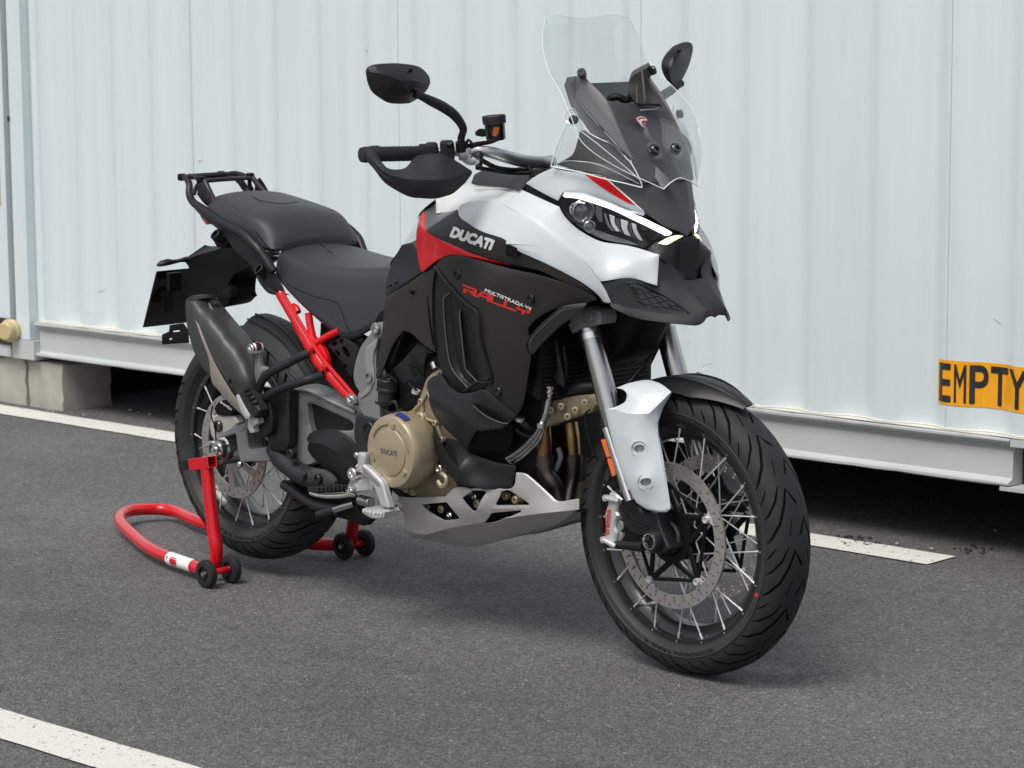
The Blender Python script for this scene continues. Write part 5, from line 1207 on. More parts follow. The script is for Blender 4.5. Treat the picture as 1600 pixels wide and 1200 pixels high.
# front cylinder head and headers
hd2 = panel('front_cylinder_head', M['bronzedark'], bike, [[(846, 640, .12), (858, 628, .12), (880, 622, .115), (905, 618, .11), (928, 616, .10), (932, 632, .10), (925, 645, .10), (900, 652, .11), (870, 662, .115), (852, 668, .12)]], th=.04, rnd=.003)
for u, v in ((862, 640), (878, 634), (900, 640), (915, 628), (888, 650)):
    bm = bmesh.new(); c = B(u, v, .122); lathe(bm, [(.004, .008), (-.008, .008), (-.009, .004), (-.003, .004), (-.003, 0)], c, (-.5, .86, 0), 12); fixn(bm); mk('engine_bolt', bm, M['bronze'], hd2, 30)
for pts, r in ((((849, 664, .10), (850, 690, .10), (850, 716, .10)), .0195), (((890, 660, .03), (893, 685, .03), (895, 712, .03)), .0195)):
    bm = bmesh.new(); tube(bm, tp(*pts), [r*.95, r, r*.92], 18); mk('header_pipe', bm, M['header'], bike)
for pts in (((850, 712, .10), (853, 738, .10), (864, 758, .09), (870, 785, .07)), ((895, 708, .03), (894, 735, .03), (888, 760, .03), (884, 790, .03))):
    bm = bmesh.new(); tube(bm, tp(*pts), [.0225, .021, .0225, .021], 18); mk('header_pipe', bm, M['headerdark'], bike)
for u, v, w in ((850, 724, .10), (894.5, 716, .03)):
    bm = bmesh.new(); c = B(u, v, w); lathe(bm, [(-.004, .0235), (.004, .0235), (.004, .020), (-.004, .020)], c, (.0, 0, 1), 24, closed=True); fixn(bm); mk('pipe_clamp', bm, M['headerdark'], bike, 30)
bm = bmesh.new(); tube(bm, tp((872, 700, .07), (876, 715, .07), (868, 735, .075)), .006, 8); mk('sensor_lead', bm, M['frame'], bike)
bm = bmesh.new(); tube(bm, tp((859, 607, .155), (857, 622, .158), (853, 645, .158), (846, 662, .155)), [.0072, .0062, .0060, .0060], 12); cyl(bm, B(859, 603, .155), B(859, 609, .155), .0095, n=6); cyl(bm, B(858, 611, .157), B(857.5, 615, .157), .009, n=6); mk('oil_line', bm, M['brightalu'], bike, 35)
for k, dw in enumerate((0, .006, .012)):
    du, dv = k*3.4, k*4.0; bm = bmesh.new(); tube(bm, tp((847+du*.5, 659, .156-dw), (838+du, 676+dv, .156-dw), (820+du, 696+dv, .158-dw), (806+du, 708+dv, .160-dw), (792+du, 717+dv, .160-dw)), .0042, 10); mk('oil_line', bm, M['fork'], bike)
bm = bmesh.new(); lathe(bm, [(-.005, .011), (.005, .011), (.005, .006), (-.005, .006)], B(846, 664, .155), (.2, 0, 1), 18, closed=True); fixn(bm); mk('line_clamp', bm, M['brightalu'], bike, 30)
plate('oil_cooler', 'black', bike, [(790, 690), (846, 668), (848, 720), (850, 770), (806, 770), (790, 740)], .09, .04)
for pts, r, m_ in ((((800, 640, .17), (812, 655, .165), (826, 668, .15), (838, 672, .13)), .008, 'plastic'), (((806, 670, .165), (818, 680, .155), (832, 682, .14)), .006, 'black'), (((836, 560, .15), (842, 600, .15), (850, 630, .14), (846, 655, .13)), .006, 'plastic'), (((880, 540, .12), (884, 580, .12), (880, 606, .11)), .005, 'plastic'), (((905, 575, .05), (930, 588, .05), (955, 592, .05)), .007, 'plastic'), (((640, 600, .165), (650, 612, .168), (655, 628, .166)), .005, 'black'), (((600, 640, .17), (612, 646, .17), (630, 640, .165)), .0045, 'plastic'), (((630, 520, .17), (622, 540, .165), (612, 566, .16)), .004, 'plastic'), (((560, 600, .16), (572, 620, .165), (590, 640, .165)), .0035, 'black')):
    bm = bmesh.new(); tube(bm, tp(*pts), r, 10); mk('hose', bm, M[m_], bike)
for u, v, w in ((812, 655, .166), (842, 600, .151), (650, 612, .169)):
    bm = bmesh.new(); lathe(bm, [(-.004, .0105), (.004, .0105), (.004, .007), (-.004, .007)], B(u, v, w), (.3, 0, 1), 16, closed=True); fixn(bm); mk('hose_clip', bm, M['cast'], bike, 30)
for k in range(7):
    bm = bmesh.new(); a_ = B(804+k*.6, 700+k*8.5, .0915); b_ = B(846, 694+k*9.5, .0915); tube(bm, [a_, b_], .0016, 6, False); mk('cooler_fin', bm, M['frame'], bike)
# ---- skid plate with its cut-outs
fc_holes['skid_plate'] = [[(658, 789), (670, 787), (697, 784.5), (706, 796), (717, 809), (716, 812), (697, 814), (690, 812), (672, 801)],
    [(721, 778), (734, 769), (740, 766), (757, 767), (760, 769), (752, 780), (744, 797), (741, 800), (737, 798), (728, 788)],
    [(783, 768), (792, 765.5), (800, 769), (825, 786), (826, 789), (775, 790), (774, 787), (779, 778)],
    [(756, 818), (762, 810), (768, 802), (780, 800.5), (812, 797.5), (814, 800), (800, 806), (778, 816), (762, 819)]]
SK = [(632, 822, .165), (640, 831, .168), (660, 835, .170), (672, 834, .170), (700, 826, .170), (750, 817, .168), (790, 810, .166), (840, 803, .160), (904, 796, .140)]
sk = panel('skid_plate', M['silver'], bike, [
    ([[(622, 776, .158), (632, 777, .172), (660, 777, .176), (695, 775.5, .178)], [(695, 775.5, .178), (712, 761.5, .180), (740, 763, .178), (770, 763, .172), (800, 762, .166), (806, 738, .160)], [(806, 738, .160), (815, 739, .158), (824, 742, .156), (845, 760, .150), (860, 774, .146), (873, 783, .144), (904, 779, .138)], [(904, 779, .138), (904, 796, .140)], SK[::-1], [(632, 822, .165), (630, 805, .166), (622, 792, .158), (622, 776, .158)]], [(740, 790, .184), (690, 800, .182)]),
    ([SK, [(904, 796, .140), (884, 812, .118), (868, 822, .10)], [(868, 822, .10), (800, 840, .10), (742, 855, .10), (700, 851, .11), (655, 843, .12), (640, 838, .14), (632, 822, .165)]], [])], th=.004, rnd=.0015, smooth=16)
mirror(sk)
bm = bmesh.new(); c0 = [(.78, -.12, .225), (.78, .12, .225), (1.0, .10, .218), (1.3, .10, .34), (1.3, -.10, .34), (1.0, -.10, .218)]
bm.faces.new([bm.verts.new(p) for p in c0]); thicken(bm, .004); mk('skid_plate_floor', bm, M['silver'], sk, 0)
bolt(bike, 624.5, 791, .163, .009, 'brightalu', .005)
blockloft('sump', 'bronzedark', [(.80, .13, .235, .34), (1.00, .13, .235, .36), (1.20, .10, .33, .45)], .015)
for u, v, w in ((668, 792, .15), (690, 796, .15), (703, 806, .15), (741, 776, .15), (746, 787, .15), (790, 775, .14), (806, 781, .14), (735, 771, .15)):
    bm = bmesh.new(); c = B(u, v, w); lathe(bm, [(.02, .010), (-.004, .010), (-.006, .008), (-.006, .004), (0, .004), (0, 0)], c, (0, 1, 0), 14); fixn(bm); mk('engine_bolt', bm, M['brightalu'] if u % 2 else M['bronze'], bike, 30)

# ---- frame, swingarm, subframe
fp = plate('frame_plate', 'frame', bike, [(578, 520), (583.5, 510), (590.5, 503.5), (596, 505.5), (598, 513), (596.5, 524), (590, 533), (587, 545), (586, 575), (590, 590), (592, 612), (592.5, 655), (584, 660), (572, 655), (562, 642), (555, 624), (560, 612), (553, 600), (551, 588), (553, 570), (561, 545), (570, 531)], .170, .03, .003)
plate('frame_edge', 'framelight', bike, [(583, 533), (590, 527), (587, 541), (583, 552), (582, 568), (584, 580), (584, 596), (580, 604), (577, 612), (570, 618), (562, 622), (569, 611), (575, 602), (572, 592), (572, 582), (570.5, 572), (570.5, 548), (575, 540)], .174, .006, .001)
bolt(bike, 587.5, 513.5, .173, .012, 'frame', .006); bm = bmesh.new(); c = B(588.5, 514, .176); lathe(bm, [(0, .008), (-.003, .008), (-.004, .006), (-.002, 0)], c, (0, 1, 0), 16); fixn(bm); mk('bolt', bm, M['brightalu'], bike, 30)
bm = bmesh.new(); c = B(576, 589.5, .176); lathe(bm, [(0, .013), (-.003, .013), (-.003, .009), (.008, .009), (.008, 0)], c, (0, 1, 0), 20); fixn(bm); mk('bolt', bm, M['frame'], bike, 30)
pv = plate('pivot_plate', 'grain', bike, [(555, 650), (562, 648), (590, 656), (594, 668), (590, 690), (586, 705), (592, 728), (598, 742), (590, 752), (575, 745), (562, 725), (556, 700), (552, 675)], .176, .03, .003)
bm = bmesh.new(); c = B(576, 672, .182); lathe(bm, [(.01, .023), (-.003, .023), (-.005, .021), (-.005, .014), (-.002, .013), (-.002, .006), (-.004, .005), (-.004, 0)], c, (0, 1, 0), 30); fixn(bm); mk('pivot_cap', bm, M['plastic'], pv, 30)
# lattice guard between seat and frame
lat = plate('side_lattice', 'plastic', bike, [(509, 538), (534, 526), (553, 537), (560, 546), (553, 570), (549, 590), (541, 580), (529, 560)], .150, .006, .001, holes=((522, 537, 5, 3.2, -.4), (533, 533.5, 2.5, 4.0, 0), (540, 550, 4.5, 10, -.5), (527, 552, 3, 6, -.6), (539, 572, 3.5, 3.5, 0)))
plate('battery_box', 'black', bike, [(500, 505), (545, 520), (566, 530), (575, 600), (555, 640), (520, 600), (500, 560)], .135, .03)
# red subframe
sf = bmesh.new(); tube(sf, tp((436, 459, .152), (458, 497, .156), (483, 541, .163), (497, 566, .166), (520, 594, .168), (549, 625, .171)), [.0125, .0125, .0165, .0165, .0125, .0125], 14, False, flat=.62, flatdir=Vector((0, 1, 0)))
tube(sf, tp((441, 457, .158), (487, 535, .170), (503, 560, .174), (553, 618, .177)), .0052, 8, False)
sub = mk('subframe', sf, M['red'], bike, 40)
for pts, r in ((((482, 489, .152), (485, 510, .155), (490, 533, .160)), .0098), (((531, 516, .150), (510, 527, .156), (494, 537, .162)), .0098), (((458, 478, .150), (463, 481, .152), (466, 488, .155)), .008)):
    b = bmesh.new(); tube(b, tp(*pts), r, 12); mk('subframe_tube', b, M['red'], sub)
plate('subframe_gusset', 'red', sub, [(473, 520), (482, 512), (490, 528), (505, 545), (512, 568), (508, 580), (498, 578), (490, 560), (480, 545)], .166, .012)
for u, v, r in ((547.5, 624.5, .0105), (484, 545, .006), (505, 574, .006)):
    b = bmesh.new(); c = B(u, v, .182); lathe(b, [(.008, r*1.6), (-.001, r*1.5), (-.001, r), (-.005, r*.9), (-.005, r*.45), (-.002, r*.4), (-.002, 0)], c, (0, 1, 0), 20); fixn(b); mk('bolt', b, M['brightalu'] if r > .008 else M['reddark'], sub, 30)
mirror(sub)
# swingarm
fc_holes['swingarm'] = [[(384, 671), (399, 661), (405, 662), (407, 676), (418, 692), (417, 698), (390, 702.5), (386, 697)], [(478, 632), (484, 630), (500, 636), (545, 657), (551, 667), (549, 672), (538, 674), (510, 674), (486, 676), (482, 660)]]
sa = plate('swingarm', 'frame', bike, [(338, 680), (352, 673), (373, 664), (387, 657), (398, 648), (415, 630), (440, 612), (458, 605), (480, 604.5), (520, 622), (556, 638), (564, 650), (562, 690), (548, 705), (515, 715), (480, 728), (455, 730), (430, 722), (400, 722), (374, 722), (370, 702), (367, 678), (354, 682), (341, 684)], .150, .05, .004); mirror(sa)
plate('swingarm_recess', 'plastic', bike, [(470, 622), (560, 660), (560, 690), (470, 690)], .130, .01)
bm = bmesh.new(); tube(bm, tp((456, 609, .153), (482, 610, .153), (520, 628, .153), (556, 644, .153)), .0052, 8); mk('swingarm_highlight', bm, M['framelight'], bike)  # lighter tube draws the beam's edge highlight as colour
plate('axle_adjuster', 'plastic', bike, [(333, 721), (350, 718), (374, 714), (378, 721), (350, 726), (336, 727)], .146, .03)
FA, FB_ = [(482, 692, .184), (500, 693, .190), (513, 699, .192), (527, 706, .190)], [(527, 706, .190), (540, 727, .182), (552, 731, .176)]
cov = panel('swingarm_cover', M['plastic'], bike, [
    [FA, FB_, [(552, 731, .176), (558, 722, .172), (561, 705, .172)], [(561, 705, .172), (543, 682, .178), (517, 669.5, .178), (487, 675, .174), (479.5, 684, .174)], [(479.5, 684, .174), (479, 688, .178), (482, 692, .184)]],
    [FA[::-1], [(482, 692, .184), (480, 702, .170), (486, 713, .166)], [(486, 713, .166), (505, 731, .164), (528, 753, .160)], [(528, 753, .160), (535, 756, .164), (538, 750, .172)], [(538, 750, .172), (533, 725, .184), (527, 706, .190)]],
    [FB_[::-1], [(527, 706, .190), (533, 725, .184), (538, 750, .172)], [(538, 750, .172), (545, 752, .170), (552, 731, .176)]]], th=.006, smooth=14)
# axle end hardware
bm = bmesh.new(); lathe(bm, [(-.165, 0), (-.165, .006), (-.158, .007), (-.158, .013), (-.150, .015), (-.147, .015), (-.147, .022), (-.138, .024), (-.132, .024), (-.130, .031), (-.118, .032), (-.112, .036), (-.098, .037), (-.098, 0)], (0.004, 0, .318), (0, 1, 0), 30); fixn(bm); mk('axle_nut', bm, M['brightalu'], bike, 30)
for dx, dz in ((-.030, .012), (.016, -.034), (.030, .010)):
    bm = bmesh.new(); cyl(bm, (dx, -.156, .318+dz), (dx, -.125, .318+dz), .0055, n=6); mk('bolt', bm, M['brightalu'], bike, 30)
bm = bmesh.new(); tube(bm, tp((312, 701, .165), (320, 697, .168), (330, 694, .168)), .0016, 6); mk('split_pin', bm, M['brightalu'], bike)
bm = bmesh.new(); c = B(378, 725, .145); cyl(bm, c, c+Vector((0, -.012, 0)), .008, n=14, bev=.002); mk('bolt', bm, M['brightalu'], bike, 30)
br = plate('caliper_carrier', 'castwarm', bike, [(330, 652), (337, 648), (350, 650), (364, 648), (372, 660), (366, 668), (356, 676), (342, 684), (335, 690), (329, 680), (327, 664)], .118, .02, .003)
rc = plate('brake_caliper', 'black', bike, [(333, 638), (340, 628), (352, 624), (362, 628), (366, 642), (362, 650), (350, 650), (337, 648)], .125, .05, .004)
text_px('lettering', 'brembo', M['whiteprint'], rc, (343.5, 629.5), (17.5, 12), (2.0, -3.8), const(.1255), bold=.02, off=.001)
bm = bmesh.new(); c = B(340, 666, .124); cyl(bm, c+Vector((0, .01, 0)), c-Vector((0, .004, 0)), .016, n=20, bev=.003); mk('caliper_piston', bm, M['gloss'], rc, 30)
bm = bmesh.new(); tube(bm, tp((332, 634, .13), (330, 650, .135), (336, 668, .13), (338, 700, .13)), .0022, 6); mk('brake_hose', bm, M['black'], bike)
# hugger over the rear tyre
hg = mk('rear_hugger', arc_strip((0, 0, .318), .350, 88, 22, .078, .050, .004, hw1=.072), M['grain'], bike, 40)
bm = bmesh.new(); tube(bm, [Vector((.356*math.cos(math.radians(a)), -.030, .318+.353*math.sin(math.radians(a)))) for a in (86, 76, 60, 40)], .003, 6); mk('hugger_rib', bm, M['plastic'], hg)
bm = bmesh.new(); tube(bm, [Vector((.353*math.cos(math.radians(a)), -.058, .318+.343*math.sin(math.radians(a)))) for a in (86, 76, 60, 40)], .002, 6); mk('hugger_rib', bm, M['plastic'], hg)
# ---- exhaust
ES = [[(301, 462, .13), (335, 464, .13), (336, 470, .20), (301, 482, .245), (290, 470, .245), (289, 464, .22)]]
def hexsec(pts): return [B(*p) for p in pts]
secs = [hexsec([(318, 462, .128), (336, 463, .175), (338, 468, .215), (303, 473, .250), (290, 470, .250), (290, 485, .205), (300, 480, .128)]),
        hexsec([(345, 488, .128), (349, 487, .180), (352, 494, .220), (316, 500, .258), (297, 505, .256), (297, 534, .205), (330, 510, .128)]),
        hexsec([(370, 520, .128), (380, 531, .180), (378, 540, .220), (340, 550, .256), (316, 555, .252), (316, 570, .205), (350, 560, .128)]),
        hexsec([(395, 565, .13), (399, 576, .175), (398, 590, .210), (370, 602, .240), (345, 605, .238), (344, 610, .200), (375, 600, .13)]),
        hexsec([(414, 600, .135), (415, 620, .165), (414, 640, .190), (398, 658, .210), (382, 656, .208), (378, 650, .185), (400, 640, .135)])]
bm = bmesh.new(); pr = None
fine = []
for i in range(len(secs)-1):
    for k in range(4):
        t = k/4; fine.append([a.lerp(b, t) for a, b in zip(secs[i], secs[i+1])])
fine.append(secs[-1])
fine = [[(sum(s_, Vector())/len(s_)).lerp(v, .55) for v in s_] for s_ in fine]
loft(bm, fine); fixn(bm); sil = mk('silencer', bm, M['silencertop'], bike, 50)
panel('silencer_skin', M['silencer'], sil, [([[(302, 471, .253), (312, 466, .230), (325, 462.5, .198), (336, 464.5, .168), (343.5, 471.5, .148)], [(343.5, 471.5, .148), (375, 509, .148), (397, 535, .148), (409, 580, .150), (410, 612, .168), (404, 655, .205)], [(404, 655, .205), (396, 662, .214), (384, 656, .226)], [(384, 656, .226), (362, 632, .238), (344, 607, .246), (328, 588, .251), (316, 575, .255), (306, 557, .257), (297, 532, .257), (291, 505, .256), (289, 474, .253)], [(289, 474, .253), (294, 471, .256), (302, 471, .253)]],
    [(304, 480, .2545), (319, 496, .2535), (340, 518, .2515), (362, 544, .246), (384, 572, .237), (396, 592, .229), (403, 618, .215), (310, 510, .2575), (330, 548, .258), (350, 580, .255), (375, 612, .245), (318, 476, .230), (334, 490, .2255), (356, 515, .2225), (378, 541, .217), (395, 566, .207), (335, 478, .180), (352, 494, .179), (374, 521, .176), (393, 545, .171)])], th=.006, rnd=.001, smooth=180)
panel('silencer_cap', M['plastic'], sil, [[(289, 469, .25), (298, 462, .235), (320, 459, .20), (340, 461, .165), (341, 468, .170), (330, 465, .200), (312, 466, .235), (300, 474, .252), (293, 476, .254)]], th=.006)
panel('heat_shield', M['champagne'], sil, [[(304.5, 501, .262), (310, 509, .262), (322, 540, .262), (336, 571, .261), (355, 604, .256), (376, 637, .246), (384, 653, .238), (377, 648, .237), (360, 632, .243), (338, 607, .252), (330, 595, .255), (325, 560, .260), (315, 532, .262)]], th=.003, edge=1.2)
b = bmesh.new(); c = B(360, 596, .260); lathe(b, [(0, .006), (-.002, .006), (-.002, .003), (0, .003), (0, 0)], c, (0, 1, 0), 12); fixn(b); mk('bolt', b, M['black'], sil, 30)
bm = bmesh.new(); c = B(395, 545, .225); lathe(bm, [(.016, .016), (.0, .016), (-.002, .014), (-.008, .0135), (-.010, .011), (-.010, .005), (-.006, .004), (-.006, 0)], c, (0, 1, 0), 26); fixn(bm); mk('silencer_bolt', bm, M['brightalu'], bike, 30)
plate('silencer_bracket', 'frame', bike, [(399, 552), (404, 552), (406, 572), (419, 575), (422, 580), (408, 583), (402, 600), (400, 608), (396, 600), (397, 570)], .215, .012)
bm = bmesh.new(); tube(bm, tp((401, 536, .20), (409, 538, .20), (410, 552, .20), (408, 566, .20), (412, 574, .205), (421, 573, .21)), .0024, 8); mk('spring_clip', bm, M['brightalu'], bike)
bm = bmesh.new(); loft(bm, [[B(u, v, w) for u, v, w in ((421, 618, .19), (450, 604, .19), (468, 608, .15), (468, 620, .11), (430, 625, .11))], [B(u, v, w) for u, v, w in ((417, 690, .195), (452, 696, .195), (466, 690, .15), (462, 680, .11), (420, 680, .11))], [B(u, v, w) for u, v, w in ((424, 706, .19), (448, 708, .19), (460, 700, .15), (456, 695, .12), (426, 695, .12))]]); fixn(bm); bevel(bm, .008, 3, 20); mk('exhaust_collector', bm, M['plastic'], bike, 50)
bm = bmesh.new(); tube(bm, tp((433, 700, .155), (441, 716, .165), (455, 730, .170), (474, 742, .170), (494, 748, .165), (520, 752, .150)), [.030, .029, .026, .026, .028, .026], 20); ep = mk('exhaust_cover', bm, M['grain'], bike, 50)
for u, v, w in ((453.5, 709.5, .205), (496, 749, .200)):
    b = bmesh.new(); c = B(u, v, w-.004); lathe(b, [(.012, .013), (-.002, .013), (-.004, .011), (-.004, .007), (-.001, .006), (-.001, 0)], c, (0, 1, 0), 20); fixn(b); mk('bolt', b, M['plastic'], ep, 30)
b = bmesh.new(); tube(b, tp((472, 733, .193), (476, 741, .199), (474, 752, .192)), .004, 8); mk('cover_lip', b, M['plastic'], ep)
plate('exhaust_flange', 'shroud', ep, [(486, 733), (500, 734), (515, 742), (522, 752), (521, 757), (500, 757), (484, 752), (478, 742)], .188, .012)

# ---- foot pegs, levers, stands on the bike
bm = bmesh.new(); tube(bm, tp((444, 757, .14), (470, 775, .15), (495, 790, .155), (530, 797, .15)), .0135, 14); mk('centre_stand', bm, M['plastic'], bike)
plate('stand_bracket', 'black', bike, [(440, 752), (470, 748), (500, 760), (540, 770), (560, 800), (575, 812), (566, 822), (540, 812), (500, 800), (470, 775), (446, 765)], .12, .03)
bm = bmesh.new(); tube(bm, tp((522, 796.5, .19), (538, 791.5, .19), (553, 787, .185)), [.0085, .0085, .0075], 12, False); cl_ = mk('stand_lever', bm, M['fork'], bike, 40)
bm = bmesh.new(); tube(bm, tp((496, 804, .20), (522, 796.5, .19)), [.0085, .0095], 12, False); mk('lever_rubber', bm, M['softrubber'], cl_)
def foot_peg():
    pg = bmesh.new(); secs = []
    for (u, v, w, h, t) in ((484.5, 765, .352, .006, .008), (490, 766, .345, .016, .012), (505, 767, .325, .020, .014), (525, 766, .30, .020, .015), (540, 764, .28, .016, .015), (552, 766, .262, .012, .013)):
        c = B(u, v+2, w); secs.append([c+Vector((-h, 0, -t*.4)), c+Vector((h, 0, -t*.4)), c+Vector((h*.8, 0, -t)), c+Vector((-h*.8, 0, -t))])
    loft(pg, secs); fixn(pg); bevel(pg, .003, 2, 20); o = mk('foot_peg', pg, M['castwarm'], bike, 40)
    for k in range(8):
        t = k/7; c = B(490+44*t, 764.5-4*t+1.5, .345-.052*t); b = bmesh.new(); box(b, c+Vector((0, 0, .002)), (.034, .0042, .011), Matrix.Rotation(.25, 3, 'Z')); bevel(b, .0012, 1); mk('peg_rubber', b, M['softrubber'], o)
    return o
fp_ = foot_peg(); mirror(fp_)
plate('peg_mount', 'cast', bike, [(538, 764), (546, 757), (567, 748.5), (578, 749), (582, 758), (581, 766), (566, 768), (552, 770), (541, 773)], .255, .05, .003)
bolt(bike, 550, 763, .259, .0075, 'brightalu', .004)
plate('brake_pedal', 'cast', bike, [(554, 713), (556, 708.5), (561, 707), (570, 709), (570.5, 714), (568.5, 726), (577.5, 733.5), (592.5, 748.5), (598, 757), (606, 786), (607.5, 793), (603, 794), (598.5, 791), (595.5, 793), (592.5, 786), (583.5, 762), (577, 751), (564, 740), (555, 738), (556, 730), (558.5, 724)], .275, .016, .003)
plate('pedal_groove', 'frame', bike, [(566, 730), (576, 739), (589, 752), (594, 760), (590, 760), (580, 750), (568, 738)], .2765, .002, 0, edge=0)
bm = bmesh.new(); c = B(549.5, 741, .262); lathe(bm, [(.02, .016), (0, .016), (-.002, .014), (-.002, .007), (.002, .006), (.002, 0)], c, (0, 1, 0), 22); fixn(bm); mk('pedal_pivot', bm, M['brightalu'], bike, 30)
bm = bmesh.new(); c = B(557.5, 711, .276); lathe(bm, [(.012, .007), (-.003, .007), (-.005, .005), (-.005, 0)], c, (0, 1, 0), 16); fixn(bm); mk('bolt', bm, M['brightalu'], bike, 30)
pt = plate('pedal_toe', 'cast', bike, [(565, 797), (570, 794), (577, 797), (582, 802), (588, 796), (592, 800), (597, 797), (600, 801), (599, 809), (591, 811), (580, 810), (572, 806), (565, 802)], .29, .05, .002)
for k in range(6):
    b = bmesh.new(); c = B(568+k*5.6, 798+k*.8, .292); cyl(b, c-Vector((0, 0, .002)), c+Vector((0, 0, .006)), .0032, .0012, n=6); mk('toe_tooth', b, M['brightalu'], pt)
bm = bmesh.new(); cyl(bm, B(563, 781, .21), B(580, 785, .22), .013, n=18, bev=.002); mk('master_cylinder', bm, M['fork'], bike, 35)
bm = bmesh.new(); tube(bm, tp((572, 716, .25), (577, 728, .25), (582, 738, .25)), .003, 8); mk('brake_line', bm, M['brightalu'], bike)
bm = bmesh.new(); tube(bm, tp((612, 755, .16), (609, 775, .165), (606, 800, .19), (604, 803, .21)), .004, 8); mk('linkage_rod', bm, M['black'], bike)
# passenger peg bracket and folded peg
bm = bmesh.new(); tube(bm, tp((484, 552, .172), (468, 558, .185), (447, 569, .20), (425, 580, .215), (413, 590, .22), (405, 606, .222), (402, 622, .22)), .0115, 12, flat=.8, flatdir=Vector((0, 1, 0)))
tube(bm, tp((507, 585, .175), (490, 591, .185), (472, 596, .20), (440, 607, .215), (420, 617, .22), (405, 628, .22)), .0115, 12, flat=.8, flatdir=Vector((0, 1, 0)))
tube(bm, tp((447, 569, .195), (455, 583, .20), (470, 596, .195)), .004, 8)
pb = mk('passenger_peg_bracket', bm, M['plastic'], bike, 50); mirror(pb)
plate('peg_block', 'plastic', bike, [(400, 622), (412, 618), (420, 630), (424, 658), (422, 676), (412, 684), (400, 680), (394, 668), (398, 655)], .215, .04, .004)
pp = plate('passenger_peg', 'softrubber', bike, [(371.5, 616), (376, 610), (381.5, 607.5), (387, 611), (393, 617.5), (399, 628), (405, 641), (402, 650), (397, 653), (388, 648)], .252, .03, .005)
plate('peg_plate', 'cast', pp, [(367.8, 620), (369, 617), (371.5, 616), (380, 632), (389.8, 649), (388, 654), (383, 655), (375, 642)], .255, .024, .002)
for k in range(4):
    b = bmesh.new(); tube(b, tp((381+k*4, 612+k*6.5, .256), (390+k*4, 608+k*7, .250)), .003, 6, False); mk('peg_rib', b, M['black'], pp)
plate('peg_hinge', 'cast', bike, [(386, 655), (394, 651), (402, 654), (403, 662), (398, 664), (394, 668), (396, 675), (391, 677), (387, 670)], .238, .02, .002)
bolt(bike, 403, 659, .226, .006, 'brightalu', .004)

# ---- seats
def seat_loft(name, secs, m, k=15, power=2.6):
    """secs: x, half width at the hem, z hem, crown half width, z shoulder, z top"""
    P = np.array(secs, float); t = np.linspace(0, len(P)-1, (len(P)-1)*5+1)
    C = np.array([p for p in [[_cr1(P[:, j], q) for j in range(P.shape[1])] for q in t]])
    bm = bmesh.new(); rows = []
    for x, wh, zh, wc, zs, zt in C:
        half = [(wh*.93, zh-.004), (wh, zh+.004), (wh+(wc-wh)*.35, zh+(zs-zh)*.45), (wc+.010, zs-.014), (wc, zs), (wc*.80, zs+(zt-zs)*.42), (wc*.50, zs+(zt-zs)*.80), (wc*.22, zt), (0, zt)]
        prof = [(-a, b) for a, b in half] + [(a, b) for a, b in half[-2::-1]]
        rows.append([bm.verts.new((x, a, b)) for a, b in prof])
    for a_, b_ in zip(rows, rows[1:]):
        for i in range(len(a_)-1): bm.faces.new((a_[i], a_[i+1], b_[i+1], b_[i]))
    bm.faces.new(rows[0]); bm.faces.new(rows[-1][::-1]); fixn(bm)
    o = mk(name, bm, m, bike, 60)
    sd_ = o.modifiers.new('s', 'SUBSURF'); sd_.levels = 1; sd_.render_levels = 1
    return o
def _cr1(a, q):
    i = min(int(q), len(a)-2); t = q-i; p0 = a[max(i-1, 0)]; p1 = a[i]; p2 = a[i+1]; p3 = a[min(i+2, len(a)-1)]
    return .5*(2*p1+(p2-p0)*t+(2*p0-5*p1+4*p2-p3)*t*t+(3*p1-p0-3*p2+p3)*t**3)
pil = seat_loft('passenger_seat', [(-.085, .085, .955, .06, .962, .966), (-.072, .112, .950, .085, .978, .986), (-.03, .132, .943, .108, .982, .992), (.04, .148, .918, .124, .970, .984), (.12, .155, .890, .132, .955, .972), (.175, .156, .874, .134, .944, .962), (.212, .154, .868, .130, .926, .945), (.240, .148, .866, .122, .900, .915), (.252, .140, .866, .110, .880, .889)], M['seat'])
rid = seat_loft('rider_seat', [(.225, .120, .80, .10, .860, .872), (.262, .140, .79, .118, .858, .872), (.34, .156, .755, .130, .846, .862), (.42, .164, .720, .132, .838, .852), (.50, .163, .685, .124, .838, .848), (.55, .155, .672, .114, .840, .850), (.60, .143, .690, .104, .844, .854), (.66, .128, .730, .092, .848, .858), (.70, .115, .775, .080, .850, .858)], M['seat'])
for pts in (((437, 410, .150), (446, 440, .160), (470, 455, .166), (500, 466, .167), (527, 474, .166), (540, 505, .166), (552, 530, .164)), ((500, 381, 0), (513, 392, .03), (520, 395, .05))):
    b = bmesh.new(); tube(b, tp(*pts), .0011, 5); mk('seat_seam', b, M['black'], rid)
for pts in (((350, 309, .10), (372, 330, .132), (398, 360, .146), (420, 388, .152)), ((389, 304, .03), (410, 314, .055), (440, 318, .03), (466, 315.5, -.02))):
    b = bmesh.new(); tube(b, tp(*pts), .0011, 5); mk('seat_seam', b, M['black'], pil)
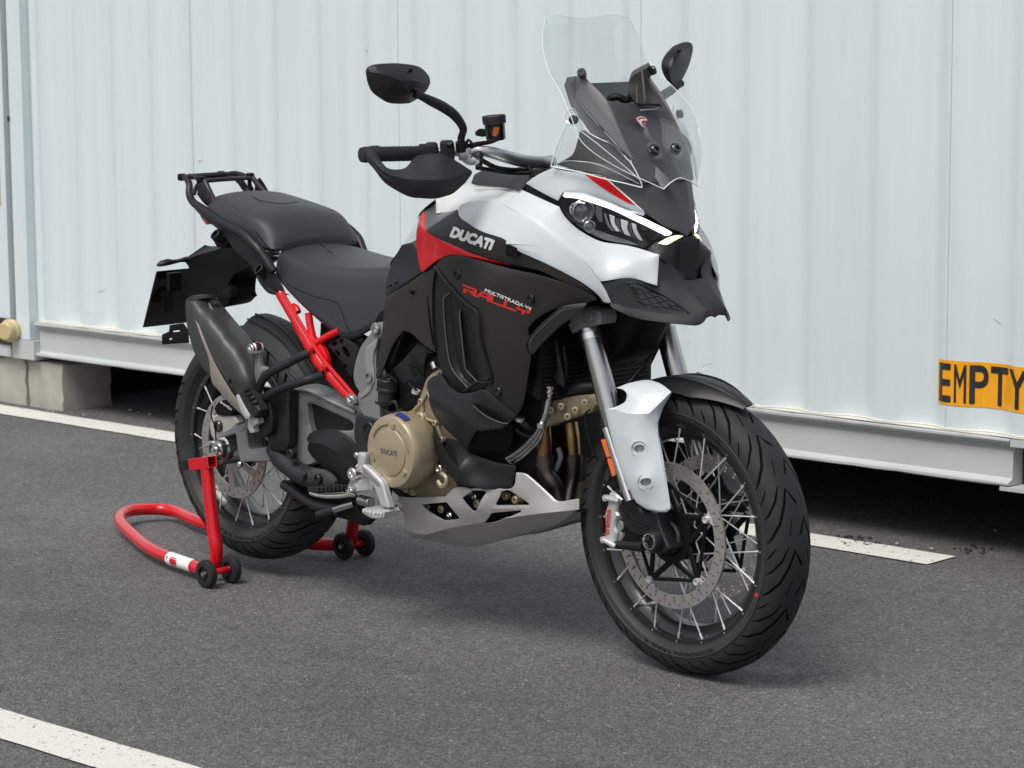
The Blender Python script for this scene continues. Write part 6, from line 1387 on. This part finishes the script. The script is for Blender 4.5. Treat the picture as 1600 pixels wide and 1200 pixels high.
# ---- luggage rack, tail
bm = bmesh.new(); tube(bm, tp((288, 277, .070), (293, 281, .078), (296, 290, .086), (296, 304, .097), (303, 317, .108), (321, 329, .128), (344, 346, .148), (376, 363, .166), (399, 384, .168), (413, 402, .162), (422, 416, .158), (428, 424, .155)), [.008, .009, .0095, .010, .0105, .011, .0115, .012, .0125, .0125, .012, .010], 14)
rk = mk('luggage_rack', bm, M['plastic'], bike, 50)
for u, v, w in ((284, 276.5, .066), (313.5, 280.5, .083)):
    b = bmesh.new(); c = B(u, v, w); cyl(b, c-Vector((0, 0, .010)), c+Vector((0, 0, .009)), .0115, n=20, bev=.003); mk('rack_knob', b, M['black'], rk, 35)
bm = bmesh.new(); tube(bm, tp((290, 276, .070), (300, 275, .074), (312, 281, .081)), .006, 8); tube(bm, tp((313, 283, .083), (306, 294, .090), (303, 304, .098)), .006, 8); mk('rack_strut', bm, M['plastic'], rk)
plate('rack_web', 'plastic', rk, [(308, 289), (314, 284), (322, 296), (336, 321), (333, 330), (318, 318), (307, 304)], .100, .006)
bm = bmesh.new(); tube(bm, tp((320, 283, .080), (328, 300, .085), (337, 318, .095)), .0075, 10); mk('rack_strut', bm, M['plastic'], rk)
mirror(rk)
bm = bmesh.new(); a_ = B(315, 283, .083); b_ = Vector((a_.x, -a_.y, a_.z)); tube(bm, [a_, (a_+b_)/2+Vector((.012, 0, .002)), b_], .010, 12, flat=.6, flatdir=Vector((0, 0, 1)))
a_ = B(289, 277, .068); b_ = Vector((a_.x, -a_.y, a_.z)); tube(bm, [a_, (a_+b_)/2+Vector((-.008, 0, .0)), b_], .008, 12)
mk('rack_crossbar', bm, M['plastic'], bike)
tl = panel('tail_panel', M['grain'], bike, [[(303, 326, .098), (312, 325, .110), (322, 336, .130), (345, 352, .150), (376, 371, .165), (398, 390, .168), (411, 406, .163), (424, 423, .155), (437, 444, .152), (444, 461, .150), (434, 458, .146), (416, 446, .146), (399, 427, .150), (385, 409, .150), (371, 397, .150), (355, 376, .142), (348, 366, .135), (337, 356, .128), (322, 345, .118), (312, 336, .108)]], th=.006); mirror(tl)
t2 = panel('tail_light', M['tail'], bike, [[(309, 328, .094), (312, 330, .098), (318, 340, .108), (324, 351, .114), (322, 352, .110), (314, 341, .100)]], th=.02, edge=0); mirror(t2)
for u, v, r in ((336.5, 366, .0125), (404.5, 420, .0125)):
    w = .150 if u < 370 else .165
    b = bmesh.new(); c = B(u, v, w); d = Vector((-.1, -.75, .65)).normalized(); lathe(b, [(-.035, r*.9), (-.002, r*1.25), (.002, r*1.25), (.003, r*1.1), (.002, r*.85), (-.012, r*.8), (-.012, 0)], c, d, 24); fixn(b); o = mk('pannier_mount', b, M['plastic'], bike, 30); mirror(o)
plate('mount_web', 'black', bike, [(330, 372), (345, 372), (356, 380), (350, 388), (338, 386)], .13, .03)
plate('tail_lower', 'grain', bike, [(398, 426), (416, 445), (434, 458), (444, 461), (438, 462), (420, 459), (410, 450), (402, 438)], .145, .02)
# plate carrier
tf = panel('plate_carrier', M['black'], bike, [[(355, 378, .06), (384, 404, .09), (398, 414, .10), (380, 424, .08), (366, 430, .065), (359, 445, .055), (358, 458, .055), (361, 470, .055), (357, 478, .05), (340, 482, .045), (318, 480, .045), (305, 500, .04), (290, 505, .035), (286, 470, .035), (288, 440, .04), (293, 418, .045), (287, 410, .05), (289, 404, .055), (310, 396, .055), (340, 387, .055)]], th=.08, rnd=.01)
plate('plate_hinge', 'black', bike, [(352, 452), (359, 446), (361, 453), (360, 466), (354, 469), (342, 466), (336, 462)], .06, .02)
bm = bmesh.new(); p0, p1, p2, p3 = B(243.5, 424, .09), B(222, 512, .09), B(222, 512, .09), B(243.5, 424, .09)
q = [p0, p1, Vector((p1.x, .09, p1.z)), Vector((p0.x, .09, p0.z))]; lo = [bm.verts.new(v) for v in q]; hi = [bm.verts.new(v+Vector((.006, 0, .001))) for v in q]
bm.faces.new(lo[::-1]); bm.faces.new(hi); bridge(bm, lo, hi); fixn(bm); bevel(bm, .002, 1); mk('licence_plate_back', bm, M['gloss'], bike, 30)
bm = bmesh.new(); pe = B(260, 470, .045); box(bm, pe, (.016, .03, .06)); pe = B(272, 440, .05); box(bm, pe, (.016, .04, .05)); mk('plate_bracket', bm, M['black'], bike)
fc_holes['plate_flange'] = [[(269, 517), (280, 516), (280, 518), (269, 519)], [(263, 528.5), (268, 528), (268, 530.5), (263, 531)]]
plate('plate_flange', 'black', bike, [(252, 523), (263, 518), (264, 508), (285, 505), (292, 516), (294, 536), (252, 538.5)], .06, .004)
bm = bmesh.new(); secs = []
for (u, v, w, a, b) in ((246, 414.5, .205, .004, .003), (252, 412, .195, .012, .008), (262, 409.5, .175, .013, .009), (271, 409, .155, .009, .006), (281, 407, .13, .007, .005), (291, 405, .10, .010, .008)):
    c = B(u, v, w); secs.append([c+Vector((a*math.cos(t), 0, b*math.sin(t))) for t in np.linspace(0, 2*PI, 13)[:-1]])
loft(bm, secs); fixn(bm); o = mk('indicator', bm, M['plastic'], bike, 60); mirror(o)

# ---- handlebar, grips, guards, levers, mirrors
bm = bmesh.new(); tube(bm, tp((574, 241.5, .475), (620, 240.5, .40), (664, 239.5, .33), (712, 237, .285), (752, 236, .245), (785, 243, .195), (815, 251, .14), (845, 254, .09), (862, 252, .05)), [.011, .011, .011, .0115, .0125, .0145, .0145, .0145, .0145], 16); hb_ = mk('handlebar', bm, M['alu'], bike, 50); mirror(hb_)
bm = bmesh.new(); g0, g1 = B(584, 241, .458), B(664, 239.5, .332); gd = (g1-g0); L_ = gd.length; gd /= L_
prof = [(0, .0175), (.004, .0185)]
for k in range(9): a0 = .010+k*(L_-.03)/9; prof += [(a0, .0170), (a0+.003, .0164), (a0+.006, .0170)]
prof += [(L_-.012, .0175), (L_-.010, .0215), (L_, .0215), (L_, 0)]
lathe(bm, [(0, 0)]+prof, g0, gd, 24); fixn(bm); o = mk('grip', bm, M['softrubber'], bike, 35); mirror(o)
bm = bmesh.new(); c0_, c1_ = B(563.5, 242, .492), B(586, 241, .456); dd = (c1_-c0_).normalized(); lathe(bm, [(0, 0), (0, .010), (.002, .0165), (.010, .018), (.022, .018), (.030, .0195), (.044, .0195), (.046, .012)], c0_, dd, 24); fixn(bm); o = mk('bar_end', bm, M['grain'], bike, 35); mirror(o)
sw = bmesh.new(); s0_, s1_ = B(664, 238, .338), B(716, 236, .282); sd2 = (s1_-s0_).normalized(); LL = (s1_-s0_).length
x_, y_ = frame_of(sd2)
def rbox(bmx, p, d, L0, L1, rx, rz, bev=.004):
    a, b = p+d*L0, p+d*L1; up = Vector((0, 0, 1)); up = (up-d*up.dot(d)).normalized(); sx = d.cross(up)
    lo = [bmx.verts.new(a+sx*i*rx+up*j*rz) for i, j in ((-1, -1), (1, -1), (1, 1), (-1, 1))]; hi = [bmx.verts.new(b+sx*i*rx+up*j*rz) for i, j in ((-1, -1), (1, -1), (1, 1), (-1, 1))]
    bmx.faces.new(lo[::-1]); bmx.faces.new(hi); bridge(bmx, lo, hi)
rbox(sw, s0_, sd2, .0, .030, .021, .022); rbox(sw, s0_, sd2, .034, .066, .024, .025); fixn(sw); bevel(sw, .008, 3, 20)
o = mk('switch_housing', sw, M['grain'], bike, 50)
b = bmesh.new(); c = B(704, 226.5, .315); box(b, c, (.012, .012, .008), Matrix.Rotation(.4, 3, 'X')); bevel(b, .002, 1); mk('switch_button', b, M['gloss'], o)
mirror(o)
bm = bmesh.new(); rbox(bm, B(716, 238, .285), sd2, 0, .028, .016, .018); fixn(bm); bevel(bm, .004, 2); o = mk('lever_clamp', bm, M['alu'], bike, 40); mirror(o)
plate('lever', 'alu', bike, [(718, 250), (722, 240), (734, 243), (744, 250), (741, 258), (730, 258)], .285, .014)
bm = bmesh.new(); tube(bm, tp((736, 244, .28), (746, 248, .27), (750, 240, .26), (748, 262, .27)), .008, 10); mk('guard_mount', bm, M['plastic'], bike)
for pts, r in ((((752, 250, .27), (775, 262, .22), (800, 266, .17), (830, 268, .12)), .006), (((745, 262, .275), (770, 266, .22), (800, 270, .17), (832, 270, .13)), .005), (((744, 230, .27), (738, 224, .275), (731, 219, .28), (728, 232, .285)), .003)):
    bm = bmesh.new(); tube(bm, tp(*pts), r, 8); mk('bar_cable', bm, M['black'], bike)
bm = bmesh.new(); cyl(bm, B(825, 258, .13), B(833, 276, .13), .006, n=10); mk('cable_tie', bm, M['black'], bike)
# hand guard
HC = [(572, 240, .498), (584, 252, .492), (596, 265, .486), (612, 274, .476), (632, 279, .459), (655, 281, .434), (690, 280.5, .385), (707, 277, .354), (738, 266, .295)]
hgp = panel('hand_guard', M['grain'], bike, [
    ([HC, [(738, 266, .295), (739.5, 268, .292), (737, 274, .298), (728, 286, .318)], [(728, 286, .318), (710, 302, .350), (695, 308, .372), (680, 311.5, .392), (658, 311, .420), (636, 307.5, .444), (602, 288, .476), (584, 266, .490), (572, 252, .498)], [(572, 252, .498), (570, 246, .499), (572, 240, .498)]], [(650, 296, .438)]),
    ([HC[::-1], [(572, 240, .498), (571, 233, .496), (576, 231, .492)], [(576, 231, .492), (586, 238, .488), (598, 254, .478), (608, 262, .468), (624, 263, .448), (634, 260, .436), (641, 253, .424), (648, 245, .410)], [(648, 245, .410), (656, 241, .398), (674, 239, .376), (694, 240, .352), (710, 248, .330), (726, 258, .310), (738, 266, .295)]], [(690, 262, .372), (660, 262, .408)])], th=.006, rnd=.003, smooth=22); mirror(hgp)
bm = bmesh.new(); tube(bm, tp((584, 259, .494), (600, 276, .483), (628, 289, .456), (655, 293, .428), (690, 293, .382), (727, 278, .320)), .0020, 6); o = mk('guard_line', bm, M['plastic'], bike); mirror(o)
# fluid reservoir
c = B(772, 186, .205); bm = bmesh.new(); ax_ = Vector((-.05, -.08, 1)).normalized(); lathe(bm, [(-.010, .0235), (-.010, .0265), (.006, .0270), (.0085, .0255), (.0085, .0235), (.0065, .022), (.0065, 0)], c, ax_, 32); fixn(bm); rs = mk('reservoir_cap', bm, M['grain'], bike, 30)
bm = bmesh.new(); lathe(bm, [(-.048, 0), (-.048, .0195), (-.044, .0225), (-.010, .0235), (-.010, 0)], c, ax_, 32); fixn(bm); rb_ = mk('fluid_reservoir', bm, M['gloss'], bike, 30)
panel('reservoir_window', M['amber'], rb_, [[(761.5, 199, .2225), (779, 199, .2205), (778, 209, .2205), (775, 213, .2215), (762, 213, .2235), (760.5, 206, .2235)]], th=.003, edge=1)
plate('reservoir_bracket', 'black', bike, [(741, 206), (748, 201), (756, 202), (762, 196), (764, 200), (758, 210), (752, 214), (742, 212)], .22, .01)
bm = bmesh.new(); tube(bm, tp((727, 229, .285), (745, 225, .255), (765, 222, .225), (778, 217, .21)), .005, 8); mk('reservoir_hose', bm, M['black'], bike)
# mirrors
bm = bmesh.new(); tube(bm, tp((720, 226, .292), (721, 214, .292), (724, 203, .295), (719, 191, .305), (708, 178, .325), (692, 167, .352), (674, 158, .385), (657, 150, .415), (648, 147, .43)), [.0095, .010, .0095, .0105, .012, .0125, .0115, .0085, .009], 12, flat=.75, flatdir=Vector((0, 0, 1)))
cyl(bm, B(720, 222, .29), B(721, 236, .285), .0125, n=14)
ms = mk('mirror_stem', bm, M['plastic'], bike, 50); mirror(ms)
OUT = [(571, 112, .505), (573, 106, .505), (580, 101.5, .502), (594, 99, .492), (618, 98, .47), (644, 100.5, .448), (660, 106.5, .432), (671, 119, .420), (673, 132, .418), (668, 141, .424), (658, 150, .436), (648, 158, .448), (640, 162, .455), (624, 163, .47), (606, 161, .487), (592, 153, .498), (580, 143, .504), (573.5, 128, .506)]
mw = lambda u, v, d=0: (u, v, .452-.00152*(u-620)-.0003*(v-125)+d)
mh = panel('mirror_housing', M['plastic'], bike, [
    ([[mw(571, 112), mw(573, 106), mw(580, 101.5), mw(594, 99), mw(618, 98), mw(636, 99.5)], [mw(636, 99.5), mw(630, 114, 0.032), mw(625, 126, 0.045)], [mw(625, 126, 0.045), mw(600, 116, 0.032), mw(571, 112)]], []),
    ([[mw(636, 99.5), mw(648, 101.5), mw(660, 106.5), mw(671, 119), mw(673, 130)], [mw(673, 130), mw(650, 127, 0.032), mw(625, 126, 0.045)], [mw(625, 126, 0.045), mw(630, 114, 0.032), mw(636, 99.5)]], []),
    ([[mw(673, 130), mw(668, 141), mw(658, 150), mw(648, 158), mw(640, 162)], [mw(640, 162), mw(638, 145, 0.03), mw(625, 126, 0.045)], [mw(625, 126, 0.045), mw(650, 127, 0.032), mw(673, 130)]], []),
    ([[mw(640, 162), mw(624, 163), mw(606, 161), mw(592, 153), mw(580, 143), mw(573.5, 128), mw(571, 112)], [mw(571, 112), mw(600, 116, 0.032), mw(625, 126, 0.045)], [mw(625, 126, 0.045), mw(638, 145, 0.03), mw(640, 162)]], [mw(605, 140, 0.036)])], th=.006, rnd=.001, smooth=16)
b = bmesh.new(); c = B(*mw(642, 110, .022)); cyl(b, c-Vector((.003, 0, 0)), c+Vector((.003, -.002, 0)), .004, n=10); mk('mirror_mark', b, M['black'], mh)
bm = bmesh.new(); pts = [B(*mw(621+(u-621)*.9, 130+(v-130)*.9))+Vector((-.002, 0, 0)) for u, v, w in OUT]; f_ = bm.faces.new([bm.verts.new(p) for p in pts]); f_.normal_update(); fixn(bm); mk('mirror_glass', bm, M['chrome'], mh, 0)
lw_ = lambda u, v, d=0: (u, v, -.462-.00235*(u-1058)+d)
LO = [(1033, 106), (1033.5, 96), (1040, 84), (1051, 72), (1066, 66), (1077, 65.5), (1082.5, 70), (1083, 80), (1078, 100), (1070, 118), (1060, 134), (1053, 139), (1043, 128), (1036, 116)]
mh2 = panel('mirror_housing', M['plastic'], bike, [
    ([[lw_(1033, 106), lw_(1033.5, 96), lw_(1040, 84), lw_(1051, 72)], [lw_(1051, 72), lw_(1052, 84, .028), lw_(1052, 94, .034)], [lw_(1052, 94, .034), lw_(1046, 112, .03), lw_(1053, 139)], [lw_(1053, 139), lw_(1043, 128), lw_(1036, 116), lw_(1033, 106)]], []),
    ([[lw_(1051, 72), lw_(1066, 66), lw_(1077, 65.5), lw_(1082.5, 70), lw_(1083, 80), lw_(1080, 93)], [lw_(1080, 93), lw_(1064, 88, .036), lw_(1052, 94, .034)], [lw_(1052, 94, .034), lw_(1052, 84, .028), lw_(1051, 72)]], []),
    ([[lw_(1080, 93), lw_(1078, 100), lw_(1070, 118), lw_(1060, 134), lw_(1053, 139)], [lw_(1053, 139), lw_(1046, 112, .03), lw_(1052, 94, .034)], [lw_(1052, 94, .034), lw_(1064, 88, .036), lw_(1080, 93)]], [])], th=.006, rnd=.001, smooth=16)
bm = bmesh.new(); pts = [B(*lw_(1058+(u-1058)*.88, 102+(v-102)*.88))+Vector((-.002, 0, 0)) for u, v in LO]; f_ = bm.faces.new([bm.verts.new(p) for p in pts]); fixn(bm); mk('mirror_glass', bm, M['chrome'], mh2, 0)
b = bmesh.new(); c = B(*lw_(1061, 80, .030)); cyl(b, c-Vector((.004, 0, 0)), c+Vector((.004, 0, 0)), .004, n=10); mk('mirror_mark', b, M['black'], mh2)

# ---- paddock stand under the rear axle
stand = thing('paddock_stand', 'red tubular paddock stand on small wheels lifting the rear wheel', 'stand', G(430, 873))
so = stand.location.copy()
def W(u, v, w): return A @ B(u, v, w) + T - so
def Gs(u, v, z): return G(u, v, z) - so
ydir = (A @ Vector((0, 1, 0))).normalized()
bm = bmesh.new(); tube(bm, [W(323, 728, .175), W(327, 768, .178), W(332, 815, .182), W(337, 850, .185), W(337.5, 872, .185), W(335, 884, .186)], .0175, 18); sr = mk('upright_tube', bm, M['redstand'], stand, 50)
pR = Gs(315, 887, .035); 
base = [Gs(322, 893, .034), Gs(300, 884, .034), Gs(268, 873, .034), Gs(234, 857, .034), Gs(210, 838, .036), Gs(190, 818, .040), Gs(189, 806, .042), Gs(200, 799, .042), Gs(220, 796, .040), Gs(252, 796, .036), Gs(278, 801, .034), Gs(318, 818, .034), Gs(400, 836, .034), Gs(470, 848, .034), Gs(536, 852, .034)]
bm = bmesh.new(); tube(bm, base, .0175, 18, res=5); mk('base_tube', bm, M['redstand'], stand, 50)
bm = bmesh.new(); a_ = Gs(551, 850, .034); tube(bm, [a_, Gs(550, 835, .07), Gs(552, 812, .12), W(553, 790, -.16)], .0175, 16); mk('upright_tube', bm, M['redstand'], stand, 50)
# cradle: square tube under the axle, open black end
bm = bmesh.new(); p0 = W(285, 728, .175); p1 = W(332, 721.5, .175); dd = (p1-p0).normalized(); up = Vector((0, 0, 1)); up = (up-dd*up.dot(dd)).normalized(); sx = dd.cross(up)
def sqtube(bmx, p, d, L0, L1, h, t):
    o0 = [p+d*L0+sx*i*h+up*j*h for i, j in ((-1, -1), (1, -1), (1, 1), (-1, 1))]; o1 = [v+d*(L1-L0) for v in o0]
    i0 = [p+d*L0+sx*i*(h-t)+up*j*(h-t) for i, j in ((-1, -1), (1, -1), (1, 1), (-1, 1))]; i1 = [v+d*(L1-L0) for v in i0]
    V_ = [[bmx.verts.new(v) for v in r] for r in (o0, o1, i1, i0)]
    bridge(bmx, V_[0], V_[1]); bridge(bmx, V_[1], V_[2]); bridge(bmx, V_[2], V_[3]); bridge(bmx, V_[3], V_[0])
LL = (p1-p0).length
sqtube(bm, p0, dd, LL*.36, LL, .0155, .003); fixn(bm); bevel(bm, .0015, 1); mk('cradle', bm, M['redstand'], stand, 30)
bm = bmesh.new(); sqtube(bm, p0, dd, 0, LL*.40, .0130, .003); fixn(bm); mk('cradle_insert', bm, M['plastic'], stand, 30)
# wheels
def swheel(c):
    b = bmesh.new(); lathe(b, [(-.011, .020), (-.011, .030), (-.009, .0355), (-.004, .0375), (.004, .0375), (.009, .0355), (.011, .030), (.011, .020)], c, ydir, 32, closed=True); fixn(b); o = mk('castor_wheel', b, M['softrubber'], stand, 35)
    b = bmesh.new(); lathe(b, [(-.0095, 0), (-.0095, .012), (-.006, .014), (-.006, .0265), (-.0105, .0275), (-.0105, .0295), (.0105, .0295), (.006, .014), (.0095, .012), (.0095, 0)], c, ydir, 32); fixn(b); mk('wheel_hub', b, M['gloss'], o, 30)
    b = bmesh.new(); lathe(b, [(-.014, 0), (-.014, .0055), (-.0095, .0065), (-.0095, 0)], c, ydir, 14); fixn(b); mk('hub_nut', b, M['brightalu'], o, 30)
    b = bmesh.new()
    for k in range(10):
        t = 2*PI*k/10; x_, y_ = frame_of(ydir); tube(b, [c+x_*.013*math.cos(t)+y_*.013*math.sin(t)-ydir*.0055, c+x_*.0265*math.cos(t)+y_*.0265*math.sin(t)-ydir*.0055], .0013, 5, False)
    mk('hub_ribs', b, M['grain'], o, 0)
cw = []
for u, v in ((323, 918.5), (361, 910.5), (537, 874), (570, 868.5)):
    c = Gs(u, v, 0); c.z = .0375-so.z; swheel(c); cw.append(c)
for a_, b_ in ((0, 1), (2, 3)):
    bm = bmesh.new(); tube(bm, [cw[a_]+(cw[b_]-cw[a_])*.12, cw[b_]+(cw[a_]-cw[b_])*.12], .009, 12, False); mk('wheel_axle', bm, M['redstand'], stand)
# sticker wrapped on the base tube
bm = bmesh.new(); sa_, sb_ = Gs(266.5, 872.5, .034), Gs(303, 885, .034); dS = (sb_-sa_).normalized(); xs, ys_ = frame_of(dS); rows = []
for i in range(9):
    p_ = sa_+(sb_-sa_)*i/8; rows.append([bm.verts.new(p_+(ys_*math.cos(t)+xs*math.sin(t))*.0182) for t in np.linspace(0, 2*PI, 25)[:-1]])
for a_, b_ in zip(rows, rows[1:]): bridge(bm, a_, b_)
fixn(bm); stk2 = mk('sticker', bm, M['whiteprint'], stand)
tocam = (Vector((0, 0, CAM_H))-so-sa_); tocam = (tocam-dS*tocam.dot(dS)).normalized(); vd = tocam.cross(dS)
if vd.z < 0: vd = -vd
for (s_, x0, x1, z0, z1, m_) in (('D', .006, .016, -.005, .007, 'reddark'), ('PADDOCK STAND', .024, .055, .004, .0068, 'black')):
    if s_ == 'PADDOCK STAND':
        bm = bmesh.new(); box(bm, sa_+dS*.040+tocam*.0183+vd*.005, (.001, .001, .001))
        bm.free(); bm = bmesh.new(); q = [sa_+dS*a+vd*b+tocam*(.0184-b*b/.036) for a, b in ((x0, z0), (x1, z0), (x1, z0+.0012), (x0, z0+.0012))]; f_ = bm.faces.new([bm.verts.new(v) for v in q])
    else:
        bm = bmesh.new(); q = [sa_+dS*a+vd*b+tocam*(.0188-b*b/.036) for a, b in ((x0, 0), (x0+.005, z0), (x1, -.001), (x0+.006, z1))]; f_ = bm.faces.new([bm.verts.new(v) for v in q])
    f_.normal_update()
    if f_.normal.dot(tocam) < 0: f_.normal_flip()
    mk('sticker_print', bm, M[m_], stk2, 0)
